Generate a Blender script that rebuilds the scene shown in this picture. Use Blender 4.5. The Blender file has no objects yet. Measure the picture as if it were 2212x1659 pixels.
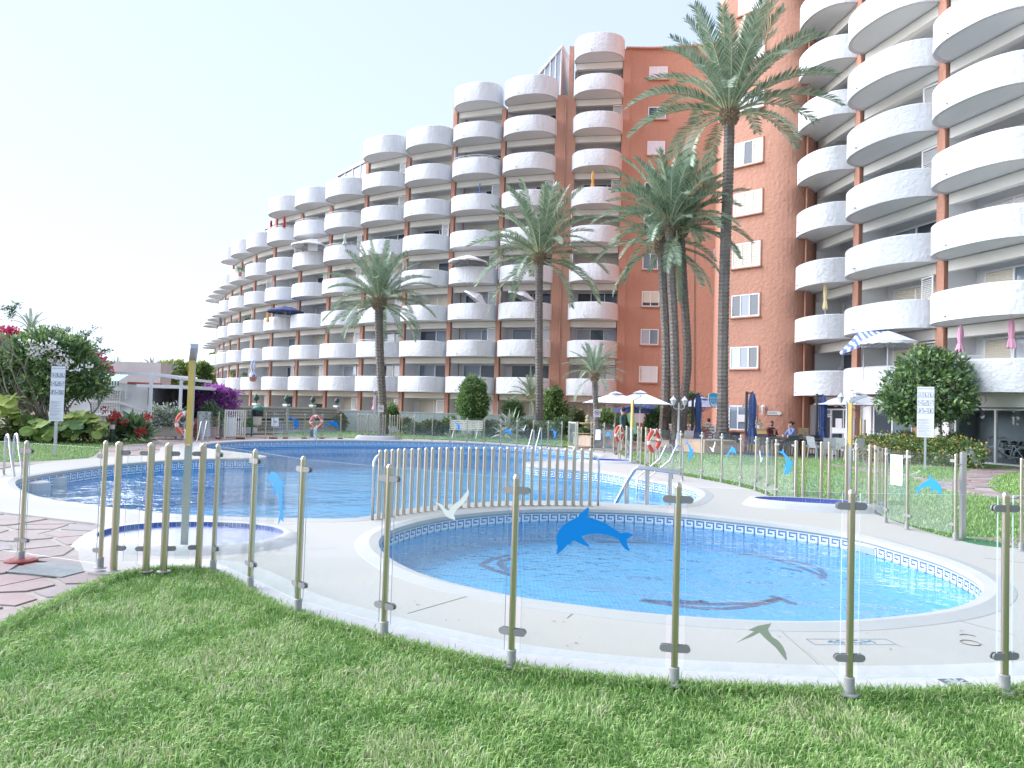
import bpy, bmesh, math, random
import numpy as np
from mathutils import Vector, Matrix, noise
from mathutils.geometry import tessellate_polygon
R = math.radians
random.seed(7)
rng = np.random.default_rng(7)
sc = bpy.context.scene
COL = sc.collection
# ------------------------------------------------------------ camera
F = 1597.0; CX, CY = 1106.0, 829.5; EYE = 1.6
PITCH, ROLL = R(1.95), R(1.7)
fwd = Vector((0, math.cos(PITCH), math.sin(PITCH)))
r0 = Vector((1, 0, 0)); u0 = Vector((0, -math.sin(PITCH), math.cos(PITCH)))
RT = r0*math.cos(ROLL)+u0*math.sin(ROLL); UP = -r0*math.sin(ROLL)+u0*math.cos(ROLL)
cam = bpy.data.objects.new("camera", bpy.data.cameras.new("camera")); COL.objects.link(cam)
cam.matrix_world = Matrix(((RT.x, UP.x, -fwd.x, 0), (RT.y, UP.y, -fwd.y, 0), (RT.z, UP.z, -fwd.z, EYE), (0, 0, 0, 1)))
cam.data.sensor_width = 36; cam.data.lens = F/2212*36
cam.data.clip_start = 0.1; cam.data.clip_end = 3000
sc.camera = cam
# ------------------------------------------------------------ sky and sun
SUN_EL, SUN_AZ = R(22), R(-72)     # azimuth from +Y (view direction), negative = left
w = bpy.data.worlds.new("World"); sc.world = w; w.use_nodes = True
nt = w.node_tree; nt.nodes.clear()
sky = nt.nodes.new("ShaderNodeTexSky"); sky.sky_type = 'NISHITA'; sky.sun_disc = False
sky.sun_elevation = SUN_EL; sky.sun_rotation = SUN_AZ; sky.air_density = 1.0; sky.dust_density = .3; sky.ozone_density = 1.6
bg = nt.nodes.new("ShaderNodeBackground"); bg.inputs[1].default_value = 0.095
wo = nt.nodes.new("ShaderNodeOutputWorld")
gm = nt.nodes.new("ShaderNodeGamma"); gm.inputs[1].default_value = .2     # thin bright haze evens the sky out
nt.links.new(sky.outputs[0], gm.inputs[0]); nt.links.new(gm.outputs[0], bg.inputs[0]); nt.links.new(bg.outputs[0], wo.inputs[0])
sl = bpy.data.lights.new("sun", 'SUN'); sl.energy = 1.35; sl.angle = R(85); sl.color = (1, .93, .82)
so = bpy.data.objects.new("sun", sl); COL.objects.link(so)
sd = Vector((math.sin(SUN_AZ)*math.cos(SUN_EL), math.cos(SUN_AZ)*math.cos(SUN_EL), math.sin(SUN_EL)))
so.rotation_euler = sd.to_track_quat('Z', 'Y').to_euler(); so.location = sd*50
sc.view_settings.view_transform = 'Standard'; sc.view_settings.look = 'None'
sc.view_settings.gamma = 1; sc.view_settings.use_curve_mapping = False
sc.view_settings.exposure = 3.1
sc.view_settings.use_white_balance = True; sc.view_settings.white_balance_temperature = 5600; sc.view_settings.white_balance_tint = 15
cy = sc.cycles
cy.max_bounces = 8; cy.diffuse_bounces = 4; cy.glossy_bounces = 4; cy.transmission_bounces = 4
cy.transparent_max_bounces = 24; cy.caustics_reflective = False; cy.caustics_refractive = False
cy.sample_clamp_indirect = 6
# ------------------------------------------------------------ pixel helpers (2212 x 1659 frame of the photograph)
def ray(x, y): return RT*((x-CX)/F)+UP*((CY-y)/F)+fwd
def V(x, y, z=0.0):
    d = ray(x, y); t = (z-EYE)/d.z
    return Vector((d.x*t, d.y*t, z))
def W(x, y, D):
    d = ray(x, y); t = D/d.y
    return Vector((d.x*t, D, EYE+d.z*t))
def PL(x, y, a, b, off=0.0):      # ray against the upright plane through a, b
    d = ray(x, y); n = Vector((b[1]-a[1], a[0]-b[0], 0)).normalized()
    if n.dot(Vector((a[0], a[1], 0))) > 0: n = -n          # towards the camera
    t = (n.dot(Vector((a[0], a[1], 0)))+off)/n.dot(Vector((d.x, d.y, 0)))
    return Vector((d.x*t, d.y*t, EYE+d.z*t))
# ------------------------------------------------------------ materials
MATS = {}
def M(name, col, rough=.6, metal=0., bump=None, var=None, spec=None, trans=0., emis=None, var2=None, coord='world', sss=0., streak=None):
    if name in MATS: return MATS[name]
    m = bpy.data.materials.new(name); m.use_nodes = True; n = m.node_tree; b = n.nodes["Principled BSDF"]
    b.inputs["Base Color"].default_value = (*col, 1); b.inputs["Roughness"].default_value = rough
    b.inputs["Metallic"].default_value = metal
    if spec is not None: b.inputs["Specular IOR Level"].default_value = spec
    if emis: b.inputs["Emission Color"].default_value = (*emis[0], 1); b.inputs["Emission Strength"].default_value = emis[1]
    g = n.nodes.new("ShaderNodeNewGeometry") if coord == 'world' else n.nodes.new("ShaderNodeTexCoord")
    P = g.outputs["Position"] if coord == 'world' else g.outputs["Object"]
    def nz(scale, det=3, rg=.55):
        t = n.nodes.new("ShaderNodeTexNoise"); t.inputs["Scale"].default_value = scale; t.inputs["Detail"].default_value = det
        t.inputs["Roughness"].default_value = rg
        n.links.new(P, t.inputs["Vector"]); return t.outputs["Fac"]
    src = None
    for v in (var, var2):
        if not v: continue
        f = nz(v[0], 4); mr = n.nodes.new("ShaderNodeMapRange"); n.links.new(f, mr.inputs[0])
        mr.inputs[1].default_value = .3; mr.inputs[2].default_value = .7; mr.inputs[3].default_value = 0; mr.inputs[4].default_value = 1
        mx = n.nodes.new("ShaderNodeMix"); mx.data_type = 'RGBA'; n.links.new(mr.outputs[0], mx.inputs[0])
        if src is None: mx.inputs[6].default_value = (*col, 1)
        else: n.links.new(src, mx.inputs[6])
        mx.inputs[7].default_value = (*v[1], 1); src = mx.outputs[2]
    if streak:      # rain streaks: noise drawn out along the height
        mp = n.nodes.new("ShaderNodeMapping"); mp.inputs["Scale"].default_value = (5, 5, .55); n.links.new(P, mp.inputs[0])
        t = n.nodes.new("ShaderNodeTexNoise"); t.inputs["Scale"].default_value = 1.3; t.inputs["Detail"].default_value = 5; n.links.new(mp.outputs[0], t.inputs["Vector"])
        mr = n.nodes.new("ShaderNodeMapRange"); n.links.new(t.outputs["Fac"], mr.inputs[0]); mr.inputs[1].default_value = .52; mr.inputs[2].default_value = .74
        mx = n.nodes.new("ShaderNodeMix"); mx.data_type = 'RGBA'; n.links.new(mr.outputs[0], mx.inputs[0]); n.links.new(src, mx.inputs[6]); mx.inputs[7].default_value = (*streak, 1); src = mx.outputs[2]
    if src is not None: n.links.new(src, b.inputs["Base Color"])
    if bump:
        bp = n.nodes.new("ShaderNodeBump"); bp.inputs["Strength"].default_value = bump[1]; bp.inputs["Distance"].default_value = bump[2]
        n.links.new(nz(bump[0], bump[3] if len(bump) > 3 else 3), bp.inputs["Height"]); n.links.new(bp.outputs[0], b.inputs["Normal"])
    MATS[name] = m; return m
def leafmat(name, c1, c2, sc_=3.0, tr=.25):
    """leaf: diffuse with a little light passing through"""
    if name in MATS: return MATS[name]
    m = M(name, c1, .55, var=(sc_, c2)); n = m.node_tree; b = n.nodes["Principled BSDF"]
    t = n.nodes.new("ShaderNodeBsdfTranslucent"); mx = n.nodes.new("ShaderNodeMixShader"); mx.inputs[0].default_value = tr
    for l in list(n.links):
        if l.to_socket == b.inputs["Base Color"]: n.links.new(l.from_socket, t.inputs[0])
    out = n.nodes["Material Output"]; n.links.new(b.outputs[0], mx.inputs[1]); n.links.new(t.outputs[0], mx.inputs[2]); n.links.new(mx.outputs[0], out.inputs[0])
    return m
def glassmat(name, tint, ior=1.5, bump=None, rough=0., haze=None, power=1.0):
    m = bpy.data.materials.new(name); m.use_nodes = True; n = m.node_tree; n.nodes.clear()
    o = n.nodes.new("ShaderNodeOutputMaterial"); mx = n.nodes.new("ShaderNodeMixShader")
    tr = n.nodes.new("ShaderNodeBsdfTransparent"); tr.inputs[0].default_value = (*tint, 1)
    gl = n.nodes.new("ShaderNodeBsdfGlossy"); gl.inputs["Roughness"].default_value = rough
    fr = n.nodes.new("ShaderNodeFresnel")
    g = n.nodes.new("ShaderNodeNewGeometry")
    io = n.nodes.new("ShaderNodeMapRange"); n.links.new(g.outputs["Backfacing"], io.inputs[0]); io.inputs[3].default_value = ior; io.inputs[4].default_value = 1/ior; n.links.new(io.outputs[0], fr.inputs[0])
    if bump:
        bp = n.nodes.new("ShaderNodeBump"); bp.inputs["Strength"].default_value = bump[1]; bp.inputs["Distance"].default_value = bump[2]
        t = n.nodes.new("ShaderNodeTexNoise"); t.inputs["Scale"].default_value = bump[0]; t.inputs["Detail"].default_value = 3.0; t.inputs["Roughness"].default_value = .6
        n.links.new(g.outputs["Position"], t.inputs["Vector"])
        t2 = n.nodes.new("ShaderNodeTexNoise"); t2.inputs["Scale"].default_value = bump[0]*.22; t2.inputs["Detail"].default_value = 1.0
        n.links.new(g.outputs["Position"], t2.inputs["Vector"])
        ad = n.nodes.new("ShaderNodeMath"); ad.operation = 'MULTIPLY_ADD'; ad.inputs[1].default_value = 1.6
        n.links.new(t2.outputs[0], ad.inputs[0]); n.links.new(t.outputs[0], ad.inputs[2])
        n.links.new(ad.outputs[0], bp.inputs["Height"]); n.links.new(bp.outputs[0], gl.inputs["Normal"]); n.links.new(bp.outputs[0], fr.inputs["Normal"])
    n.links.new(fr.outputs[0], mx.inputs[0])
    base = tr.outputs[0]
    if haze:
        df = n.nodes.new("ShaderNodeBsdfDiffuse"); df.inputs[0].default_value = (*haze[0], 1)
        m2 = n.nodes.new("ShaderNodeMixShader"); m2.inputs[0].default_value = haze[1]
        if len(haze) > 2:        # dried water marks, more towards the lower edge of the pane
            sp = n.nodes.new("ShaderNodeSeparateXYZ"); n.links.new(g.outputs["Position"], sp.inputs[0])
            t = n.nodes.new("ShaderNodeTexNoise"); t.inputs["Scale"].default_value = 4; n.links.new(g.outputs["Position"], t.inputs["Vector"])
            mr = n.nodes.new("ShaderNodeMapRange"); n.links.new(sp.outputs[2], mr.inputs[0])
            mr.inputs[1].default_value = .1; mr.inputs[2].default_value = .9; mr.inputs[3].default_value = haze[2]; mr.inputs[4].default_value = haze[1]
            mu = n.nodes.new("ShaderNodeMath"); mu.operation = 'MULTIPLY'; n.links.new(mr.outputs[0], mu.inputs[0])
            m3 = n.nodes.new("ShaderNodeMapRange"); n.links.new(t.outputs[0], m3.inputs[0]); m3.inputs[3].default_value = .5; m3.inputs[4].default_value = 1.5
            n.links.new(m3.outputs[0], mu.inputs[1]); n.links.new(mu.outputs[0], m2.inputs[0])
        n.links.new(base, m2.inputs[1]); n.links.new(df.outputs[0], m2.inputs[2]); base = m2.outputs[0]
    n.links.new(base, mx.inputs[1]); n.links.new(gl.outputs[0], mx.inputs[2]); n.links.new(mx.outputs[0], o.inputs[0])
    MATS[name] = m; return m
white = M('white_stucco', (.70, .71, .73), .85, bump=(5.5, .9, .07, 4), var=(.5, (.65, .665, .685)), streak=(.60, .61, .61))
whitef = M('white_render', (.80, .81, .81), .85, bump=(30, .3, .01), var=(.8, (.76, .77, .77)))
cream = M('cream_render', (.80, .78, .72), .8, bump=(25, .2, .01), var=(.7, (.75, .73, .66)))
soffit = M('soffit_render', (.80, .80, .80), .9, bump=(20, .3, .01))
orange = M('terracotta_stucco', (.52, .275, .19), .9, bump=(5.5, 1.0, .06, 5), var=(.35, (.50, .26, .18)), var2=(7, (.51, .27, .185)), streak=(.47, .245, .175))
frame_w = M('white_frame', (.82, .83, .84), .35)
shut = M('cream_shutter', (.70, .66, .54), .5)
shutw = M('white_shutter', (.78, .79, .78), .5)
pane = M('window_pane', (.06, .08, .10), .05, spec=.5)
panec = M('curtained_pane', (.46, .50, .54), .08, spec=.5, var=(9, (.36, .40, .44)))
steel = M('satin_steel', (.56, .56, .56), .28, 1.0)
brass = M('golden_satin_steel', (.50, .455, .36), .3, 1.0)
clampm = M('clamp_alloy', (.24, .235, .24), .55, .1)
flange = M('grey_cast_socket', (.33, .33, .33), .6, .2)
glass = glassmat('fence_glass', (.982, .995, .99), 1.45, haze=((.78, .86, .86), .01, .055))
gedge = M('glass_edge', (.55, .72, .68), .3)
deckm = M('deck_plaster', (.40, .39, .375), .85, bump=(60, .35, .004), var=(.55, (.37, .362, .352)), var2=(.28, (.41, .38, .34)))
plinm = M('white_plinth_paint', (.50, .50, .51), .8, bump=(9, .5, .02), var=(1.5, (.43, .43, .42)))
copem = M('coping_stone', (.41, .40, .39), .75, bump=(40, .3, .004), var=(3, (.37, .375, .37)))
mortar = M('mortar', (.38, .35, .29), .9, bump=(30, .6, .01), var=(2, (.28, .26, .22)))
stoneA = M('stone_rose', (.27, .19, .18), .8, bump=(9, .5, .012), var=(2.5, (.30, .235, .22)))
stoneB = M('stone_grey_rose', (.29, .24, .23), .8, bump=(9, .5, .012), var=(3, (.25, .19, .18)))
stoneC = M('stone_mauve', (.24, .19, .20), .8, bump=(9, .5, .012), var=(2, (.30, .26, .25)))
soil = M('soil', (.16, .13, .09), .95, bump=(10, .8, .05), var=(1, (.16, .13, .09)))
lawnm = M('lawn_base', (.10, .21, .04), .95, bump=(60, 1, .03), var=(1.2, (.14, .26, .055)), var2=(25, (.07, .16, .03)))
water = glassmat('pool_water', (.86, .96, 1.0), 1.28, bump=(2.6, .9, .07), rough=.02)
water2 = glassmat('shallow_water', (.86, .96, 1.0), 1.22, bump=(3.6, .9, .07), rough=.01)
# ------------------------------------------------------------ mesh builder
class MB:
    def __init__(s): s.v = []; s.f = []; s.m = []
    def add(s, vs, fs, mi=0):
        o = len(s.v); s.v += [tuple(v) for v in vs]; s.f += [tuple(i+o for i in f) for f in fs]; s.m += [mi]*len(fs); return s
    def box(s, c, d, mi=0, rz=0., ax=None):
        cx, cy_, cz = c; x, y, z = d[0]/2, d[1]/2, d[2]/2
        ca, sa = math.cos(rz), math.sin(rz); vs = []
        for a in (-x, x):
            for b in (-y, y):
                for e in (-z, z): vs.append((cx+a*ca-b*sa, cy_+a*sa+b*ca, cz+e))
        return s.add(vs, [(0, 1, 3, 2), (4, 6, 7, 5), (0, 4, 5, 1), (2, 3, 7, 6), (0, 2, 6, 4), (1, 5, 7, 3)], mi)
    def bar(s, p, q, wx, wy=None, mi=0, up=(0, 0, 1)):
        p = Vector(p); q = Vector(q); wy = wy or wx; d = (q-p).normalized(); upv = Vector(up)
        if abs(d.dot(upv)) > .99: upv = Vector((0, 1, 0))
        a = d.cross(upv).normalized()*wx/2; b = a.cross(d).normalized()*wy/2
        vs = [p-a-b, p+a-b, p+a+b, p-a+b, q-a-b, q+a-b, q+a+b, q-a+b]
        return s.add(vs, [(0, 3, 2, 1), (4, 5, 6, 7), (0, 1, 5, 4), (1, 2, 6, 5), (2, 3, 7, 6), (3, 0, 4, 7)], mi)
    def tube(s, pts, r, n=8, mi=0, cap=True):
        pts = [Vector(p) for p in pts]; rs = r if isinstance(r, (list, tuple)) else [r]*len(pts)
        vs = []; prev = None
        for i, p in enumerate(pts):
            d = (pts[min(i+1, len(pts)-1)]-pts[max(i-1, 0)]).normalized()
            if prev is None:
                a = d.cross(Vector((0, 0, 1)))
                if a.length < .05: a = d.cross(Vector((1, 0, 0)))
            else: a = prev-d*prev.dot(d)
            a.normalize(); prev = a; b = d.cross(a)
            for k in range(n):
                t = 2*math.pi*k/n; vs.append(p+(a*math.cos(t)+b*math.sin(t))*rs[i])
        fs = [(i*n+k, i*n+(k+1) % n, (i+1)*n+(k+1) % n, (i+1)*n+k) for i in range(len(pts)-1) for k in range(n)]
        if cap: fs += [tuple(range(n))[::-1], tuple((len(pts)-1)*n+k for k in range(n))]
        return s.add(vs, fs, mi)
    def lathe(s, prof, n=16, c=(0, 0, 0), mi=0, sx=1, sy=1):
        vs = [(c[0]+r*math.cos(2*math.pi*k/n)*sx, c[1]+r*math.sin(2*math.pi*k/n)*sy, c[2]+z) for r, z in prof for k in range(n)]
        fs = [(i*n+k, i*n+(k+1) % n, (i+1)*n+(k+1) % n, (i+1)*n+k) for i in range(len(prof)-1) for k in range(n)]
        fs += [tuple(range(n))[::-1], tuple((len(prof)-1)*n+k for k in range(n))]
        return s.add(vs, fs, mi)
    def prism(s, pts, z0, z1, mi=0, mside=None):   # pts: flat outline (x, y)
        n = len(pts); tri = tessellate_polygon([[Vector((p[0], p[1], 0)) for p in pts]])
        vs = [(p[0], p[1], z0) for p in pts]+[(p[0], p[1], z1) for p in pts]
        s.add(vs, [tuple(i+n for i in t) for t in tri]+[tuple(t[::-1]) for t in tri], mi)
        return s.add(vs, [(i, (i+1) % n, n+(i+1) % n, n+i) for i in range(n)], mi if mside is None else mside)
    def plate(s, pts3, th, mi=0):                   # planar 3D outline given thickness th (Vector)
        n = len(pts3); th = Vector(th); P3 = [Vector(p) for p in pts3]
        tri = tessellate_polygon([P3]); vs = P3+[p+th for p in P3]
        s.add(vs, [tuple(t) for t in tri]+[tuple(i+n for i in t[::-1]) for t in tri]+[(i, (i+1) % n, n+(i+1) % n, n+i) for i in range(n)], mi)
        return s
    def ball(s, c, r, nu=10, nv=6, mi=0):
        rr = r if isinstance(r, (tuple, list)) else (r, r, r)
        vs = []; 
        for i in range(nv+1):
            a = math.pi*i/nv
            for k in range(nu):
                t = 2*math.pi*k/nu; vs.append((c[0]+rr[0]*math.sin(a)*math.cos(t), c[1]+rr[1]*math.sin(a)*math.sin(t), c[2]-rr[2]*math.cos(a)))
        return s.add(vs, [(i*nu+k, i*nu+(k+1) % nu, (i+1)*nu+(k+1) % nu, (i+1)*nu+k) for i in range(nv) for k in range(nu)], mi)
    def xf(s, mat, start=0):
        s.v = s.v[:start]+[tuple(mat @ Vector(v)) for v in s.v[start:]]; return s
    def mesh(s, name, mats, smooth=False):
        me = bpy.data.meshes.new(name); me.from_pydata(s.v, [], s.f)
        for m in (mats if isinstance(mats, (list, tuple)) else [mats]): me.materials.append(m)
        if any(s.m): me.polygons.foreach_set("material_index", s.m)
        if smooth: me.polygons.foreach_set("use_smooth", [True]*len(me.polygons)); 
        me.update()
        if smooth == 'auto':
            try: me.set_sharp_from_angle(angle=R(40))
            except Exception: pass
        return me
    def build(s, name, mats, parent=None, smooth=False, label=None, kind=None, world=True):
        o = bpy.data.objects.new(name, s.mesh(name, mats, smooth)); COL.objects.link(o)
        if parent: par(o, parent, world)
        if label: o['label'] = label
        if kind: o['kind'] = kind
        return o
def wl(o):     # world matrix of a chain of objects without touching the depsgraph
    m = o.matrix_basis.copy()
    return (wl(o.parent) @ o.matrix_parent_inverse @ m) if o.parent else m
def par(o, p, world=True):
    o.parent = p
    if world: o.matrix_parent_inverse = wl(p).inverted()
    return o
def thing(name, label, cat, loc=(0, 0, 0), rz=0., group=None):
    o = bpy.data.objects.new(name, None); COL.objects.link(o); o.empty_display_size = .2
    o.location = loc; o.rotation_euler = (0, 0, rz); o['label'] = label; o['category'] = cat
    if group: o['group'] = group
    return o
def tag(o, label, cat, group=None):
    o['label'] = label; o['category'] = cat
    if group: o['group'] = group
    return o
def inst(mesh, name, parent=None, loc=(0, 0, 0), rz=0., scale=(1, 1, 1), label=None, kind=None, rot=None):
    o = bpy.data.objects.new(name, mesh); COL.objects.link(o); o.location = loc
    o.rotation_euler = rot or (0, 0, rz); o.scale = scale
    if parent: o.parent = parent
    if label: o['label'] = label
    if kind: o['kind'] = kind
    return o
def tree_copy(o, parent=None):
    c = o.copy(); COL.objects.link(c); c.parent = parent
    for ch in list(o.children): tree_copy(ch, c)
    return c
def dup(o, loc, rz=None, label=None, group=None, scale=None):
    c = tree_copy(o); c.location = loc
    if rz is not None: c.rotation_euler = (0, 0, rz)
    if label: c['label'] = label
    if group: c['group'] = group
    if scale: c.scale = scale
    return c
def text_mb(txt, size=1.0, ext=0.0, align='CENTER', sx=1.0):
    cu = bpy.data.curves.new('t', 'FONT'); cu.body = txt; cu.size = size; cu.extrude = ext; cu.align_x = align; cu.align_y = 'CENTER'
    cu.resolution_u = 3
    o = bpy.data.objects.new('t', cu); COL.objects.link(o)
    dg = bpy.context.evaluated_depsgraph_get(); me = bpy.data.meshes.new_from_object(o.evaluated_get(dg))
    mb = MB(); mb.v = [(v.co.x*sx, v.co.y, v.co.z) for v in me.vertices]; mb.f = [tuple(p.vertices) for p in me.polygons]; mb.m = [0]*len(mb.f)
    bpy.data.objects.remove(o); bpy.data.curves.remove(cu); bpy.data.meshes.remove(me); return mb
def frame(o, ux, uy):      # matrix placing local x, y (flat drawing) on axes ux, uy at o
    ux = Vector(ux).normalized(); uy = Vector(uy).normalized(); uz = ux.cross(uy)
    return Matrix(((ux.x, uy.x, uz.x, o[0]), (ux.y, uy.y, uz.y, o[1]), (ux.z, uy.z, uz.z, o[2]), (0, 0, 0, 1)))
# ------------------------------------------------------------ outlines
def smooth_poly(pts, it=2, closed=True):
    P = [Vector((p[0], p[1])) for p in pts]
    for _ in range(it):
        Q = []; n = len(P)
        for i in range(n if closed else n-1):
            a, b = P[i], P[(i+1) % n]; Q += [a*.75+b*.25, a*.25+b*.75]
        if not closed: Q = [P[0]]+Q+[P[-1]]
        P = Q
    return P
def px(pts, z=0.0, it=2, closed=True): return smooth_poly([V(x, y, z) for x, y in pts], it, closed)
def inside(p, poly):
    x, y = p[0], p[1]; c = False; n = len(poly); j = n-1
    for i in range(n):
        xi, yi = poly[i][0], poly[i][1]; xj, yj = poly[j][0], poly[j][1]
        if (yi > y) != (yj > y) and x < (xj-xi)*(y-yi)/(yj-yi)+xi: c = not c
        j = i
    return c
def inside_np(X, Y, poly):
    c = np.zeros(X.shape, bool); n = len(poly); j = n-1
    for i in range(n):
        xi, yi = poly[i][0], poly[i][1]; xj, yj = poly[j][0], poly[j][1]
        m = ((yi > Y) != (yj > Y)) & (X < (xj-xi)*(Y-yi)/((yj-yi) or 1e-9)+xi); c ^= m; j = i
    return c
def offset(poly, d):
    """push a closed outline outwards by d (positive = out)"""
    n = len(poly); ar = sum(poly[i].x*poly[(i+1) % n].y-poly[(i+1) % n].x*poly[i].y for i in range(n))
    s = 1 if ar > 0 else -1; out = []
    for i in range(n):
        e = (poly[(i+1) % n]-poly[i-1]); e = e.normalized() if e.length > 1e-9 else Vector((1, 0))
        out.append(poly[i]+Vector((e.y, -e.x))*d*s)
    return out
def resample(poly, step, closed=True):
    P = list(poly)+([poly[0]] if closed else []); out = []; acc = 0.; out.append(P[0].copy()); L = 0.
    nxt = step
    for a, b in zip(P, P[1:]):
        l = (b-a).length
        while l > 0 and nxt <= L+l:
            out.append(a.lerp(b, (nxt-L)/l)); nxt += step
        L += l
    return out, L
def sheet(name, outer, holes, z, mat, label=None, skirt=0.0, kind='structure', parent=None):
    loops = [[Vector((p[0], p[1], 0)) for p in outer]]+[[Vector((p[0], p[1], 0)) for p in h] for h in holes]
    flat = [p for l in loops for p in l]; tri = tessellate_polygon(loops)
    mb = MB().add([(p.x, p.y, z) for p in flat], [tuple(t) for t in tri])
    if skirt:
        n = len(outer); mb.add([(p[0], p[1], z) for p in outer]+[(p[0], p[1], z-skirt) for p in outer], [(i, (i+1) % n, n+(i+1) % n, n+i) for i in range(n)])
    o = mb.build(name, mat, parent, kind=kind, label=label); return o
def ribbon(mb, A, B, za, zb, mi=0, closed=True):
    n = len(A); vs = [(p[0], p[1], za) for p in A]+[(p[0], p[1], zb) for p in B]
    return mb.add(vs, [(i, (i+1) % n, n+(i+1) % n, n+i) for i in range(n if closed else n-1)], mi)
# ------------------------------------------------------------ ground, pools, deck
POOL = px([(29,1042),(35,1057),(62,1070),(100,1081),(150,1088),(200,1094),(250,1101),(325,1110),(400,1116),(475,1120),(550,1122),(657,1124),(715,1125.5),(765,1123.5),(800,1118),(830,1110),(870,1103),(917,1098),(960,1094),(1027,1089),(1094,1086),(1184,1085),(1239,1086),(1300,1089),(1370,1093),(1434,1096),(1470,1094),(1492,1089),(1507,1079),(1514,1072),(1508,1063),(1490,1056),(1450,1047),(1391,1037),(1316,1023),(1266,1017),(1200,1012),(1140,1007),(1125,1002),(1140,999),(1190,997),(1250,994.5),(1285,991),(1299,986),(1290,982),(1274,979),(1224,972.5),(1124,962.5),(1024,957.5),(899,954),(774,952),(665,952),(540,953.5),(490,956),(450,959.5),(432,964),(440,969),(465,972.5),(515,979),(560,984),(579,988),(560,991.5),(500,992.5),(425,993),(325,999),(250,1005),(175,1014),(100,1025),(50,1034)])
KIDS = px([(814,1180),(824,1197.5),(850,1218),(894,1240),(949,1259),(1024,1277.5),(1124,1297.5),(1224,1311),(1341,1326),(1441,1335.5),(1566,1344.7),(1666,1348.5),(1766,1349.8),(1859,1346),(1959,1336.5),(2034,1326),(2084,1313.5),(2118,1296),(2130,1280),(2123,1261),(2084,1237),(2034,1215),(1959,1192),(1859,1163),(1754,1146),(1659,1133.5),(1616,1128.5),(1466,1112),(1341,1104),(1216,1102),(1099,1105),(999,1113.7),(924,1125),(861,1142),(836,1153),(819,1165)])
DECKO = [(225,1136),(205,1146),(182,1168),(166,1200),(180,1234),(192,1243),(290,1246),(320,1240),(345,1237),(400,1236),(440,1240),(480,1252),(520,1275),(560,1301),(620,1329),(700,1352),(800,1382),(900,1407),(1000,1431),(1100,1451),(1200,1465),(1300,1477),(1400,1486),(1500,1492),(1600,1497),(1700,1501),(1800,1505),(1900,1507),(2000,1507),(2212,1501),(2500,1480),(2900,1410),(2900,1270),(2600,1240),(2350,1205),(2212,1189),(2109,1176.7),(2061,1168),(1984,1146),(1924,1125),(1884,1110),(1873,1106),(1790,1093),(1712,1091),(1675,1081),(1632,1061),(1558,1044),(1469,1028),(1420,1014),(1385,1004),(1360,992),(1345,985),(1335,978.5),(1304,975),(1274,972),(1213,968),(1116,960),(1008,953.5),(894,949),(800,947.5),(740,948),(640,948.5),(540,950),(480,953),(440,956),(400,959),(370,962),(344,968),(347,978),(325,984),(250,988),(175,993),(100,1001),(0,1017),(-80,1035),(-120,1062),(-80,1092),(0,1109),(62,1116),(150,1127)]
DECK = px(DECKO, 0, 1)
big = [Vector(p) for p in ((-900, -60), (900, -60), (900, 1500), (-900, 1500))]
PO = offset(POOL, .06); KO = offset(KIDS, .06)
sheet('ground', big, [offset(POOL, .3), offset(KIDS, .2)], -.035, soil)
sheet('pool_deck', DECK, [PO, KO], .02, deckm, skirt=.06)
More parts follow.
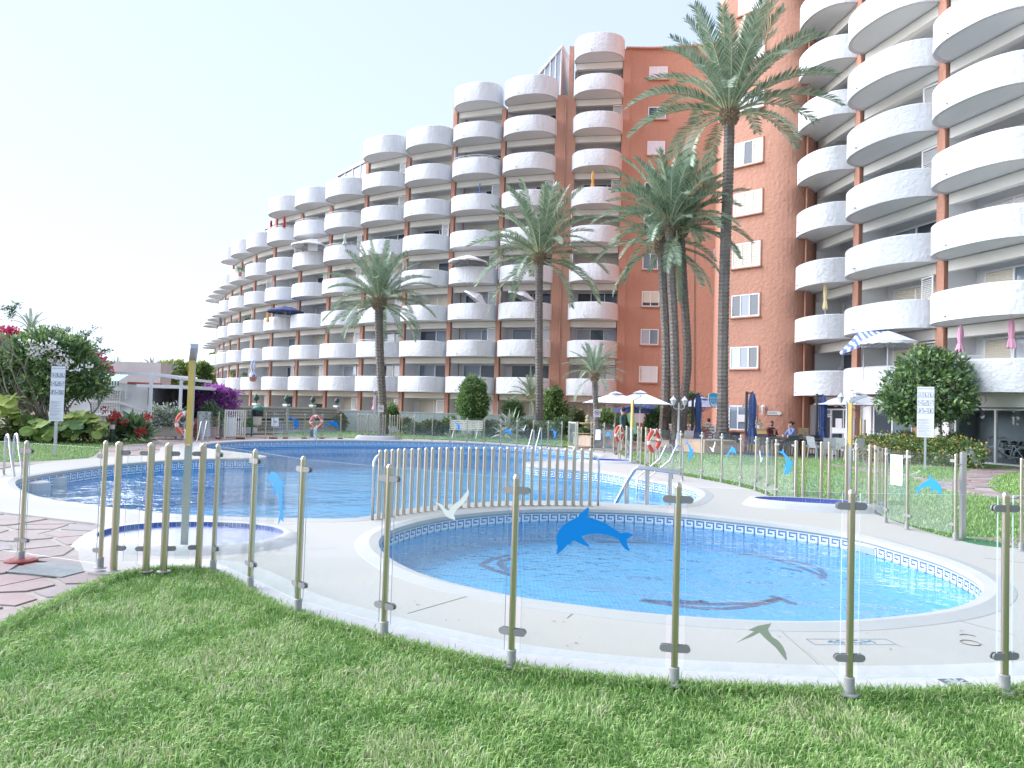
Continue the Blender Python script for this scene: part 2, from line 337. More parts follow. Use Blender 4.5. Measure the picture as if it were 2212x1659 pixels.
# white painted strip that carries the fence posts along the lawn
i0 = DECKO.index((320,1240)); i1 = DECKO.index((2900,1410))
edge = [V(x, y) for x, y in DECKO[i0:i1+1]]; e2 = smooth_poly(edge, 2, False)
inn = []
for i, p in enumerate(e2):
    a = e2[max(i-1, 0)]; b = e2[min(i+1, len(e2)-1)]; d = (b-a).normalized(); inn.append(p+Vector((-d.y, d.x))*.40)
mb = MB(); out2 = [p+Vector((0, 0)) for p in e2]
ribbon(mb, e2, inn, .045, .045, closed=False); ribbon(mb, inn, inn, .045, .018, closed=False); ribbon(mb, e2, e2, .045, -.03, closed=False)
mb.add([(e2[0].x, e2[0].y, .045), (inn[0].x, inn[0].y, .045), (inn[0].x, inn[0].y, -.03), (e2[0].x, e2[0].y, -.03)], [(0, 1, 2, 3)]); mb.build('fence_plinth', plinm, kind='structure')
def pool(name, P, depth, wl_, tile, floor, wmat, cell, pat, motif_m, white_m, label):
    # wall, coping, band of mosaic, floor, water
    mb = MB(); ribbon(mb, P, P, .0, -depth); w_ = mb.build(name+'_wall', tile, kind='structure')
    cp = MB(); P1 = offset(P, .10); P2 = offset(P, .25); Pm = offset(P, -.025)
    ribbon(cp, P, Pm, -.055, -.02); ribbon(cp, Pm, offset(P, -.01), -.02, .025); ribbon(cp, offset(P, -.01), P1, .025, .045); ribbon(cp, P1, P2, .045, .024); ribbon(cp, P2, offset(P, .258), .024, .0185)
    cobj = cp.build(name+'_coping', copem, kind='structure', smooth=True)
    # white band
    wb = MB(); ins = offset(P, -.004); ribbon(wb, ins, ins, -.05, wl_-.015); wb.build('tile_band', white_m, w_, kind='structure')
    fl = sheet(name+'_floor', P, [], -depth+.002, floor)
    sheet(name+'_water', offset(P, -.002), [], wl_, wmat)
    # mosaic tiles
    pts, L = resample(P, cell); n = len(pts)-1; per = len(pat[0]); mt = MB(); ins2 = offset(pts, -.008)
    ar = sum(P[i].x*P[(i+1) % len(P)].y-P[(i+1) % len(P)].x*P[i].y for i in range(len(P)))
    for i in range(n-1):
        c = i % per
        a, b = ins2[i], ins2[i+1]; g = .09
        for r_, row in enumerate(pat):
            if row[c] != 'X': continue
            gl = g if (motif_m[1]) else 0.0
            p = a.lerp(b, gl); q = a.lerp(b, 1-gl); z1 = -.058-r_*cell-cell*gl; z0 = z1-cell*(1-2*gl)
            mt.add([(p.x, p.y, z0), (q.x, q.y, z0), (q.x, q.y, z1), (p.x, p.y, z1)], [(0, 1, 2, 3)])
    o = mt.build('mosaic_key_pattern', motif_m[0], w_, kind='stuff'); return w_, cobj
tile_d = M('mosaic_cobalt', (.03, .09, .30), .2, var=(60, (.05, .14, .36)))
tile_m = M('mosaic_blue', (.05, .19, .42), .2, var=(40, (.08, .25, .5)))
tile_w = M('mosaic_white', (.72, .76, .78), .25)
def tilefloor(name, c1, c2, grout, size):
    m = M(name, c1, .4); n = m.node_tree; b = n.nodes["Principled BSDF"]; g = n.nodes.new("ShaderNodeNewGeometry")
    wob = n.nodes.new("ShaderNodeTexNoise"); wob.inputs["Scale"].default_value = 5; n.links.new(g.outputs["Position"], wob.inputs["Vector"])
    br = n.nodes.new("ShaderNodeTexBrick"); br.offset = 0; br.inputs["Scale"].default_value = 1
    br.inputs["Brick Width"].default_value = size; br.inputs["Row Height"].default_value = size; br.inputs["Mortar Size"].default_value = size*.07; br.inputs["Bias"].default_value = 0
    br.inputs["Color1"].default_value = (*c1, 1); br.inputs["Color2"].default_value = (*c2, 1); br.inputs["Mortar"].default_value = (*grout, 1)
    ad = n.nodes.new("ShaderNodeVectorMath"); ad.operation = 'MULTIPLY_ADD'; ad.inputs[1].default_value = (.0, .0, 0)
    n.links.new(wob.outputs["Color"], ad.inputs[0]); n.links.new(g.outputs["Position"], ad.inputs[2]); n.links.new(ad.outputs[0], br.inputs["Vector"])
    n.links.new(br.outputs["Color"], b.inputs["Base Color"]); return m
fl_main = tilefloor('pool_floor_tiles', (.055, .34, .62), (.08, .39, .68), (.2, .46, .7), .06)
fl_kids = tilefloor('kids_floor_tiles', (.085, .33, .60), (.11, .38, .65), (.26, .49, .69), .05)
KEY = ["XXXXXXXX..", "X......X..", "X.XXXX.X..", "X.X..X.X..", "X.X....X..", "X.XXXXXXXX", "X.........", "XXXXXXXXXX"]
KEY2 = ["XXXXX.", "X...X.", "X.XXX.", "X.....", "XX...."]
poolw, poolc = pool('main_pool', POOL, 1.15, -.255, fl_main, fl_main, water, .0255, KEY, (tile_m, False), tile_w, '')
kidw, kidc = pool('childrens_pool', KIDS, .48, -.155, fl_kids, fl_kids, water2, .0262, KEY2, (tile_d, True), tile_w, '')
# dolphin drawings laid in dark mosaic on the floor of the small pool
mos = M('mosaic_dark_violet', (.11, .13, .26), .3)
md = MB()
def mosaic_line(pts, wd):
    P = smooth_poly([V(x, y, -.47) for x, y in pts], 2, False); rs, L = resample(P, .05, False)
    for i in range(len(rs)-1):
        d = (rs[i+1]-rs[i]).normalized(); nn = Vector((-d.y, d.x))
        for k in range(wd):
            c = rs[i]+nn*(k-(wd-1)/2)*.05; md.box((c.x, c.y, -.4765), (.044, .044, .006), rz=math.atan2(d.y, d.x))
for ptl in ([(1388,1296),(1430,1303),(1470,1308),(1540,1315),(1600,1311),(1650,1303),(1690,1290)],[(1395,1295),(1450,1300),(1520,1304),(1600,1303),(1650,1299),(1685,1291)],[(1468,1296),(1500,1300),(1523,1296),(1517,1303)],[(1668,1287),(1690,1293),(1710,1303),(1735,1304)],
            [(1040,1218),(1060,1208),(1075,1204),(1102,1197)],[(1042,1220),(1070,1232),(1110,1243)],[(1105,1205),(1075,1213),(1095,1232)],
            [(1250,1163),(1300,1160),(1350,1165),(1390,1168)],[(1290,1170),(1340,1170),(1440,1172)],
            [(1600,1198),(1640,1196),(1690,1206),(1760,1222),(1785,1240),(1770,1250)],[(1640,1200),(1700,1214),(1760,1236),(1776,1247)],[(1690,1226),(1726,1232),(1740,1236)],[(1628,1193),(1642,1197),(1630,1200)]):
    mosaic_line(ptl, 2)
md.build('dolphin_mosaic', mos, kidw, kind='stuff')
# skimmer mouths in the pool walls
sk = MB()
for (x, y, P) in ((1785, 1168, KIDS), (2060, 1238, KIDS)):
    q = V(x, y); j = min(range(len(P)), key=lambda i: (P[i]-Vector((q.x, q.y))).length); a = P[j-2]; b = P[(j+2) % len(P)]; d = (b-a).normalized(); c = P[j]
    nn = Vector((-d.y, d.x)); nn = nn if nn.dot(Vector((0, -1))) > 0 else -nn
    c2 = c+nn*.012; sk.box((c2.x, c2.y, -.11), (.46, .012, .11), rz=math.atan2(d.y, d.x)); c3 = c+nn*.02; sk.box((c3.x, c3.y, -.115), (.36, .012, .08), 1, rz=math.atan2(d.y, d.x))
sk.build('skimmer_mouth', [frame_w, M('skimmer_grey', (.28, .34, .36), .5)], kidw, kind='stuff')
# joints across the coping and the deck
jn = MB(); jm = M('joint_line', (.27, .26, .24), .9)
def joint(x0, y0, x1, y1, w=.006, z=.0215):
    a = V(x0, y0, z); b = V(x1, y1, z); jn.bar(a, b, w, .004)
for j in ((1560,1347,1230,1440) ,): pass
for a in ((894,1240,880,1246),(1224,1311,1218,1322),(1620,1352,2212,1460)): pass
joint(1030,1282,880,1325); joint(650,1145,600,1190); joint(1255,1310,1225,1335); joint(2030,1330,2190,1372); joint(1675,1352,1812,1475); joint(2125,1205,2212,1216)
joint(660,1330,2212,1490, .0) if False else None
jn.build('expansion_joint', jm, kind='structure')
# ------------------------------------------------------------ lawns
LF = [(345,1237),(400,1236),(440,1240),(480,1252),(520,1275),(560,1301),(620,1329),(700,1352),(800,1382),(900,1407),(1000,1431),(1100,1451),(1200,1465),(1300,1477),(1400,1486),(1500,1492),(1600,1497),(1700,1501),(1800,1505),(1900,1507),(2000,1507),(2212,1501),(2500,1480),(2900,1410)]
LL = [(0,1375),(50,1345),(130,1310),(200,1275),(250,1256),(300,1243)]
lf = smooth_poly([V(x, y) for x, y in LL+LF], 2, False)
near = list(lf)+[Vector((9, 3)), Vector((9, -8)), Vector((-9, -8)), Vector((-7.5, 1)), Vector((-5.2, 4))]
sheet('lawn', near, [], .018, lawnm, skirt=.05)
LAWN_R = px([(1330,976),(1440,976),(1560,982),(1700,988),(1860,990),(1870,1008),(2105,1001),(2212,1008),(2600,1030),(3400,1060),(3400,1250),(2600,1236),(2350,1202),(2212,1187),(2109,1176),(2061,1167),(1984,1145),(1924,1124),(1884,1109),(1873,1105),(1790,1092),(1712,1090),(1675,1080),(1632,1060),(1558,1043),(1469,1027),(1420,1013),(1385,1003),(1360,991),(1340,983)], 0, 1)
LAWN_F = px([(560,944),(740,946),(900,947),(1020,952),(1124,958),(1245,967),(1242,952),(1225,940),(1150,934),(1000,929),(700,930),(620,935)], 0, 1)
LAWN_L = px([(-500,1010),(-200,1005),(0,1000),(100,995),(190,989),(203,984),(225,966),(290,958),(345,954),(300,951),(200,952),(0,954),(-500,960)], 0, 1)
lr = sheet('lawn', LAWN_R, [], -.012, lawnm); sheet('lawn', LAWN_F, [], -.012, lawnm); sheet('lawn', LAWN_L, [], -.012, lawnm)
ZB = .018
def blades(name, X, Y, H, Wd, lean, mats, label, patch=None):
    n = len(X); th = rng.uniform(0, 2*np.pi, n); ph = rng.uniform(0, 2*np.pi, n)
    if patch is not None: ph = patch*7+rng.normal(0, 1.3, n)
    h = H*rng.uniform(.55, 1.15, n); wd = Wd*rng.uniform(.7, 1.3, n); ln = lean*rng.uniform(.2, 1.4, n)
    cx, sx = np.cos(th)*wd/2, np.sin(th)*wd/2; dx, dy = np.cos(ph), np.sin(ph)
    z0 = np.full(n, ZB)
    v = np.empty((n, 5, 3), np.float32)
    v[:, 0] = np.c_[X-cx, Y-sx, z0]; v[:, 1] = np.c_[X+cx, Y+sx, z0]
    mx, my = X+dx*ln*h*.35, Y+dy*ln*h*.35
    v[:, 2] = np.c_[mx+cx*.8, my+sx*.8, z0+h*.55+.012]; v[:, 3] = np.c_[mx-cx*.8, my-sx*.8, z0+h*.55+.012]
    v[:, 4] = np.c_[X+dx*ln*h, Y+dy*ln*h, z0+.012+h*np.clip(1-.25*ln, .3, 1)]
    base = (np.arange(n)*5)[:, None]
    loops = np.concatenate([base+np.array([[0, 1, 2, 3]]), base+np.array([[3, 2, 4]])], 1).ravel()
    me = bpy.data.meshes.new(name); me.vertices.add(n*5); me.vertices.foreach_set("co", v.ravel())
    me.loops.add(n*7); me.loops.foreach_set("vertex_index", loops.astype(np.int32))
    me.polygons.add(n*2); st = (np.arange(n)[:, None]*7+np.array([[0, 4]])).ravel(); me.polygons.foreach_set("loop_start", st.astype(np.int32))
    for m in mats: me.materials.append(m)
    pick = np.repeat(rng.choice(len(mats), n, p=[.42, .28, .2, .1][:len(mats)] if len(mats) == 4 else None), 2)
    if patch is not None:
        pk = pick[::2].copy(); u = rng.uniform(0, 1, n); pk[(patch > .12) & (u < .24)] = 3; pk[(patch > .0) & (u > .75)] = 1; pk[(patch < -.15) & (u < .35)] = 2; pick = np.repeat(pk, 2)
    me.polygons.foreach_set("material_index", pick.astype(np.int32)); me.update(calc_edges=True)
    o = bpy.data.objects.new(name, me); COL.objects.link(o); tag(o, label, 'grass'); o['kind'] = 'stuff'; return o
gr = [leafmat('grass_mid', (.24, .41, .11), (.30, .47, .14), 2), leafmat('grass_light', (.33, .50, .14), (.39, .53, .17), 2), leafmat('grass_dark', (.15, .30, .06), (.19, .35, .08), 2), leafmat('grass_pale', (.50, .54, .30), (.58, .54, .36), 5)]
N = 460000; X = rng.uniform(-6.5, 6.5, N); Y = rng.uniform(1.9, 7.3, N)
vis = (np.abs(X) < Y*.78+.3); keep = inside_np(X, Y, near) & vis & (rng.uniform(0, 1, N) < np.clip(4.2/Y, .45, 1)); X, Y = X[keep], Y[keep]
bare = np.array([noise.noise(Vector((x*1.3, y*1.3, 0))) for x, y in zip(X[::1], Y[::1])]); k2 = rng.uniform(0, 1, len(X)) < np.clip(1.0-(bare-.28)*2.2, .35, 1); X, Y = X[k2], Y[k2]
hh = .036+.018*np.array([noise.noise(Vector((x*2.2, y*2.2, 5))) for x, y in zip(X, Y)])
blades('grass_blades', X, Y, hh, .0060, 1.35, gr, 'short thick green grass of the foreground lawn', np.array([noise.noise(Vector((x*1.5, y*1.5, 9)))+.5*noise.noise(Vector((x*5, y*5, 3))) for x, y in zip(X, Y)]))
e3, _ = resample(smooth_poly([V(x, y) for x, y in LL+LF], 2, False), .006, False)
E3 = np.array([(p.x, p.y) for p in e3 if p.y < 9 and abs(p.x) < 5.6]); E3 = np.repeat(E3, 9, 0)+rng.normal(0, .035, (len(E3)*9, 2))+np.array([0, -.045])
blades('grass_blades', E3[:, 0], E3[:, 1], np.full(len(E3), .062), .0062, 1.0, gr, 'longer untrimmed grass along the white plinth and the flagstones')
ZB = -.012
def farblades(poly, n, h, wd, label):
    a = np.array([(p[0], p[1]) for p in poly]); X = rng.uniform(a[:, 0].min(), min(a[:, 0].max(), 26), n); Y = rng.uniform(a[:, 1].min(), a[:, 1].max(), n)
    k = inside_np(X, Y, poly) & ~inside_np(X, Y, PATH_R); blades('grass_blades', X[k], Y[k], np.full(k.sum(), h), wd, .9, gr, label)
# right-hand path of flagstones, gate slab
PATH_R = px([(2112,1011),(2400,1016),(2212,1018),(2171,1021),(2146,1031),(2133,1045),(2141,1056),(2171,1069),(2212,1080),(2400,1110),(2400,1122),(2212,1089),(2174,1077),(2134,1071),(2084,1065),(2059,1062),(2021,1051),(1969,1029),(1884,1020),(1779,1003),(1770,1000),(1780,1000),(1884,1014),(1969,1024),(2034,1044),(2069,1037),(2084,1027),(2096,1014)], 0, 1)
PATH_G = px([(2095,1163),(2160,1158),(2260,1162),(2400,1170),(2400,1196),(2260,1192),(2150,1178)], 0, 1)
farblades(LAWN_R, 150000, .05, .016, 'mown green lawn between the right fence and the terrace')
farblades(LAWN_L, 30000, .06, .02, 'strip of lawn left of the large pool below the big-leaved plants')
farblades(LAWN_F, 40000, .06, .025, 'lawn behind the far fence with the white bench')
# ------------------------------------------------------------ flagstones
def voronoi_stones(region, size, parent, exclude=(), ybounds=None, z=-.002, gap=.040, aspect=1.5, limit=300, jit=.42, keepf=None):
    a = np.array([(p[0], p[1]) for p in region]); x0, y0 = a.min(0); x1, y1 = a.max(0)
    nx = int((x1-x0)/(size*aspect))+2; ny = int((y1-y0)/size)+2; S = {}
    for i in range(-1, nx+1):
        for j in range(-1, ny+1):
            S[i, j] = Vector((x0+(i+.5+(j % 2)*.5+random.uniform(-jit, jit))*size*aspect, y0+(j+.5+random.uniform(-jit, jit))*size))
    cnt = 0
    for (i, j), s in sorted(S.items(), key=lambda t: t[1].y):
        if not inside(s, region) or any(inside(s, e) for e in exclude): continue
        if keepf and not keepf(s): continue
        poly = [s+Vector(q)*size*3 for q in ((-1, -1), (1, -1), (1, 1), (-1, 1))]
        for di in range(-2, 3):
            for dj in range(-2, 3):
                t = S.get((i+di, j+dj))
                if t is None or (di == 0 and dj == 0): continue
                d = (t-s); L = d.length; d = d/L; lim = L/2-gap/2*random.uniform(.6, 1.7); Q = []
                for k in range(len(poly)):
                    p, q = poly[k], poly[(k+1) % len(poly)]; fp = (p-s).dot(d)-lim; fq = (q-s).dot(d)-lim
                    if fp <= 0: Q.append(p)
                    if (fp < 0) != (fq < 0): Q.append(p.lerp(q, fp/(fp-fq)))
                poly = Q
                if len(poly) < 3: break
            if len(poly) < 3: break
        if len(poly) < 3: continue
        # roughen the outline
        Q = []
        for k in range(len(poly)):
            p, q = poly[k], poly[(k+1) % len(poly)]
            if (p-q).length < .03: Q.append((p+q)/2); continue
            Q.append(p.lerp(s, .05)); 
            if (p-q).length > size*.35: Q.append(p.lerp(q, random.uniform(.4, .6)).lerp(s, random.uniform(.0, .06)))
        if len(Q) < 3: continue
        zt = z+random.uniform(-.003, .008)
        if cnt < limit: MB().prism([q-s for q in Q], -.02, zt).build('flagstone', random.choice((stoneA, stoneA, stoneB, stoneC)), parent, world=False).location = (s.x, s.y, 0)
        cnt += 1
    return cnt
WPAVE = px([(-900,1090),(-500,1020),(-200,1006),(0,1000),(100,995),(190,989),(203,984),(225,966),(290,958),(345,954),(330,946),(420,941),(560,940),(740,943),(740,948),(560,951),(440,957),(400,960),(370,963),(346,968),(349,978),(325,985),(250,989),(175,994),(100,1002),(0,1018),(-80,1036),(-118,1062),(-80,1091),(0,1108),(62,1115),(150,1126),(228,1135),(208,1147),(185,1168),(169,1200),(183,1233),(195,1242),(300,1243),(250,1256),(200,1275),(130,1310),(50,1345),(0,1375),(-400,1700),(-1500,1500)], 0, 0)
pv = sheet('stone_paving', WPAVE, [], -.009, mortar)
nearP = [p for p in WPAVE]
c1 = voronoi_stones(WPAVE, .37, pv, exclude=[DECK, near, LAWN_L], keepf=lambda s: s.y < 10.2 and s.x > -9.2 and abs(s.x) < s.y*.75+.8, limit=230, aspect=1.6)
c2 = voronoi_stones(WPAVE, .85, pv, exclude=[DECK, near, LAWN_L], keepf=lambda s: s.y > 12 and s.y < 36 and abs(s.x) < s.y*.75+1, limit=150, aspect=1.5, gap=.04)
pr = sheet('stone_path', PATH_R, [], -.006, mortar); pg = sheet('stone_path', PATH_G, [], -.006, mortar)
c3 = voronoi_stones(PATH_R, .55, pr, z=.006, limit=90, aspect=1.3); c4 = voronoi_stones(PATH_G, .5, pg, z=.006, limit=30)
MB().prism(px([(2061,1167),(2100,1165),(2184,1180),(2184,1188),(2140,1184),(2100,1178)], 0, 1), -.01, .024).build('green_mat', M('artificial_turf', (.04, .16, .06), .9, bump=(80, 1, .02), var=(30, (.05, .2, .08))), kind=None)
tag(bpy.data.objects['green_mat'], 'thin green artificial turf mat at the pool gate on the right', 'mat')
# terrace paving by the restaurant
TER = px([(1290,964),(1440,974),(1560,980),(1700,986),(1860,989),(1862,1003),(2112,1002),(2600,1010),(2400,940),(1900,940),(1500,930),(1200,930),(1245,950),(1246,966)], 0, 0)
terr = sheet('terrace_paving', TER, [], -.016, M('terrace_tiles', (.36, .24, .19), .8, bump=(12, .5, .01), var=(1.5, (.42, .33, .27)), var2=(14, (.3, .2, .17))))
MB().box((0, 0, 0), (0.62, .5, .012)).build('inspection_cover', [M('cover_steel', (.16, .19, .20), .6, .0, bump=(90, 1, .01), var=(8, (.11, .13, .14)))]).matrix_world = Matrix.Translation(V(122, 1229, .004)) @ Matrix.Rotation(R(-14), 4, 'Z')
tag(bpy.data.objects['inspection_cover'], 'grey metal inspection cover set in the rose flagstones at lower left', 'manhole cover')
# drain grate in the plinth
dg_ = thing('drain_grate', 'small square floor drain grate in the white plinth near the right post', 'drain', V(2072, 1478, .046), R(8))
MB().box((0, 0, .002), (.16, .16, .006)).build('grate_frame', M('grate_dark', (.10, .12, .13), .6), dg_, world=False)
g2 = MB().lathe([(.035, .005), (.035, .008), (0.0, .008)], 16)
for k in range(10):
    a = 2*math.pi*k/10; g2.bar((math.cos(a)*.03, math.sin(a)*.03, .0065), (math.cos(a)*.075, math.sin(a)*.075, .0065), .016, .004)
g2.build('grate_bars', M('grate_light', (.45, .48, .5), .5, .4), dg_, world=False)
# depth figure in tiles on the deck and the round seal
dm = text_mb('40 CM', .095, .001, sx=1.35); a = V(1795, 1386, .0225); b = V(1880, 1386, .0225)
dm.xf(frame((V(1838, 1386, .0232)), (b-a), Vector((-(b-a).y, (b-a).x, 0))))
bd = (b-a).normalized(); bn = Vector((-bd.y, bd.x, 0)); c0 = V(1838, 1386, .0225)
for k in range(-14, 15):
    for sgn in (-1, 1): q = c0+bd*k*.021+bn*sgn*.062; dm.box((q.x, q.y, .0228), (.013, .008, .001), rz=math.atan2(bd.y, bd.x))
for k in range(-2, 3):
    for sgn in (-1, 1): q = c0+bd*sgn*.3+bn*k*.025; dm.box((q.x, q.y, .0228), (.008, .014, .001), rz=math.atan2(bd.y, bd.x))
dm.build('depth_marking', M('marking_blue', (.16, .25, .36), .5), bpy.data.objects['pool_deck'])
rg = MB(); c0 = V(2096, 1388.5, .0225)
rg.tube([c0+Vector((math.cos(t)*.062, math.sin(t)*.062, 0)) for t in [k*math.pi/12 for k in range(25)]], .004, 4)
c0 = V(2094, 1376, .0225); rg.tube([c0+Vector((math.cos(t)*.062, math.sin(t)*.062, 0)) for t in [math.pi*.12+k*math.pi/24 for k in range(16)]], .004, 4)
rg.build('painted_ring', M('ring_brown', (.16, .12, .11), .8), bpy.data.objects['pool_deck'])
# ------------------------------------------------------------ apartment wings
FH = 2.8; LB = 4.4
def sup(t, w_, d_):
    c, s_ = math.cos(t), max(math.sin(t), 0); return (LB/2-w_*math.copysign(abs(c)**.85, c), d_*s_**.85)
def balcony_mesh(h, name, depth=1.75):
    n = 26; outp = [sup(math.pi*k/n, LB/2-.10, depth) for k in range(n+1)]; inp = [sup(math.pi*k/n, LB/2-.26, depth-.16) for k in range(n+1)]
    mb = MB(); prof = [(outp, -.06), (outp, h-.05), (None, h), (inp, h-.03), (inp, .1)]
    mid = [((a[0]+b[0])/2, (a[1]+b[1])/2) for a, b in zip(outp, inp)]
    rows = [[(p[0], p[1], -.06) for p in outp], [(p[0], p[1], h-.06) for p in outp], [(a[0]*.75+b[0]*.25, a[1]*.75+b[1]*.25, h-.012) for a, b in zip(outp, inp)], [(p[0], p[1], h) for p in mid], [(p[0], p[1], h-.04) for p in inp], [(p[0], p[1], .1) for p in inp]]
    vs = [p for r_ in rows for p in r_]; m = n+1
    mb.add(vs, [(i*m+k, i*m+k+1, (i+1)*m+k+1, (i+1)*m+k) for i in range(len(rows)-1) for k in range(n)])
    # underside rim, soffit and floor
    mb.add([(p[0], p[1], -.06) for p in outp]+[(p[0], p[1], -.06) for p in inp], [(k, k+1, m+k+1, m+k) for k in range(n)])
    mb.add([(p[0], p[1], -.06) for p in inp]+[(p[0], p[1], -.03) for p in inp], [(k, k+1, m+k+1, m+k) for k in range(n)])
    for z in (-.03, .1): mb.add([(p[0], p[1], z) for p in inp]+[(LB/2, 0, z)], [(k, k+1, m) for k in range(n)]+[(n, 0, m)], 1)
    # closing cheeks against the wall
    for q, r_ in ((outp[0], inp[0]), (outp[-1], inp[-1])):
        mb.add([(q[0], 0, -.06), (r_[0], 0, -.06), (r_[0], 0, h-.04), (q[0], 0, h-.06)], [(0, 1, 2, 3)])
    # scupper
    mb.tube([(LB/2-.55, depth*.955, .12), (LB/2-.55, depth+.06, .10)], .03, 6, 2)
    return mb.mesh(name, [white, soffit, M('scupper_grey', (.45, .45, .45), .5)], 'auto')
BAL = balcony_mesh(1.17, 'balcony'); BALT = balcony_mesh(1.42, 'balcony_top')
HDR = MB().box((LB/2, -.16, -.29), (LB-.5, .30, .46)).mesh('header_beam', cream)
def rail_mesh():
    n = 20; p = [sup(math.pi*k/n, LB/2-.18, 1.67) for k in range(n+1)]; mb = MB()
    for z in (1.22, 1.36): mb.tube([(q[0], q[1], z) for q in p], .022, 5)
    for k in range(1, n, 3): mb.tube([(p[k][0], p[k][1], 1.08), (p[k][0], p[k][1], 1.36)], .018, 4)
    return mb.mesh('balcony_rail', frame_w)
RAIL = rail_mesh()
# recessed window: frame with panes; local origin at the left end of the bay, floor level
def win_frame(xs, z0, z1, y=-1.38, shutter=None):
    mb = MB(); x0, x1 = xs[0], xs[-1]
    mb.box(((x0+x1)/2, y, z1+.035), (x1-x0+.14, .10, .09)); mb.box(((x0+x1)/2, y, z0-.02), (x1-x0+.14, .10, .05))
    for x in xs: mb.box((x, y+.002, (z0+z1)/2), (.075, .09, z1-z0))
    return mb
def slat_panel(x0, x1, z0, z1, y, n=None):
    mb = MB(); n = n or max(4, int((z1-z0)/.085)); h = (z1-z0)/n
    for k in range(n):
        z = z0+k*h; mb.add([(x0, y, z), (x1, y, z), (x1, y+.022, z+h*.5), (x0, y+.022, z+h*.5), (x1, y+.004, z+h*.97), (x0, y+.004, z+h*.97)], [(0, 1, 2, 3), (3, 2, 4, 5)])
    return mb
XS = [.72, 1.88, 3.04, 4.1]
WF = win_frame(XS, .12, 2.12).mesh('window', frame_w); WF2 = win_frame([.72, 2.3, 4.1], .12, 2.12).mesh('window', frame_w); WF3 = win_frame([1.5, 2.5, 3.5], .12, 2.05).mesh('window', frame_w)
def pane_mesh(a, b, z0=.12, z1=2.12, mt=pane): return MB().box(((a+b)/2, -1.40, (z0+z1)/2), (b-a-.07, .02, z1-z0)).mesh('pane', mt)
PM = {}
def PN(a, b, z1, mt):
    k = (a, b, z1, mt.name)
    if k not in PM: PM[k] = pane_mesh(a, b, .12, z1, mt)
    return PM[k]
SM = {}
def SH(a, b, z0, z1, mt):
    k = (a, b, z0, mt.name)
    if k not in SM: SM[k] = slat_panel(a+.04, b-.04, z0, z1, -1.355).mesh('roller_shutter', mt)
    return SM[k]
def louvre_mesh():
    mb = MB(); W_, H_ = .78, 1.95
    for x in (.03, W_-.03): mb.box((x, 0, H_/2), (.06, .045, H_))
    for z in (.03, H_/2, H_-.03): mb.box((W_/2, 0, z), (W_-.12, .045, .06))
    for k in range(22):
        z = .09+k*(H_-.16)/22; mb.bar((.06, 0, z), (W_-.06, 0, z), .03, .035, up=(0, .7, .7))
    return mb.mesh('louvred_shutter', shutw)
LOUV = louvre_mesh()
panem = M('mid_pane', (.20, .25, .30), .05, spec=.6)
def window(parent, mat, wf, xs, style, far=False):
    """style: list of codes per pane: s shutter down, h half shutter, g dark glass, c curtain, m mid"""
    o = bpy.data.objects.new('window', wf); COL.objects.link(o); o.parent = parent; o.matrix_basis = mat
    for (a, b), st in zip(zip(xs, xs[1:]), style):
        if st == 's': inst(SH(a, b, .14, 2.1, shut), 'roller_shutter', o)
        elif st == 'w': inst(SH(a, b, .14, 2.1, shutw), 'roller_shutter', o)
        elif st == 'h':
            inst(PN(a, b, 1.55, pane), 'pane', o); inst(SH(a, b, 1.5, 2.1, shut), 'roller_shutter', o)
        else: inst(PN(a, b, 2.12, {'g': pane, 'c': panec, 'm': panem}[st]), 'pane', o)
    return o
def bay_matrix(p0, p1, z):
    d = Vector((p1[0]-p0[0], p1[1]-p0[1])); L = d.length; d /= L; n = Vector((-d.y, d.x))
    if n.dot(Vector(p0)*-1) < 0: n = -n
    return Matrix(((d.x*L/LB, n.x, 0, p0[0]), (d.y*L/LB, n.y, 0, p0[1]), (0, 0, 1, z), (0, 0, 0, 1))), d, n, L
def bayp(b, x, y, z):
    M_, d, n, L = bay_matrix(b[0], b[1], 0); q = M_ @ Vector((x, y, z)); return q
styles = ['sss', 'ggc', 'mcg', 'hhh', 'gmg', 'wsw', 'sgg', 'cgm', 'shh', 'ccg', 'wgg', 'mgs', 'cmc', 'hcg']
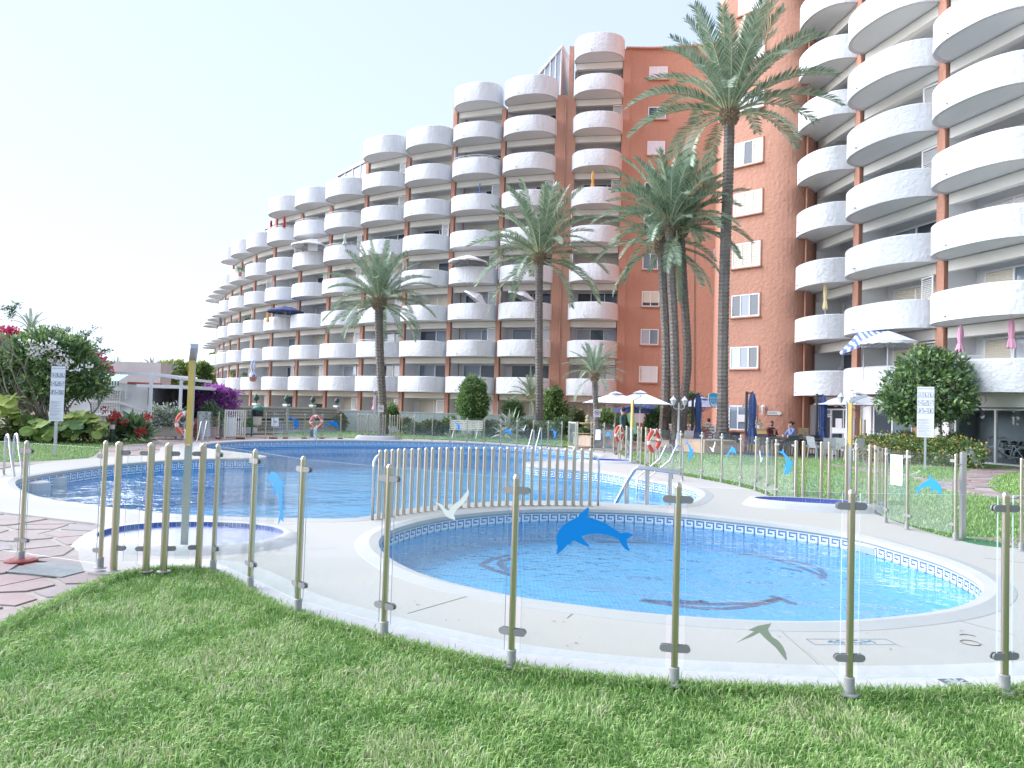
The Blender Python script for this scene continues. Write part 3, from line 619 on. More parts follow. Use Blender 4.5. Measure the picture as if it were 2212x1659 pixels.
def wing(root, bounds, tops, spec, rails, roofdepth=12, ground=True, pilw=None, start=0):
    """bounds: plan points along the facade; tops: highest balcony level per bay"""
    bays = []
    for i in range(len(bounds)-1): bays.append((bounds[i], bounds[i+1]))
    for i, ((a, b), T) in enumerate(zip(bays, tops)):
        M0, d, n, L = bay_matrix(a, b, 0); Pp = Matrix.Identity(4)
        # recess walls, ceilings, mass behind
        mb = MB()
        def q(x, y, z): return M0 @ Vector((x, y, z))
        zt = FH*T+.06
        mb.add([q(.1, -1.46, 0), q(LB-.1, -1.46, 0), q(LB-.1, -1.46, zt), q(.1, -1.46, zt)], [(0, 1, 2, 3)])
        for x in (.25, LB-.25): mb.add([q(x, 0, 0), q(x, -1.5, 0), q(x, -1.5, zt), q(x, 0, zt)], [(0, 1, 2, 3)])
        x0, x1 = -.02, LB+.02
        mb.add([q(x0, -1.5, 0), q(x1, -1.5, 0), q(x1, -roofdepth, 0), q(x0, -roofdepth, 0), q(x0, -1.5, zt), q(x1, -1.5, zt), q(x1, -roofdepth, zt), q(x0, -roofdepth, zt)], [(4, 5, 6, 7), (0, 3, 7, 4), (1, 5, 6, 2), (2, 6, 7, 3)])
        for k in range(1, T+1): mb.add([q(.17, 0, FH*k-.035), q(LB-.17, 0, FH*k-.035), q(LB-.17, -1.5, FH*k-.035), q(.17, -1.5, FH*k-.035)], [(0, 1, 2, 3)]); mb.add([q(.17, 0, FH*k+.1), q(LB-.17, 0, FH*k+.1), q(LB-.17, -1.5, FH*k+.1), q(.17, -1.5, FH*k+.1)], [(0, 1, 2, 3)])
        mb.build('wall', whitef, root)
        for k in range(1, T+1):
            m = BALT if k == T else BAL
            o = bpy.data.objects.new('balcony', m); COL.objects.link(o); o.parent = root; o.matrix_basis = Matrix.Translation((0, 0, FH*k)) @ M0
            o = bpy.data.objects.new('header_beam', HDR); COL.objects.link(o); o.parent = root; o.matrix_basis = Matrix.Translation((0, 0, FH*k)) @ M0
            if (i+start, k) in rails:
                o = bpy.data.objects.new('balcony_rail', RAIL); COL.objects.link(o); o.parent = root; o.matrix_basis = Matrix.Translation((0, 0, FH*k)) @ M0
        for k in range(0 if ground else 1, T):
            st = spec.get((i+start, k)) or random.choice(styles)
            z = Matrix.Translation((0, 0, FH*k+(.06 if k == 0 else .1))) @ M0
            if len(st) == 3 and i+start < 8: window(root, z, WF, XS, st)
            elif len(st) == 2 or i+start >= 8: window(root, z, WF2, [.72, 2.3, 4.1], st[:2])
            lv = spec.get(('l', i+start, k), random.random() < .55)
            if lv:
                o = bpy.data.objects.new('louvred_shutter', LOUV); COL.objects.link(o); o.parent = root
                if random.random() < .75: o.matrix_basis = z @ Matrix.Translation((LB-.95, -.05+random.uniform(0, .12), .15)) @ Matrix.Rotation(random.choice((0., .25, -.15)), 4, 'Z')
                else: o.matrix_basis = z @ Matrix.Translation((.2, .1, .15)) @ Matrix.Rotation(random.uniform(1.2, 1.7), 4, 'Z')
    return bays
def pilaster(root, p, d, n, wd, z1, z0=0., depth=.14, back=-1.5):
    c = Vector((p[0], p[1]))+n*(depth+back)/2
    return MB().box((c.x, c.y, (z0+z1)/2), (wd, depth-back, z1-z0), rz=math.atan2(d.y, d.x)).build('pilaster', orange, root)
def view_pt(x, D):      # plan point on the sight line through view column x at the horizon height
    q = W(x, 885+(x-1106)*.0297, D); return (q.x, q.y)
LW = [view_pt(x, D) for x, D in ((461, 98), (464.5, 94), (470, 90), (479, 86), (492.8, 82.5), (511.5, 79), (541.5, 75.4), (582, 72.1), (638.5, 69), (701.7, 66), (777, 63.1), (866, 60.5), (964.7, 58.4), (1071, 56.8), (1190, 55.4))]
lw_root = thing('apartment_wing', 'long curved white apartment wing with rounded balconies stepping down to the left', 'apartment building', (LW[8][0], LW[8][1], 0))
o_ = lw_root.location.copy(); lw_root.location = (0, 0, 0)
tops = [4, 5, 5, 5, 6, 6, 6, 7, 7, 7, 8, 8, 9, 9]      # from the far left end to bay B
# index i: 0..13 ; E=10, D=11, C=12, B=13
spec = {(13, 1): 'ggc', (13, 2): 'mcg', (13, 3): 'ggm', (13, 6): 'hgg', (13, 0): 'sss', (12, 0): 'www', (12, 1): 'mgg', (12, 2): 'cmg', (12, 3): 'gcs', (12, 8): 'sss', (11, 0): 'sss', (11, 1): 'mgc', (11, 2): 'gmg', (11, 3): 'sss', (10, 1): 'gmm', (10, 0): 'sgw', (11, 5): 'ggs', (9, 1): 'cmg', (9, 0): 'sgg', (8, 2): 'sgg', (9, 2): 'sws'}
lb = wing(lw_root, LW, tops, spec, {(12, 7), (9, 6), (8, 6), (7, 6), (6, 6), (5, 6), (4, 6), (9, 5), (10, 2), (4, 2), (7, 7)})
for i, p in enumerate(LW):
    T = max(tops[max(i-1, 0)], tops[min(i, len(tops)-1)]); a = LW[max(i-1, 0)]; b = LW[min(i+1, len(LW)-1)]
    M0, d, n, L = bay_matrix(a, b, 0)
    if i < len(LW)-1: pilaster(lw_root, p, d, n, .34, FH*T+(.9 if tops[min(i, 13)] > tops[max(i-1, 0)] else -.3))
# end wall at the far left and the back
mb = MB()
M0, d, n, L = bay_matrix(LW[0], LW[1], 0)
# bay A beside the terracotta tower, taller
A0, A1 = view_pt(1219, 55.3), view_pt(1333, 54.6); H1_A = 28.85
wing(lw_root, [A0, A1], [10], {(0, 1): 'sss', (0, 2): 'cgc', (0, 3): 'ggg', (0, 4): 'hhh', (0, 6): 'ggm', (0, 7): 'sss', (0, 8): 'gmg', (0, 9): 'ggg', (0, 0): 'sss', ('l', 0, 3): False}, set())
M0, d, n, L = bay_matrix(LW[-1], A0, 0); mid = ((LW[-1][0]+A0[0])/2, (LW[-1][1]+A0[1])/2)
pl_ = pilaster(lw_root, mid, d, n, 1.5, FH*9+.3); pilaster(lw_root, (A1[0]+.12, A1[1]), d, n, .60, H1_A, depth=.05); pilaster(lw_root, (A0[0]+d.x*-.17, A0[1]+d.y*-.17), d, n, .34, FH*10+1.25, FH*9+.3)
q_ = Vector(mid)+n*.19; MB().tube([(q_.x, q_.y, .2), (q_.x, q_.y, FH*9)], .06, 6).build('downpipe', orange, lw_root)
# glazed roof rooms
def roof_room(b, x0, x1, z, h0, h1, y0=-.1, y1=-4):
    M0 = bay_matrix(b[0], b[1], z)[0]; mb = MB()
    P4 = [(x0, y0), (x1, y0), (x1, y1), (x0, y1)]; hs = [h0, h1, h1, h0]
    mb.add([(p[0], p[1], 0) for p in P4]+[(p[0], p[1], hs[i]) for i, p in enumerate(P4)], [(4, 5, 6, 7), (1, 2, 6, 5), (2, 3, 7, 6), (0, 4, 7, 3)])
    mb.add([(x0-.1, y0+.12, h0), (x1+.1, y0+.12, h1), (x1+.1, y0+.12, h1+.25), (x0-.1, y0+.12, h0+.25), (x0-.1, y1, h0), (x1+.1, y1, h1), (x1+.1, y1, h1+.25), (x0-.1, y1, h0+.25)], [(0, 1, 2, 3), (3, 2, 6, 7), (0, 4, 5, 1), (0, 3, 7, 4), (1, 5, 6, 2)])
    for k in range(5):
        t = k/4; mb.box((x0+(x1-x0)*t, y0+.02, (h0+(h1-h0)*t)/2), (.08, .08, h0+(h1-h0)*t))
    o = mb.build('roof_room', whitef, lw_root, world=False); o.matrix_basis = M0
    for k in range(4):
        t0, t1 = k/4, (k+1)/4; p = MB().add([(x0+(x1-x0)*t0+.05, y0, .1), (x0+(x1-x0)*t1-.05, y0, .1), (x0+(x1-x0)*t1-.05, y0, h0+(h1-h0)*t1-.1), (x0+(x1-x0)*t0+.05, y0, h0+(h1-h0)*t0-.1)], [(0, 1, 2, 3)]).build('pane', panec, o, world=False)
roof_room(lb[9], .5, 4.3, FH*7+.1, 2.3, 3.0); roof_room(lb[13], 2.6, 4.3, FH*9+.1, 2.2, 4.2, -.5); roof_room(lb[6], 1.6, 4.4, FH*6+.1, 2.1, 2.3); roof_room(lb[3], 1.5, 4.3, FH*5+.1, 2.1, 2.3)
an = MB(); q = bayp(lb[11], 1, -4, FH*8); an.tube([q, q+Vector((0, 0, 2.6))], .03, 5); an.tube([q+Vector((-.8, 0, 2.5)), q+Vector((.9, 0, 2.4))], .02, 4)
for k in range(5): an.tube([q+Vector((-.6+k*.3, -.3, 2.47)), q+Vector((-.6+k*.3, .3, 2.47))], .012, 4)
an.build('aerial', flange, lw_root)
lw_root.location = o_
for ch in lw_root.children: ch.matrix_parent_inverse = Matrix.Translation(-o_)
# ------------------------------------------------------------ terracotta tower
S2R = view_pt(1753, 40.2)
S1 = [A1, view_pt(1405, 54.5), view_pt(1470, 54.1), view_pt(1537, 53.4)]
S2 = [view_pt(1553.5, 41.7), view_pt(1587, 41.0), view_pt(1647, 39.8), view_pt(1690, 39.2), view_pt(1722, 39.15), view_pt(1745, 39.5), S2R]
tw = thing('apartment_tower', 'terracotta stucco apartment tower with rows of single white windows behind the palms', 'apartment building', (S2[0][0], S2[0][1], 0))
mb = MB(); H1, H2 = 28.9, 37.0
s1 = smooth_poly([Vector(p) for p in S1], 1, False); s2 = smooth_poly([Vector(p) for p in S2], 2, False)
def wallstrip(pts, z0, z1, m=0):
    n = len(pts); mb.add([(p[0], p[1], z0) for p in pts]+[(p[0], p[1], z1) for p in pts], [(i, i+1, n+i+1, n+i) for i in range(n-1)], m)
wallstrip(s1, 0, H1); wallstrip([s1[-1], s2[0]], 0, H2); wallstrip(s2, 0, H2)
bk = [Vector((S2R[0]+9, S2R[1]+3)), Vector((S2R[0]+8, 66)), Vector((A1[0], 66))]
wallstrip([s2[-1], bk[0], bk[1]], 0, H2); wallstrip([bk[1], bk[2], Vector(A1)], 0, H1)
for pts, z in ((s1+[Vector((s1[-1].x, 66)), bk[2]], H1-.5), (s2+bk[:2]+[Vector((19.6, 66)), s1[-1]], H2-.1)):
    tri = tessellate_polygon([[Vector((p[0], p[1], 0)) for p in pts]]); mb.add([(p[0], p[1], z) for p in pts], [tuple(t) for t in tri])
mb.build('wall', orange, tw)
# coping line on the lower part
cp = MB(); n = len(s1)
for a, b in zip(s1, s1[1:]): cp.bar((a.x, a.y, H1), (b.x, b.y, H1), .4, .12)
cp.build('parapet_coping', orange, tw)
def tower_window(x0, x1, ytop, ybot, wall, style, sill=True, nf=2):
    """a window set 12 cm into the wall; corners read from the picture onto the wall plane"""
    xm = (x0+x1)/2; best = None
    for a, b in zip(wall, wall[1:]):
        pa, pb = Vector((a[0], a[1])), Vector((b[0], b[1]))
        xa, xb = a[0]/a[1]*F+CX, b[0]/b[1]*F+CX
        if min(xa, xb)-8 <= xm <= max(xa, xb)+8: best = (a, b); break
    if best is None: return
    a, b = best; p0 = PL(x0, ybot, a, b); p1 = PL(x1, ybot, a, b); t0 = PL(xm, ytop, a, b)
    z0 = (PL(xm, ybot, a, b)).z; z1 = t0.z; d = Vector((p1.x-p0.x, p1.y-p0.y, 0)); L = d.length; d.normalize(); nn = Vector((d.y, -d.x, 0))
    if nn.dot(p0) > 0: nn = -nn
    H = z1-z0; fr = MB(); T = .06; Mx = Matrix(((d.x, nn.x, 0, p0.x), (d.y, nn.y, 0, p0.y), (0, 0, 1, z0), (0, 0, 0, 1)))
    fr.box((L/2, .0, H-T/2), (L, .07, T)); fr.box((L/2, .0, T/2), (L, .07, T))
    for k in range(nf+1): fr.box((T/2+(L-T)*k/nf, .003, H/2), (T, .07, H-2*T))
    # dark recess reveals: a surround standing back in the wall
    o = fr.build('window', frame_w, tw, world=False); o.matrix_parent_inverse = Matrix.Translation(-tw.location); o.matrix_basis = Mx
    for k in range(nf):
        a_ = T+(L-T)*k/nf; b_ = (L-T)*(k+1)/nf; st = style[k % len(style)]
        if st in 'sw': slat_panel(a_, b_, T, H-T, .0).build('roller_shutter', shut if st == 's' else shutw, o, world=False)
        elif st == 'b': MB().box(((a_+b_)/2, .0, H/2), (b_-a_, .04, H-2*T)).build('blind', M('lilac_blind', (.72, .70, .76), .6), o, world=False)
        elif st == 'h':
            slat_panel(a_, b_, H*.25, H-T, .0).build('roller_shutter', shut, o, world=False); MB().box(((a_+b_)/2, .0, H*.14), (b_-a_, .02, H*.2)).build('pane', pane, o, world=False)
        else: MB().box(((a_+b_)/2, .0, H/2), (b_-a_, .02, H-2*T)).build('pane', {'g': pane, 'c': panec, 'm': panem}[st], o, world=False)
    si = MB().box((L/2, .08, -.05), (L+.16, .16, .07)); si.box((L/2, .01, H+.03), (L+.1, .05, .05))
    si.box((-.04, .01, H/2), (.05, .05, H)); si.box((L+.04, .01, H/2), (.05, .05, H))
    s_ = si.build('window_surround', orange, o, world=False)
    return o
# left face: eight floors of windows
for (x0, x1, yt, yb, st) in ((1402,1442,144,172,'bb'),(1400,1438,231,258,'gc'),(1398,1436,305,335,'bb'),(1392,1428,394,422,'gc'),(1390,1426,470,500,'gm'),(1387.5,1421,548,582,'mm'),(1386,1424,629,662,'h'),(1383.5,1422,711,744.5,'cm'),(1380,1420,791,826,'ww'),(1370,1400,885,913,'ww')):
    tower_window(x0, x1, yt, yb, s1, st)
tower_window(1541, 1548.5, 538, 574, s1, 'c', nf=1); tower_window(1541, 1547, 880, 913, s1, 'g', nf=1)
# right face: triple windows
for (x0, x1, yt, yb, st) in ((1595,1653,-14,26,'www'),(1593,1651,96,133,'wgw'),(1591,1650,200,238,'wwc'),(1587,1647,304,356,'cgs'),(1585,1645.5,414,464,'sss'),(1581.5,1642,524,577,'sss'),(1580,1640,636,684,'gmg'),(1577,1637.5,749,796,'cmg')):
    tower_window(x0, x1, yt, yb, s2, st, nf=3)
def wall_at(x, y, wall, off=.08):
    for a, b in zip(wall, wall[1:]):
        if min(a[0]/a[1], b[0]/b[1])*F+CX-6 <= x <= max(a[0]/a[1], b[0]/b[1])*F+CX+6: return PL(x, y, (a[0], a[1]), (b[0], b[1]), off)
q = wall_at(1737, 800, s2, .12); MB().tube([(q.x, q.y, 0), (q.x, q.y, H2)], .06, 8).build('downpipe', orange, tw)
for y in (152, 262, 372, 482, 594, 706, 820):
    q = wall_at(1564, y, s2, .05)
    if q: MB().lathe([(.10, 0), (.10, .05), (.06, .06)], 12).xf(Matrix.Translation(q) @ Matrix.Rotation(R(90), 4, 'X')).build('vent', soffit, tw)
q0_, q1_ = wall_at(1500, 300, s1, .04), wall_at(1500, 900, s1, .04); MB().tube([q0_, q1_], .025, 5).build('cable', M('cable_grey', (.25, .22, .2), .7), tw)
gw = tower_window(1574, 1633, 876, 929, s2, 'mmm', nf=3)
# ------------------------------------------------------------ right wing
RW = [S2R, view_pt(1849, 36.0), view_pt(2033, 30.9), view_pt(2282, 26.1), view_pt(2640, 21.6)]
rw = thing('apartment_wing', 'near white apartment wing with deep rounded balconies and terracotta piers at the right', 'apartment building', (RW[1][0], RW[1][1], 0))
o_ = rw.location.copy(); rw.location = (0, 0, 0)
rspec = {(0, 1): 'gg', (0, 2): 'cg', (0, 3): 'gg', (0, 4): 'gg', (0, 5): 'gg', (0, 6): 'gg', (0, 7): 'gg', (1, 1): 'sgg', (1, 2): 'sss', (1, 3): 'mgm', (1, 4): 'gmg', (1, 5): 'sss', (1, 6): 'sss', (1, 7): 'ssw', (2, 1): 'scc', (2, 2): 'smm', (2, 3): 'www', (2, 4): 'sgg', (2, 5): 'sgg', (2, 6): 'sss', ('l', 1, 2): True, ('l', 1, 5): True, ('l', 1, 3): False, ('l', 2, 1): False, ('l', 0, 1): False, ('l', 0, 2): False, ('l', 0, 3): False, ('l', 0, 4): False, ('l', 0, 5): False, ('l', 1, 1): True, ('l', 2, 4): False}
rb = wing(rw, RW, [12, 12, 12, 12], rspec, set(), ground=False, roofdepth=10)
for i, p in enumerate(RW[1:], 1):
    a = RW[i-1]; b = RW[min(i+1, len(RW)-1)]; M0, d, n, L = bay_matrix(a, b, 0)
    if i < 4: pilaster(rw, p, d, n, .42, FH*12, .0 if i == 1 else 2.3)
# ground floor of the right wing
def gq(b, x, y, z): return bayp(b, x, y, z)
gb = MB()
b0, b1, b2 = rb[0], rb[1], rb[2]
def slab(b, x0, x1, y, z0, z1, th, mb, mi=0):
    M0, d, n, L = bay_matrix(b[0], b[1], 0); c = M0 @ Vector(((x0+x1)/2, y, (z0+z1)/2)); mb.box(tuple(c), ((x1-x0)*L/LB, th, z1-z0), mi, rz=math.atan2(d.y, d.x))
# bay 0: restaurant entrance
slab(b0, .0, .55, .10, 0, 2.3, .5, gb); slab(b0, 4.05, 4.35, .06, 0, 2.3, .3, gb); slab(b0, .55, 4.05, .02, 2.62, 2.74, .4, gb); slab(b0, .55, 4.05, -.3, 2.15, 2.62, .08, gb)
gb.build('ground_floor_wall', whitef, rw)
def gwin(b, x0, x1, z0, z1, y, n, mt, fm=frame_w, name='window', mull=None):
    M0, d, nn, L = bay_matrix(b[0], b[1], 0); fr = MB(); T = .07
    for z in (z0+T/2, z1-T/2): slab(b, x0, x1, y, z-T/2, z+T/2, .09, fr)
    for k in range(n+1):
        xc = x0+.03+(x1-x0-.06)*k/n; slab(b, xc-.035, xc+.035, y+.003, z0+T, z1-T, .09, fr)
    o = fr.build(name, fm, rw)
    for k in range(n):
        p = MB(); slab(b, x0+.07+(x1-x0-.06)*k/n, x0+(x1-x0-.06)*(k+1)/n, y-.01, z0+T, z1-T, .02, p); p.build('pane', mt if not isinstance(mt, list) else mt[k], o)
    return o
door_dark = glassmat('restaurant_glass', (.75, .8, .8), 1.5)
gwin(b0, .60, 1.6, 0.0, 1.75, -.28, 1, pane, name='door'); gwin(b0, 1.62, 4.03, .0, 2.12, -.28, 2, pane, name='door'); gwin(b0, .60, 1.6, 1.78, 2.12, -.28, 1, panem)
nt1 = MB(); slab(b0, 2.15, 2.75, -.2, 1.15, 1.62, .02, nt1); nt1.build('paper_notice', M('paper', (.8, .8, .82), .7), rw)
sg = thing('restaurant_sign', 'black restaurant fascia sign with white BRASA lettering above the entrance', 'sign', gq(b0, 2.1, .02, 2.35))
M0, d, n, L = bay_matrix(b0[0], b0[1], 0); dd = Vector((d.x, d.y, 0))
if dd.dot(Vector((0, -1, 0))) < 0: dd = -dd      # reading direction: far to near = left to right
sc0 = gq(b0, 1.9, .0, 2.38)
sb = MB(); slab(b0, .75, 3.05, -.22, 2.14, 2.62, .05, sb); sb.build('sign_board', M('sign_black', (.02, .02, .025), .4), sg)
tx = text_mb('BRASA', .26, .004); tx.xf(frame(gq(b0, 2.2, -.17, 2.45), dd, (0, 0, 1))); tx.build('lettering', M('sign_white', (.8, .8, .78), .5), sg)
tx = text_mb('BEER', .13, .004); tx.xf(frame(gq(b0, 2.2, -.17, 2.25), dd, (0, 0, 1))); tx.build('lettering', MATS['sign_white'], sg)
fk = MB(); cc = gq(b0, 2.8, -.17, 2.38)
for s_ in (-1, 1): fk.bar(cc+dd*(-.09*s_)+Vector((0, 0, -.15)), cc+dd*(.09*s_)+Vector((0, 0, .15)), .035, .02); fk.ball(cc+dd*(.1*s_)+Vector((0, 0, .15)), (.05, .03, .06), 6, 4)
fk.build('crossed_cutlery', M('sign_orange', (.55, .25, .08), .5), sg)
# bay 1: dark shop window, terracotta below and beside
ob = MB(); slab(b1, .2, 4.4, -.30, 0, .78, .3, ob); slab(b1, 2.9, 4.38, -.3, .78, 2.35, .3, ob); ob.build('ground_floor_wall', orange, rw)
wbm = MB(); slab(b1, .2, .75, -.27, .78, 2.3, .3, wbm); slab(b1, .2, 4.38, -.22, 2.3, 2.74, .3, wbm); slab(b1, .2, 2.9, -.18, .76, .83, .42, wbm); wbm.build('ground_floor_wall', whitef, rw)
gwin(b1, .78, 2.88, .84, 2.28, -.25, 2, [pane, panem])
# bay 2: sliding glass doors with bicycles behind
wbm = MB(); slab(b2, -.1, .55, -.02, 0, 2.25, .5, wbm); slab(b2, -.1, 6, .02, 2.22, 2.76, .5, wbm); slab(b2, 3.9, 4.4, -.02, 0, 2.2, .5, wbm); wbm.build('ground_floor_wall', whitef, rw)
roomglass = glassmat('room_glass', (.86, .90, .91), 1.25)
gwin(b2, .58, 3.9, 0.02, 2.18, -.05, 2, roomglass, name='sliding_door')
rm_ = MB(); M0, d, n, L = bay_matrix(b2[0], b2[1], 0)
def rq(x, y, z): return tuple(M0 @ Vector((x, y, z)))
rm_.add([rq(.3, -1.4, 0), rq(4.3, -1.4, 0), rq(4.3, -1.4, 2.6), rq(.3, -1.4, 2.6), rq(.3, -.1, .0), rq(4.3, -.1, .0), rq(.3, -.1, 2.6), rq(4.3, -.1, 2.6)], [(0, 1, 2, 3), (0, 4, 5, 1), (3, 2, 7, 6), (0, 3, 6, 4), (1, 5, 7, 2)])
rm_.build('store_room', M('store_grey', (.34, .36, .38), .9), rw)
oval = MB(); oc = gq(b2, 1.9, .285, 2.5); M0, d, n, L = bay_matrix(b2[0], b2[1], 0)
oval.tube([oc+Vector((d.x, d.y, 0))*.22*math.cos(t)+Vector((0, 0, .2*math.sin(t))) for t in [k*math.pi/10 for k in range(21)]], .012, 4); oval.ball(oc, (.05, .05, .05), 6, 4)
oval.build('wall_plaque', whitef, rw)
rw.location = o_
for ch in rw.children: ch.matrix_parent_inverse = Matrix.Translation(-o_)
# ------------------------------------------------------------ fences
def post_mesh(r, h, socket=True, base='round'):
    mb = MB(); mb.lathe([(r, .0), (r, h-.02), (r+.001, h-.02), (r+.001, h-.012), (r*.85, h-.003), (r*.5, h+.006), (0.001, h+.009)], 16)
    if socket:
        mb.lathe([(.029, .0), (.029, .095), (.024, .10)], 14, mi=1); mb.lathe([(.055, 0), (.055, .008), (.03, .012)], 14, mi=1)
    else: mb.lathe([(r+.028, 0), (r+.028, .008), (r, .010)], 14, mi=1)
    return mb.mesh('post', [brass, flange], 'auto')
POSTN = post_mesh(.0205, 1.15); POSTT = post_mesh(.031, 1.15, False); POSTB = post_mesh(.030, .955, False); POSTF = post_mesh(.021, 1.13)
def clamp_mesh():
    mb = MB(); n = 8; P = [(.012, -.0205), (.066, -.0205)]
    P += [(.066+.0205*math.sin(math.pi*k/n), -.0205*math.cos(math.pi*k/n)) for k in range(1, n)]+[(.066, .0205), (.012, .0205)]
    for y0, y1 in ((-.017, -.0075), (.0075, .017)):
        m = len(P); mb.add([(x, y0, z) for x, z in P]+[(x, y1, z) for x, z in P], [tuple(range(m)), tuple(range(2*m-1, m-1, -1))]+[(i, (i+1) % m, m+(i+1) % m, m+i) for i in range(m)])
    return mb.mesh('clamp', clampm, 'auto')
CLAMP = clamp_mesh()
brick_red = M('red_foot', (.22, .035, .03), .7)
DOL = [(333,571),(327,560),(334,530),(338,497),(326,465),(323,430),(333,385),(355,340),(395,295),(450,258),(530,218),(560,180),(600,145),(628,127),(638,133),(633,180),(624,222),(690,238),(760,262),(830,300),(885,338),(940,374),(965,366),(1010,367),(1053,382),(1053,395),(1025,415),(995,435),(998,470),(1010,505),(1024,535),(1018,544),(985,525),(950,485),(922,435),(870,405),(800,385),(730,377),(660,377),(610,386),(568,403),(580,425),(610,460),(638,490),(636,500),(600,492),(550,468),(497,441),(465,462),(463,480),(432,482),(400,520),(360,555)]
DOLV = [(255,80),(290,110),(325,180),(355,198),(378,228),(365,243),(343,257),(352,340),(352,480),(348,590),(347,628),(366,738),(362,742),(330,700),(299,774),(296,766),(304,690),(320,630),(312,500),(298,400),(275,320),(258,292),(246,340),(238,402),(234,402),(228,330),(230,245),(205,225),(203,212),(165,192),(150,165),(150,148),(176,136),(185,105),(200,85),(225,78)]
BIRD1 = [(205,312),(300,385),(400,430),(498,530),(540,545),(600,460),(650,415),(740,360),(800,280),(905,158),(917,185),(915,250),(860,350),(800,430),(700,510),(635,620),(655,680),(662,742),(640,715),(560,690),(480,645),(455,600),(400,500),(300,400)]
BIRD2 = [(222,478),(350,395),(530,282),(480,268),(425,260),(600,185),(700,165),(785,152),(812,128),(795,195),(765,235),(770,270),(830,370),(930,430),(1010,530),(1060,640),(1075,740),(1062,765),(1000,690),(900,560),(820,490),(700,380),(620,300),(520,355),(350,420)]
blue = M('sticker_blue', (.0, .20, .66), .5); bird_m = M('bird_film', (.52, .56, .55), .7); bird_g = M('bird_film_green', (.36, .40, .31), .7)
def zoomv(pts, x0, y0, s): return [(x0*.553+x*s, y0*.553+y*s) for x, y in pts]
DOLW = zoomv(DOL, 2040, 1930, 520/1270*.553); DOLVW = zoomv(DOLV, 1000, 1820, 250/850*.553)
BIRD1W = zoomv(BIRD1, 1640, 1880, 260/1238*.553); BIRD2W = zoomv(BIRD2, 2820, 2400, 300/1270*.553)
def norm_shape(pts):
    a = np.array(pts, float); c = (a.min(0)+a.max(0))/2; s = (a.max(0)-a.min(0))[0]; return [((x-c[0])/s, -(y-c[1])/s) for x, y in pts]
DN, BN = norm_shape(DOL), norm_shape(BIRD1)
class Fence:
    def __init__(s, root): s.root = root; s.posts = []; s.panels = {}
    def post(s, x, y, kind='n', z=.02, mesh=None, foot=None, p=None):
        q = p if p is not None else V(x, y, z); me = mesh or {'n': POSTN, 't': POSTT, 'f': POSTF}[kind]
        o = inst(me, 'post', None, (q.x, q.y, z), random.uniform(0, 3)); par(o, s.root)
        if foot: MB().box((q.x, q.y, z+.035), (foot, foot*.7, .07)).build('foot', brick_red, o)
        s.posts.append((q, o, kind)); return len(s.posts)-1
    def panel(s, i, j, g0=.052, g1=.052, z0=.085, z1=1.135, clamp=(True, True), mat=None):
        a, b = s.posts[i][0], s.posts[j][0]; d = Vector((b.x-a.x, b.y-a.y, 0)); L = d.length; d.normalize(); rz = math.atan2(d.y, d.x); zb = a.z
        mb = MB(); l = L-g0-g1; c = (a+b)/2+d*(g0-g1)/2; cz = zb+(z0+z1)/2
        mb.box((0, 0, 0), (l, .008, z1-z0)); mb.m = [1, 1, 0, 0, 1, 1]   # x faces, y faces, z faces
        mb.m = [1, 1, 1, 1, 1, 1]
        for k, f in enumerate(mb.f):
            ys = {round(mb.v[i_][1], 4) for i_ in f}
            if len(ys) == 1: mb.m[k] = 0
        o = inst(mb.mesh('glass_panel', [mat or glass, gedge]), 'glass_panel', None, (c.x, c.y, cz), rz); par(o, s.root)
        for e, (p, po, sg) in enumerate(((a, s.posts[i][1], 1), (b, s.posts[j][1], -1))):
            if not clamp[e]: continue
            kind = s.posts[(i, j)[e]][2]; off = .010 if kind == 't' else 0
            for zc in (.205, 1.06):
                q = p+d*sg*off; c_ = inst(CLAMP, 'clamp', None, (q.x, q.y, zb+zc), rz+(0 if sg > 0 else math.pi)); par(c_, po)
        s.panels[i, j] = (o, a, b, d); return o
    def sticker(s, ij, pts, mat, name='dolphin_sticker', label=None):
        o, a, b, d = s.panels[ij]; P3 = [PL(x, y, a, b, .006) for x, y in pts]; nn = Vector((d.y, -d.x, 0)); nn = nn if nn.dot(a) < 0 else -nn
        r_ = MB().plate(P3, nn*.0012).build(name, mat, o); 
        if label: r_['label'] = label
        return r_
    def sticker_at(s, ij, t, z, w_, rot, shape, mat, name='dolphin_sticker', flip=False, label=None):
        o, a, b, d = s.panels[ij]; nn = Vector((d.y, -d.x, 0)); nn = nn if nn.dot(a) < 0 else -nn
        dx = d if (Vector((1, 0, 0)).dot(d) > 0) else -d; c = a+(b-a)*t; c = Vector((c.x, c.y, z))+nn*.006; f = -1 if flip else 1
        ca, sa = math.cos(rot), math.sin(rot); P3 = [c+dx*((x*ca-y*sa)*w_*f)+Vector((0, 0, (x*sa+y*ca)*w_)) for x, y in shape]
        r_ = MB().plate(P3, nn*.0012).build(name, mat, o)
        if label: r_['label'] = label
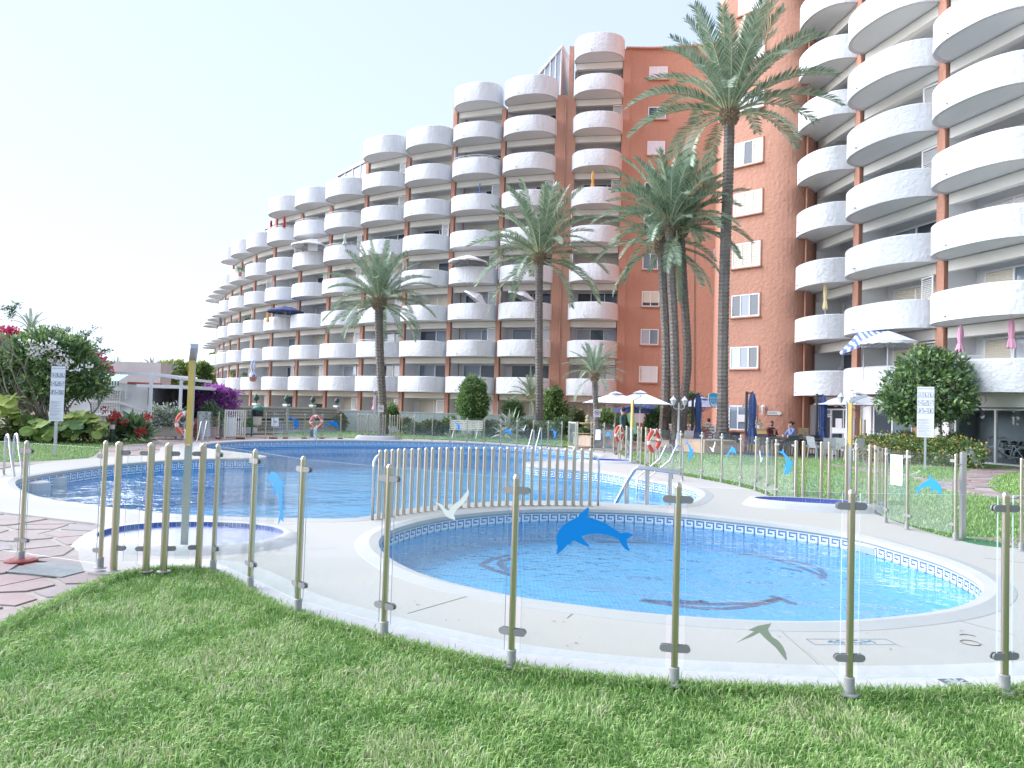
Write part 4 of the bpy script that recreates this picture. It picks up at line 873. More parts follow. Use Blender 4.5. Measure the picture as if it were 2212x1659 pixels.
# --- front fence
f1 = Fence(thing('glass_fence', 'foreground clear glass fence on golden steel posts between the lawn and the pools', 'fence', V(645, 1322)))
zp = .045
pL = f1.post(-300, 1165, z=-.0); p45 = f1.post(45, 1213, z=.0)
q45 = f1.posts[p45][0]; MB().lathe([(.14, 0), (.14, .018), (.1, .03)], 18, c=(q45.x, q45.y, .0)).build('red_disc', brick_red, f1.posts[p45][1])
pp = [f1.post(216, 1227.5, z=zp), f1.post(245, 1233.7, 't', z=zp), f1.post(315, 1235, 't', z=zp), f1.post(353, 1235, 't', z=zp), f1.post(428, 1230, 't', z=zp), f1.post(460, 1232.5, z=zp)]
p540 = f1.post(540, 1271, z=zp); p645 = f1.post(643, 1322, z=zp); p830 = f1.post(829, 1374, z=zp); p1104 = f1.post(1104, 1438, z=zp); p1455 = f1.post(1456, 1478, z=zp); p1835 = f1.post(1834, 1500, z=zp); p2165 = f1.post(2170, 1494, z=zp); pR = f1.post(2560, 1465, z=zp)
f1.panel(pL, p45); f1.panel(p45, pp[0]); f1.panel(pp[1], pp[2], .08, .08); f1.panel(pp[3], pp[4], .08, .08); f1.panel(pp[5], p540); f1.panel(p540, p645); f1.panel(p645, p830); f1.panel(p830, p1104); f1.panel(p1104, p1455); f1.panel(p1455, p1835); f1.panel(p1835, p2165); f1.panel(p2165, pR)
f1.sticker((p1104, p1455), DOLW, blue, label='large leaping blue dolphin sticker'); f1.sticker((p540, p645), DOLVW, blue, label='upright blue dolphin sticker')
f1.sticker((p830, p1104), BIRD1W, bird_m, 'bird_sticker', 'pale flying bird sticker'); f1.sticker((p1455, p1835), BIRD2W, bird_g, 'bird_sticker', 'grey-green diving bird sticker with cracks')
# crack across one pane, chip at the corner
ck = MB(); o, a, b, d = f1.panels[(p1455, p1835)]
for (x0, y0), (x1, y1) in zip([(1670,1347),(1707,1386),(1760,1420),(1800,1455),(1822,1480)], [(1707,1386),(1760,1420),(1800,1455),(1822,1480)]): ck.bar(PL(x0, y0, a, b, .006), PL(x1, y1, a, b, .006), .0025, .001)
ck.build('crack', M('crack_grey', (.45, .5, .48), .5), o)
# --- row of bars between the pools
f2 = Fence(thing('bar_fence', 'row of bare golden steel bars dividing the large pool from the small one', 'fence', V(1060, 1094)))
BX = [(817,1121),(830,1118.5),(844,1115.5),(857.5,1112.5),(871,1110.5),(887,1108.5),(902,1106.5),(917,1104.5),(931,1102.5),(947,1100.5),(963,1099),(980,1097.5),(994.5,1096.5),(1011.5,1095.5),(1027.5,1094.5),(1044,1093.7),(1062,1093),(1078,1092.3),(1094.5,1091.8),(1112,1091.3),(1129.5,1091.2),(1147,1091),(1165.5,1091),(1184,1091),(1201.5,1091),(1220,1091.5),(1238,1092),(1255,1092),(1273.6,1092.3)]
for x, y in BX: f2.post(x, y+1, mesh=POSTB, z=.02)
tb = MB(); a = V(804, 1123.5, .02); b = f2.posts[0][0]
tb.tube([a, a+Vector((0, 0, .72)), a+Vector((.0, 0, .80)), a.lerp(b, .35)+Vector((0, 0, .86)), b+Vector((0, 0, .90))], .021, 8)
a = V(1291.6, 1093, .02); b = f2.posts[-1][0]; tb2 = MB(); tb2.tube([a, a+Vector((0, 0, .70)), a+Vector((-.01, 0, .76)), a.lerp(b, .4)+Vector((0, 0, .82)), a.lerp(b, .8)+Vector((0, 0, .80)), b+Vector((0, 0, .76))], .020, 8)
tb.build('end_rail', steel, f2.root, smooth=True); tb2.build('end_rail', steel, f2.root, smooth=True)
# --- right fence
f3 = Fence(thing('glass_fence', 'glass fence curving along the right side of the deck in front of the right lawn', 'fence', V(1558, 1042)))
def fpts(f, L, z=.02): return [f.post(x, y, k, z=z) for x, y, k in L]
r1 = fpts(f3, [(1339,996,'n'),(1352,998,'t'),(1361,1000.5,'n'),(1377,1001,'t'),(1384,1003.5,'n'),(1394,1006.5,'t'),(1404,1012,'n'),(1424,1017,'n'),(1469,1026.7,'n'),(1515,1034,'n'),(1558,1042,'n'),(1599,1050.5,'n'),(1631.6,1059,'n'),(1656,1069,'n'),(1675,1079.5,'n'),(1718,1086,'t'),(1734,1087.5,'t'),(1773,1090,'t'),(1790,1091.5,'t'),(1827,1094,'t'),(1849,1096,'t'),(1878,1105.5,'t'),(1889,1109,'n'),(1912.7,1129,'n'),(1959,1144,'n'),(2063.5,1166.7,'n')])
for i in range(7, 14): f3.panel(r1[i], r1[i+1])
for i, j in ((1, 2), (3, 4), (5, 6), (14, 15), (16, 17), (18, 19), (20, 21), (22, 23), (23, 24), (24, 25)): f3.panel(r1[i], r1[j], .06 if f3.posts[i][2] == 't' else .052)
gp = V(2079, 1168, .0); MB().box((gp.x, gp.y, .6), (.06, .06, 1.2)).build('gate_post', steel, f3.root)
MB().bar(Vector((gp.x, gp.y, 1.03)), f3.posts[r1[25]][0]+Vector((0, 0, 1.01)), .02).build('strut', steel, f3.root)
r2 = fpts(f3, [(2206, 1190, 'n'), (2420, 1215, 'n'), (2700, 1250, 'n')]); f3.panel(r2[0], r2[1]); f3.panel(r2[1], r2[2])
f3.sticker_at((r1[8], r1[9]), .44, .72, .50, R(68), DN, blue, flip=True); f3.sticker_at((r1[10], r1[11]), .5, .78, .42, R(-20), DN, blue, flip=True)
f3.sticker_at((r1[14], r1[15]), .55, .78, .48, R(72), DN, blue, flip=True); f3.sticker_at((r1[24], r1[25]), .45, .70, .47, R(-8), DN, blue, flip=True)
f3.sticker_at((r1[9], r1[10]), .55, .82, .30, R(15), BN, M('bird_white', (.75, .77, .74), .6), 'bird_sticker'); f3.sticker_at((r1[12], r1[13]), .5, .75, .3, R(15), BN, MATS['bird_white'], 'bird_sticker')
o, a, b, d = f3.panels[(r1[23], r1[24])]
ps = MB().plate([PL(x, y, a, b, .008) for x, y in ((1924,981),(1949.5,983.5),(1948.5,1049.5),(1923,1045.5))], Vector((.0, -.003, 0))).build('bird_poster', M('poster_pale', (.66, .76, .80), .6), o)
MB().plate([PL(1926+x, 1003+y, a, b, .016) for x, y in ((0,-8),(3,-4),(7,8),(11,12),(14,10),(16,15),(11,17),(7,15),(3,4))], Vector((0, -.001, 0))).build('bird_print', M('bird_brown', (.45, .33, .16), .7), ps)
# --- far fence
f4 = Fence(thing('glass_fence', 'far glass fence beyond the large pool with red feet at its left part', 'fence', V(740, 948)))
z4 = .02
g1 = []
for x, y, ft in ((425.5,950,.16),(471.5,949,.2),(519.6,948.6,.3),(573,948.2,0),(590,948.2,.3),(616.5,948.4,.2),(657,948.6,.2),(695,948.8,.2),(734.5,949,.2)): g1.append(f4.post(x, y, 'f', foot=ft or None, z=.0))
for i in (0, 4, 5, 6, 7): f4.panel(g1[i], g1[i+1])
f4.sticker_at((g1[5], g1[6]), .45, .78, .62, R(55), DN, blue, flip=True); f4.sticker_at((g1[7], g1[8]), .5, .70, .62, R(0), DN, blue, flip=True)
o, a, b, d = f4.panels[(g1[4], g1[5])]
ps = MB().plate([PL(x, y, a, b, .01) for x, y in ((586.5,902.5),(602,902.5),(602,921),(586.5,921))], Vector((0, -.004, 0))).build('bird_poster', M('poster_white', (.78, .8, .8), .6), o)
MB().plate([PL(x, y, a, b, .02) for x, y in ((590,905),(593,909),(596,911),(600,909),(598,912),(594,914),(592,911))], Vector((0, -.002, 0))).build('bird_print', M('bird_grey', (.3, .3, .27), .7), ps)
f4.sticker_at((g1[6], g1[7]), .5, .8, .01, 0, DN, blue) if False else None
# clustered bars by the far foot bath
gx = [772.7,780,784,793.5,800,809,817,826,831,841,846,851,857.5,862]
gi = [f4.post(x, 947+(x-772)*.03, 'f' if k % 3 else 't') for k, x in enumerate(gx)]
f4.panel(g1[8], gi[0])
for i in (0, 3, 6, 9): f4.panel(gi[i], gi[i+1] if False else gi[i+2])
gf = fpts(f4, [(867,949.3,'f'),(894,951,'f'),(933,953,'f'),(971.5,955,'f'),(1008,957.2,'f'),(1045,959,'f'),(1081,961,'f'),(1116,963.3,'f'),(1151,965.5,'f'),(1183,967.5,'f'),(1213,970,'f')])
for i in range(10): f4.panel(gf[i], gf[i+1])
f4.sticker_at((gf[3], gf[4]), .45, .80, .42, R(55), DN, blue, flip=True); f4.sticker_at((gf[6], gf[7]), .4, .62, .46, R(0), DN, blue, flip=True); f4.sticker_at((gf[9], gf[10]), .45, .68, .42, R(60), DN, blue, flip=True)
f4.sticker_at((gf[7], gf[8]), .4, .80, .30, R(15), BN, MATS['bird_white'], 'bird_sticker')
gg = fpts(f4, [(1247,973,'t'),(1276,974.5,'n'),(1282,975,'n'),(1304,977,'n'),(1326,980,'n')]); f4.panel(gg[2], gg[3]); f4.panel(gg[3], gg[4])
f4.sticker_at((gg[3], gg[4]), .5, .72, .42, R(-15), DN, blue)
o, a, b, d = f4.panels[(gg[2], gg[3])]
MB().plate([PL(x, y, a, b, .01) for x, y in ((1287,928),(1297,928),(1297,950),(1286,950))], Vector((0, -.004, 0))).build('notice_sheet', M('notice_pale', (.62, .72, .84), .6), o)
# cream bar gates
def bar_gate(xa, ya, xb, yb, n, label, ht=1.12, frame_m=None):
    a, b = V(xa, ya, .0), V(xb, yb, .0); t = thing('bar_gate', label, 'gate', (a+b)/2); cr = frame_m or M('gate_cream', (.62, .62, .46), .5)
    fr = MB(); 
    for p in (a, b): fr.box((p.x, p.y, ht/2+.03), (.06, .06, ht))
    for z in (.12, ht): fr.bar(a+Vector((0, 0, z)), b+Vector((0, 0, z)), .05)
    fr.build('gate_frame', cr, t)
    for k in range(1, n):
        p = a.lerp(b, k/n); MB().tube([p+Vector((0, 0, .14)), p+Vector((0, 0, ht-.02))], .014, 6).build('bar', steel, t)
    return t
bar_gate(485, 948.5, 528, 948, 9, 'cream framed bar gate left of the green litter bin in the far fence', 1.2)
bar_gate(1228, 970, 1243, 972.5, 6, 'narrow cream bar gate leaf beside the clipped hedge in the far fence', 1.12)

# dry leaves and specks blown onto the deck
db = MB(); rnd = random.Random(12)
for k in range(90):
    x, y = rnd.uniform(560, 2200), rnd.uniform(1230, 1500); q = V(x, y, .0245)
    if not inside((q.x, q.y), DECK) or inside((q.x, q.y), KO) or inside((q.x, q.y), near): continue
    a = rnd.uniform(0, 6.28); l = rnd.uniform(.006, .022); d = Vector((math.cos(a), math.sin(a), 0))*l; e_ = Vector((-d.y, d.x, 0))*rnd.uniform(.2, .5)
    db.add([q-d, q+e_, q+d+Vector((0, 0, l*.3)), q-e_], [(0, 1, 2, 3)])
o = db.build('leaf_litter', M('dry_leaf', (.12, .10, .06), .8)); tag(o, 'tiny dry leaves and specks scattered on the deck round the small pool', 'leaf litter'); o['kind'] = 'stuff'
# ------------------------------------------------------------ palms
fr1 = leafmat('frond_green', (.19, .28, .18), (.25, .35, .23), 1.2, .15); fr2 = leafmat('frond_pale', (.32, .40, .29), (.38, .45, .34), 1.2, .15)
fr3 = leafmat('frond_dark', (.12, .18, .09), (.17, .24, .12), 1.2, .15); rach = M('rachis', (.36, .38, .22), .6); fry = leafmat('frond_dry', (.42, .33, .16), (.36, .34, .14), 1.5, .2)
def frond_mesh(L, a0, a1, npair, ll, seed, mats=(fr1, fr2, fr3)):
    rnd = random.Random(seed); mb = MB(); n = 16; pts = []; x = z = 0.; bend = rnd.uniform(-.12, .12); y = 0
    for i in range(n+1):
        t = i/n; a = R(a0+(a1-a0)*t**1.3); pts.append(Vector((x, y, z))); s = L/n; x += math.cos(a)*s; z += math.sin(a)*s; y += bend*t*s
    mb.tube(pts, [.032*(1-.85*i/n)*L/3.5+.004 for i in range(n+1)], 4, 0)
    def at(t):
        k = min(int(t*n), n-1); f = t*n-k; return pts[k].lerp(pts[k+1], f), (pts[k+1]-pts[k]).normalized()
    for i in range(npair):
        t = .14+.86*(i+.5)/npair; p, d = at(t); side = Vector((-d.y, d.x, 0)).normalized() if abs(d.z) < .98 else Vector((0, 1, 0)); up = side.cross(d).normalized()
        if up.z < 0 and a0 < 75: up = -up
        l = ll*(math.sin(math.pi*min(1, (t-.08)*1.02))**.5*.9+.12)*rnd.uniform(.85, 1.1)
        for s_ in (-1, 1):
            fw = rnd.uniform(.55, .95)+t*.5; v = (side*s_+d*fw+up*rnd.uniform(.25, .65)).normalized(); tip = p+v*l+Vector((0, 0, -l*.10*rnd.uniform(.3, 1.6))); mid = p+v*l*.5
            wv = (d-v*d.dot(v)).normalized()*.019*L/3.5*1.15; mi = rnd.choice((1, 1, 2, 2, 3))
            mb.add([p-wv*.5, p+wv*.5, mid+wv, tip, mid-wv], [(0, 1, 2, 4), (4, 2, 3)], mi)
    return mb.mesh('frond', [rach]+list(mats))
ELEV = [(84, 62), (74, 35), (62, 8), (50, -12), (36, -30), (20, -48), (2, -65), (-22, -80)]
FRM = {e: [frond_mesh(3.6, e[0], e[1], 56, .50, 10*k+j) for j in range(2)] for k, e in enumerate(ELEV)}
trunk_m = M('palm_trunk', (.19, .165, .145), .9, bump=(22, .9, .04, 4), var=(8, (.30, .27, .24)), var2=(2, (.15, .13, .115)))
trunk_d = M('palm_trunk_dark', (.14, .115, .10), .9, bump=(22, .9, .04, 4), var=(9, (.24, .205, .175)))
skirt_m = M('palm_boots', (.30, .21, .13), .85, bump=(20, .8, .03), var=(7, (.45, .36, .24)), var2=(12, (.16, .10, .06)))
def palm(label, base, path, r, crown_r, n_fr, group='date palms along the terrace', tmat=trunk_m, weights=None, flare=1.35, dry=0, skirt=True):
    """base: foot point; path: points from foot to crown base (world)"""
    t = thing('palm_tree', label, 'palm tree', base, group=group); rnd = random.Random(int(base[0]*100)); mb = MB()
    P = smooth_poly2(path, 3); n = 8; L = sum((a-b).length for a, b in zip(P, P[1:])); step = .085; rs = []; pts = []; acc = 0
    dens, _ = resample(P, step, False); m = len(dens)
    NS = 14; vs = []
    for i, p in enumerate(dens):
        f = i/(m-1); rr = r*(1+(flare-1)*math.exp(-f*L/.5)); rr *= (1.0+.055*(1 if i % 2 else -1))*rnd.uniform(.985, 1.015)
        tw_ = (i % 2)*math.pi/NS
        for k in range(NS):
            a = 2*math.pi*k/NS+tw_; q = rr*(1+.05*(1 if k % 2 else -1)); vs.append((p.x+math.cos(a)*q, p.y+math.sin(a)*q, p.z+(.02 if k % 2 else -.02)))
    mb.add(vs, [(i*NS+k, i*NS+(k+1) % NS, (i+1)*NS+(k+1) % NS, (i+1)*NS+k) for i in range(m-1) for k in range(NS)])
    mb.build('trunk', tmat, t); top = P[-1]; sk = MB(); rb = r*1.0; sc_ = r/.26
    if skirt:
        hs = .75*sc_
        sk.lathe([(rb, -.1), (rb*1.45, .12*sc_), (rb*1.7, .35*sc_), (rb*1.25, .7*sc_), (rb*.6, 1.0*sc_)], 14, c=tuple(top))
        for row in range(7):
            zz = (.02+row*.11)*sc_; rr = rb*(1.25+.5*math.sin(min(1, row/5)*math.pi*.8))
            for k in range(12):
                a = 2*math.pi*(k+.5*(row % 2))/12; c_ = Vector((top.x+math.cos(a)*rr, top.y+math.sin(a)*rr, top.z+zz)); o_ = Vector((math.cos(a), math.sin(a), .55)); si = Vector((-math.sin(a), math.cos(a), 0))
                s1_ = .085*sc_; sk.add([c_-si*s1_, c_-Vector((0, 0, s1_)), c_+si*s1_, c_+Vector((0, 0, s1_)), c_+o_*s1_*1.3], [(0, 1, 4), (1, 2, 4), (2, 3, 4), (3, 0, 4)])
        sk.build('leaf_bases', skirt_m, t)
    W_ = weights or [7, 9, 10, 9, 8, 7, 5, 2]; tot = sum(W_); az = rnd.random()*6.28; c0 = top+Vector((0, 0, .55*sc_)); sL = crown_r/3.6
    for e, wg in zip(ELEV, W_):
        k_n = max(1, round(n_fr*wg/tot)); 
        for k in range(k_n):
            az += 2.39996; o = inst(rnd.choice(FRM[e]), 'frond', None, tuple(c0+Vector((math.cos(az)*.1*sc_, math.sin(az)*.1*sc_, -.25*sc_ if e[0] < 20 else 0))), scale=(sL*rnd.uniform(.88, 1.1),)*3)
            o.rotation_euler = (rnd.uniform(-.12, .12), rnd.uniform(-.12, .12), az+rnd.uniform(-.15, .15)); par(o, t)
    return t, c0
def smooth_poly2(P, it):
    P = [Vector(p) for p in P]
    for _ in range(it):
        Q = [P[0]]
        for a, b in zip(P, P[1:]): Q += [a*.75+b*.25, a*.25+b*.75]
        P = Q+[P[-1]]
    return P
def ppath(D, pts, zb=0.): 
    out = [W(x, y, D) for x, y in pts]; out[0].z = zb; return out
pth = ppath(33.0, [(1560, 950), (1561, 870), (1561, 760), (1565, 560), (1573, 380), (1575, 268)], .4)
palm('tallest date palm, its crown over the terracotta tower beside the right wing', pth[0], pth, .232, 4.65, 52, flare=1.7, weights=[9, 12, 13, 12, 10, 7, 3, 0])
pth = ppath(42.0, [(1166, 947), (1165, 820), (1164, 700), (1165, 570)]); palm('tall date palm in front of the white wing near the centre of the photo', pth[0], pth, .215, 4.3, 46, flare=1.5, weights=[7, 9, 10, 10, 9, 8, 7, 3])
pth = ppath(41.0, [(829, 938), (826, 860), (820, 760), (818.5, 668)]); palm('shorter date palm with a full drooping crown, leftmost of the tall palms', pth[0], pth, .225, 3.2, 48, flare=1.4, tmat=trunk_d, weights=[6, 8, 10, 11, 11, 10, 9, 6])
pth = ppath(33.6, [(1462, 950), (1459, 850), (1456, 700), (1449, 600), (1448, 502)], .4); palm('middle trunk of the three clustered date palms, highest crown of the cluster', pth[0], pth, .20, 3.6, 42, group='cluster of three date palms', tmat=trunk_d, weights=[9, 11, 12, 11, 9, 6, 3, 0])
pth = ppath(34.4, [(1432, 950), (1438, 860), (1440, 760), (1434, 640), (1430, 548)], .4); palm('leftmost and lowest of the three clustered date palms', pth[0], pth, .21, 3.2, 32, group='cluster of three date palms', tmat=trunk_d, weights=[3, 5, 7, 9, 10, 9, 7, 4])
pth = ppath(34.2, [(1472, 950), (1478, 860), (1487, 780), (1478, 650), (1470, 512)], .4); palm('rightmost of the three clustered date palms, bowed trunk', pth[0], pth, .19, 3.3, 32, group='cluster of three date palms', tmat=trunk_d, weights=[4, 7, 9, 10, 9, 7, 4, 1])
pth = ppath(33.5, [(1291, 952), (1287, 880), (1284, 822)], .3); palm('small young palm in a brick planter with a no-dogs sign on its trunk', pth[0], pth, .125, 1.55, 26, group='small palms', flare=1.5, weights=[5, 6, 6, 5, 4, 4, 2, 0])
pth = ppath(52, [(1148, 925), (1148, 905), (1147, 868)]); palm('low feathery palm half hidden behind the tall central palm', pth[0], pth, .10, 1.9, 22, group='small palms', weights=[4, 4, 5, 5, 4, 4, 3, 0], skirt=False)
# background palms far left
for x, y, D, cr, lb_ in ((252, 788, 70, .9, 'far palm top peeping over the pink flat roof'), (328, 800, 62, 1.3, 'far palm left of the yellow-green tree behind the white house'), (366, 808, 60, 1.3, 'far palm directly left of the golden shower post'), (66, 716, 40, 1.1, 'fan of pale fronds topping the flowering thicket at left')):
    c = W(x, y+10, D); palm(lb_, (c.x, c.y, 0), [Vector((c.x, c.y, 0)), Vector((c.x, c.y, c.z*.5)), c], .15, cr, 18, group='palms beyond the white house', weights=[4, 4, 5, 4, 3, 2, 1, 0], skirt=False)
# the hanging bright frond of the cluster
hf = frond_mesh(3.2, -72, -89, 60, .42, 99, (fr2, leafmat('frond_bright', (.26, .40, .20), (.3, .44, .22), 2, .2), fr2))
c = W(1462, 498, 33.3); o = inst(hf, 'frond', None, tuple(c), 1.2); par(o, [t for t in bpy.data.objects if t.name.startswith('palm_tree') and 'rightmost of the three' in t.get('label', '')][0])
# ------------------------------------------------------------ foliage
def foliage(name, blobs, n, size, mats, parent=None, shape='leaf', up=.3, seed=1, jit=.5, shell=.55, asp=.5, fold=.15, probs=None, droop=0.):
    """n leaves spread through ellipsoids (centre, radii); numpy, one mesh"""
    r_ = np.random.default_rng(seed); vol = np.array([b[1][0]*b[1][1]*b[1][2] for b in blobs])**.67; vol /= vol.sum()
    w_ = r_.choice(len(blobs), n, p=vol); C = np.array([tuple(b[0]) for b in blobs])[w_]; RR = np.array([tuple(b[1]) for b in blobs])[w_]
    u = r_.normal(size=(n, 3)); u /= np.linalg.norm(u, axis=1)[:, None]; rad = (shell+(1-shell)*r_.uniform(0, 1, n))*r_.uniform(.86, 1.12, n)
    P = C+u*RR*rad[:, None]
    if jit:
        ph = r_.uniform(0, 6.28, 3); P += u*RR*(.10*jit*np.sin(P*[7, 6, 8]/RR.mean()+ph).sum(1))[:, None]
    P[:, 2] = np.maximum(P[:, 2], .03)
    d = u+r_.normal(size=(n, 3))*.7+np.array([0, 0, up]); d /= np.linalg.norm(d, axis=1)[:, None]; d[:, 2] -= droop; d /= np.linalg.norm(d, axis=1)[:, None]
    rd = r_.normal(size=(n, 3)); s = np.cross(d, rd); s /= np.linalg.norm(s, axis=1)[:, None]; nn = np.cross(s, d)
    l = size*r_.uniform(.6, 1.3, n)[:, None]; wd = l*asp
    v = np.empty((n, 4, 3), np.float32); v[:, 0] = P; v[:, 1] = P+d*l*.5+s*wd*.5+nn*l*fold; v[:, 2] = P+d*l; v[:, 3] = P+d*l*.5-s*wd*.5+nn*l*fold
    me = bpy.data.meshes.new(name); me.vertices.add(n*4); me.vertices.foreach_set("co", v.ravel()); me.loops.add(n*4); me.loops.foreach_set("vertex_index", np.arange(n*4, dtype=np.int32))
    me.polygons.add(n); me.polygons.foreach_set("loop_start", (np.arange(n)*4).astype(np.int32))
    for m in mats: me.materials.append(m)
    me.polygons.foreach_set("material_index", r_.choice(len(mats), n, p=probs).astype(np.int32)); me.update(calc_edges=True)
    o = bpy.data.objects.new(name, me); COL.objects.link(o)
    if parent: par(o, parent)
    return o
G1 = leafmat('leaf_green', (.15, .25, .08), (.20, .31, .10), 3); G2 = leafmat('leaf_bright', (.28, .42, .12), (.34, .47, .15), 3); G3 = leafmat('leaf_dark', (.07, .13, .055), (.10, .17, .07), 3)
G4 = leafmat('leaf_blue_green', (.19, .29, .17), (.25, .35, .22), 3); G5 = leafmat('leaf_yellow', (.42, .43, .10), (.34, .42, .10), 2, .4); G6 = leafmat('leaf_olive', (.17, .19, .08), (.22, .23, .10), 3)
PUR = leafmat('bract_purple', (.42, .08, .46), (.52, .18, .58), 4, .3); MAG = leafmat('bract_magenta', (.55, .04, .18), (.62, .08, .25), 4, .3); WHT = leafmat('petal_white', (.80, .78, .78), (.74, .70, .72), 5, .2)
ORF = leafmat('petal_orange', (.70, .28, .03), (.75, .36, .05), 5, .2); RED = leafmat('petal_red', (.50, .03, .03), (.60, .05, .05), 5, .2); SIL = leafmat('leaf_silver', (.30, .34, .30), (.38, .40, .36), 4); BRN = leafmat('leaf_brown', (.20, .12, .08), (.26, .17, .10), 4)
bark = M('bark', (.24, .20, .17), .9, bump=(25, .9, .02), var=(8, (.33, .29, .25)))
def branches(name, root, parent, n, h, spread, r0, seed=0, base=(0, 0, 0), levels=2):
    rnd = random.Random(seed); mb = MB()
    def go(p, d, l, r_, lv):
        pts = [p]; q = p
        for k in range(4): d = (d+Vector((rnd.uniform(-.25, .25), rnd.uniform(-.25, .25), rnd.uniform(-.05, .2)))).normalized(); q = q+d*l/4; pts.append(q)
        mb.tube(pts, [r_*(1-.15*i) for i in range(5)], 6)
        if lv: 
            for k in range(3): go(pts[rnd.choice((2, 3, 4))], (d+Vector((rnd.uniform(-.8, .8), rnd.uniform(-.8, .8), rnd.uniform(-.1, .6)))).normalized(), l*.62, r_*.5, lv-1)
    for k in range(n): a = rnd.uniform(0, 6.28); go(Vector(root)+Vector(base), Vector((math.cos(a)*spread, math.sin(a)*spread, 1)).normalized(), h, r0, levels)
    return mb.build(name, bark, parent)
def plant(name, label, cat, x, yb, D, blobs_px, n, size, mats, group=None, trunk=None, **kw):
    """blobs given as view pixels (cx, cy, half width, half height) at depth D"""
    base = W(x, yb, D); base.z = 0; t = thing(name, label, cat, base, group=group); s = D/F; B = []
    for cx, cy_, hw, hh_ in blobs_px:
        c = W(cx, cy_, D); B.append(((c.x, c.y, c.z), (hw*s, max(hw*s*.9, .2), hh_*s)))
    foliage('crown' if trunk else 'leaves', B, n, size, mats, t, **kw)
    if trunk:
        top = W(*trunk[0], D); MB().tube([base, base.lerp(top, .5)+Vector((trunk[1]*.4, 0, 0)), top], [trunk[1], trunk[1]*.85, trunk[1]*.7], 8).build('trunk', bark, t)
    return t
# rounded tree on a thin stem, right
t = plant('round_headed_tree', 'round-headed dark green tree on a thin stem behind the pool rules sign at right', 'tree', 2033, 1000, 27.6, [(2003, 845, 92, 72), (1950, 868, 52, 44), (2055, 862, 50, 48), (2000, 800, 62, 46), (1985, 885, 60, 34), (2040, 800, 48, 42), (2000, 770, 30, 22)], 9000, .20, [G1, G4, G3, G2], trunk=((2030, 850), .05), probs=[.38, .27, .25, .10], asp=.5, shell=.6, fold=.08, seed=3)
tb_ = t.location; branches('branch', (tb_.x, tb_.y, 1.7), t, 6, 1.1, .9, .03, 4)
foliage('russet_tips', [(tuple(W(1985, 752, 27.5)), (.35, .3, .12)), (tuple(W(2040, 765, 27.5)), (.2, .2, .15))], 120, .12, [BRN, G2], t, seed=8)['kind'] = 'stuff'
# lantana hedge with orange flowers
t = thing('lantana_hedge', 'clipped lantana hedge dotted with orange flowers below the round-headed tree', 'hedge', V(1990, 1000))
hb = []
for x, D, hw in ((1885, 29.5, .8), (1915, 29, .9), (1945, 28.5, .9), (1975, 28, .9), (2005, 27.5, .9), (2035, 27.0, .9), (2065, 26.6, .9), (2088, 26.3, .6)):
    c = W(x, 965, D); hb.append(((c.x, c.y, .50), (hw, .8, .58 if x < 2080 else .5)))
foliage('leaves', hb, 9000, .10, [G1, G2, G3], t, shell=.75, probs=[.45, .25, .3], asp=.6, seed=11); foliage('flowers', [(b[0], (b[1][0]*1.04, b[1][1]*1.04, b[1][2]*1.06)) for b in hb], 900, .07, [ORF, M('petal_yellow', (.75, .5, .1), .6)], t, shell=.97, asp=.9, seed=12)
for i_, (x, y, D, hw, hh_) in enumerate(((1955, 942, 30, 30, 10), (2060, 948, 28, 30, 12))):
    plant('rose_shrub', ('low loose shrub behind the left half of the lantana hedge', 'low loose shrub behind the right half of the lantana hedge')[i_], 'shrub', x, 1000, D, [(x, y+6, hw, hh_+8)], 700, .12, [G1, G6, G3])
plant('ground_shrub', 'small shrub at the foot of the white pier beside the sliding doors', 'shrub', 2095, 1012, 26.4, [(2094, 1004, 16, 9)], 400, .1, [G1, G2])
# conical and rounded shrubs in front of the white wing
plant('cone_topiary', 'large egg-shaped clipped tree with a bright green top behind the white bench', 'tree', 1021, 935, 41, [(1021, 872, 35, 36), (1021, 846, 28, 34), (1022, 892, 30, 18)], 7500, .16, [G1, G2, G3], trunk=((1021, 900), .09), probs=[.4, .3, .3], shell=.7, seed=21)
plant('round_shrub', 'dark rounded shrub right of the egg-shaped tree', 'shrub', 1108, 935, 42, [(1108, 890, 23, 27), (1104, 912, 26, 14)], 3000, .16, [G3, G1, BRN], probs=[.6, .32, .08], seed=22)
plant('bushy_tree', 'loose bushy green tree immediately right of the central tall palm', 'tree', 1196, 938, 43.5, [(1195, 868, 22, 30), (1205, 890, 24, 26), (1188, 905, 26, 20), (1200, 850, 14, 16)], 4200, .18, [G1, G2, G3], trunk=((1196, 890), .08), seed=23)
plant('agave', 'pale blue-green agave in front of the central palm', 'plant', 1104, 945, 37, [(1106, 918, 16, 16), (1094, 938, 13, 9)], 90, .75, [SIL, G4], asp=.16, up=.6, shell=.1, seed=24, fold=.03)
bl = []
rnd = random.Random(5); k = 0
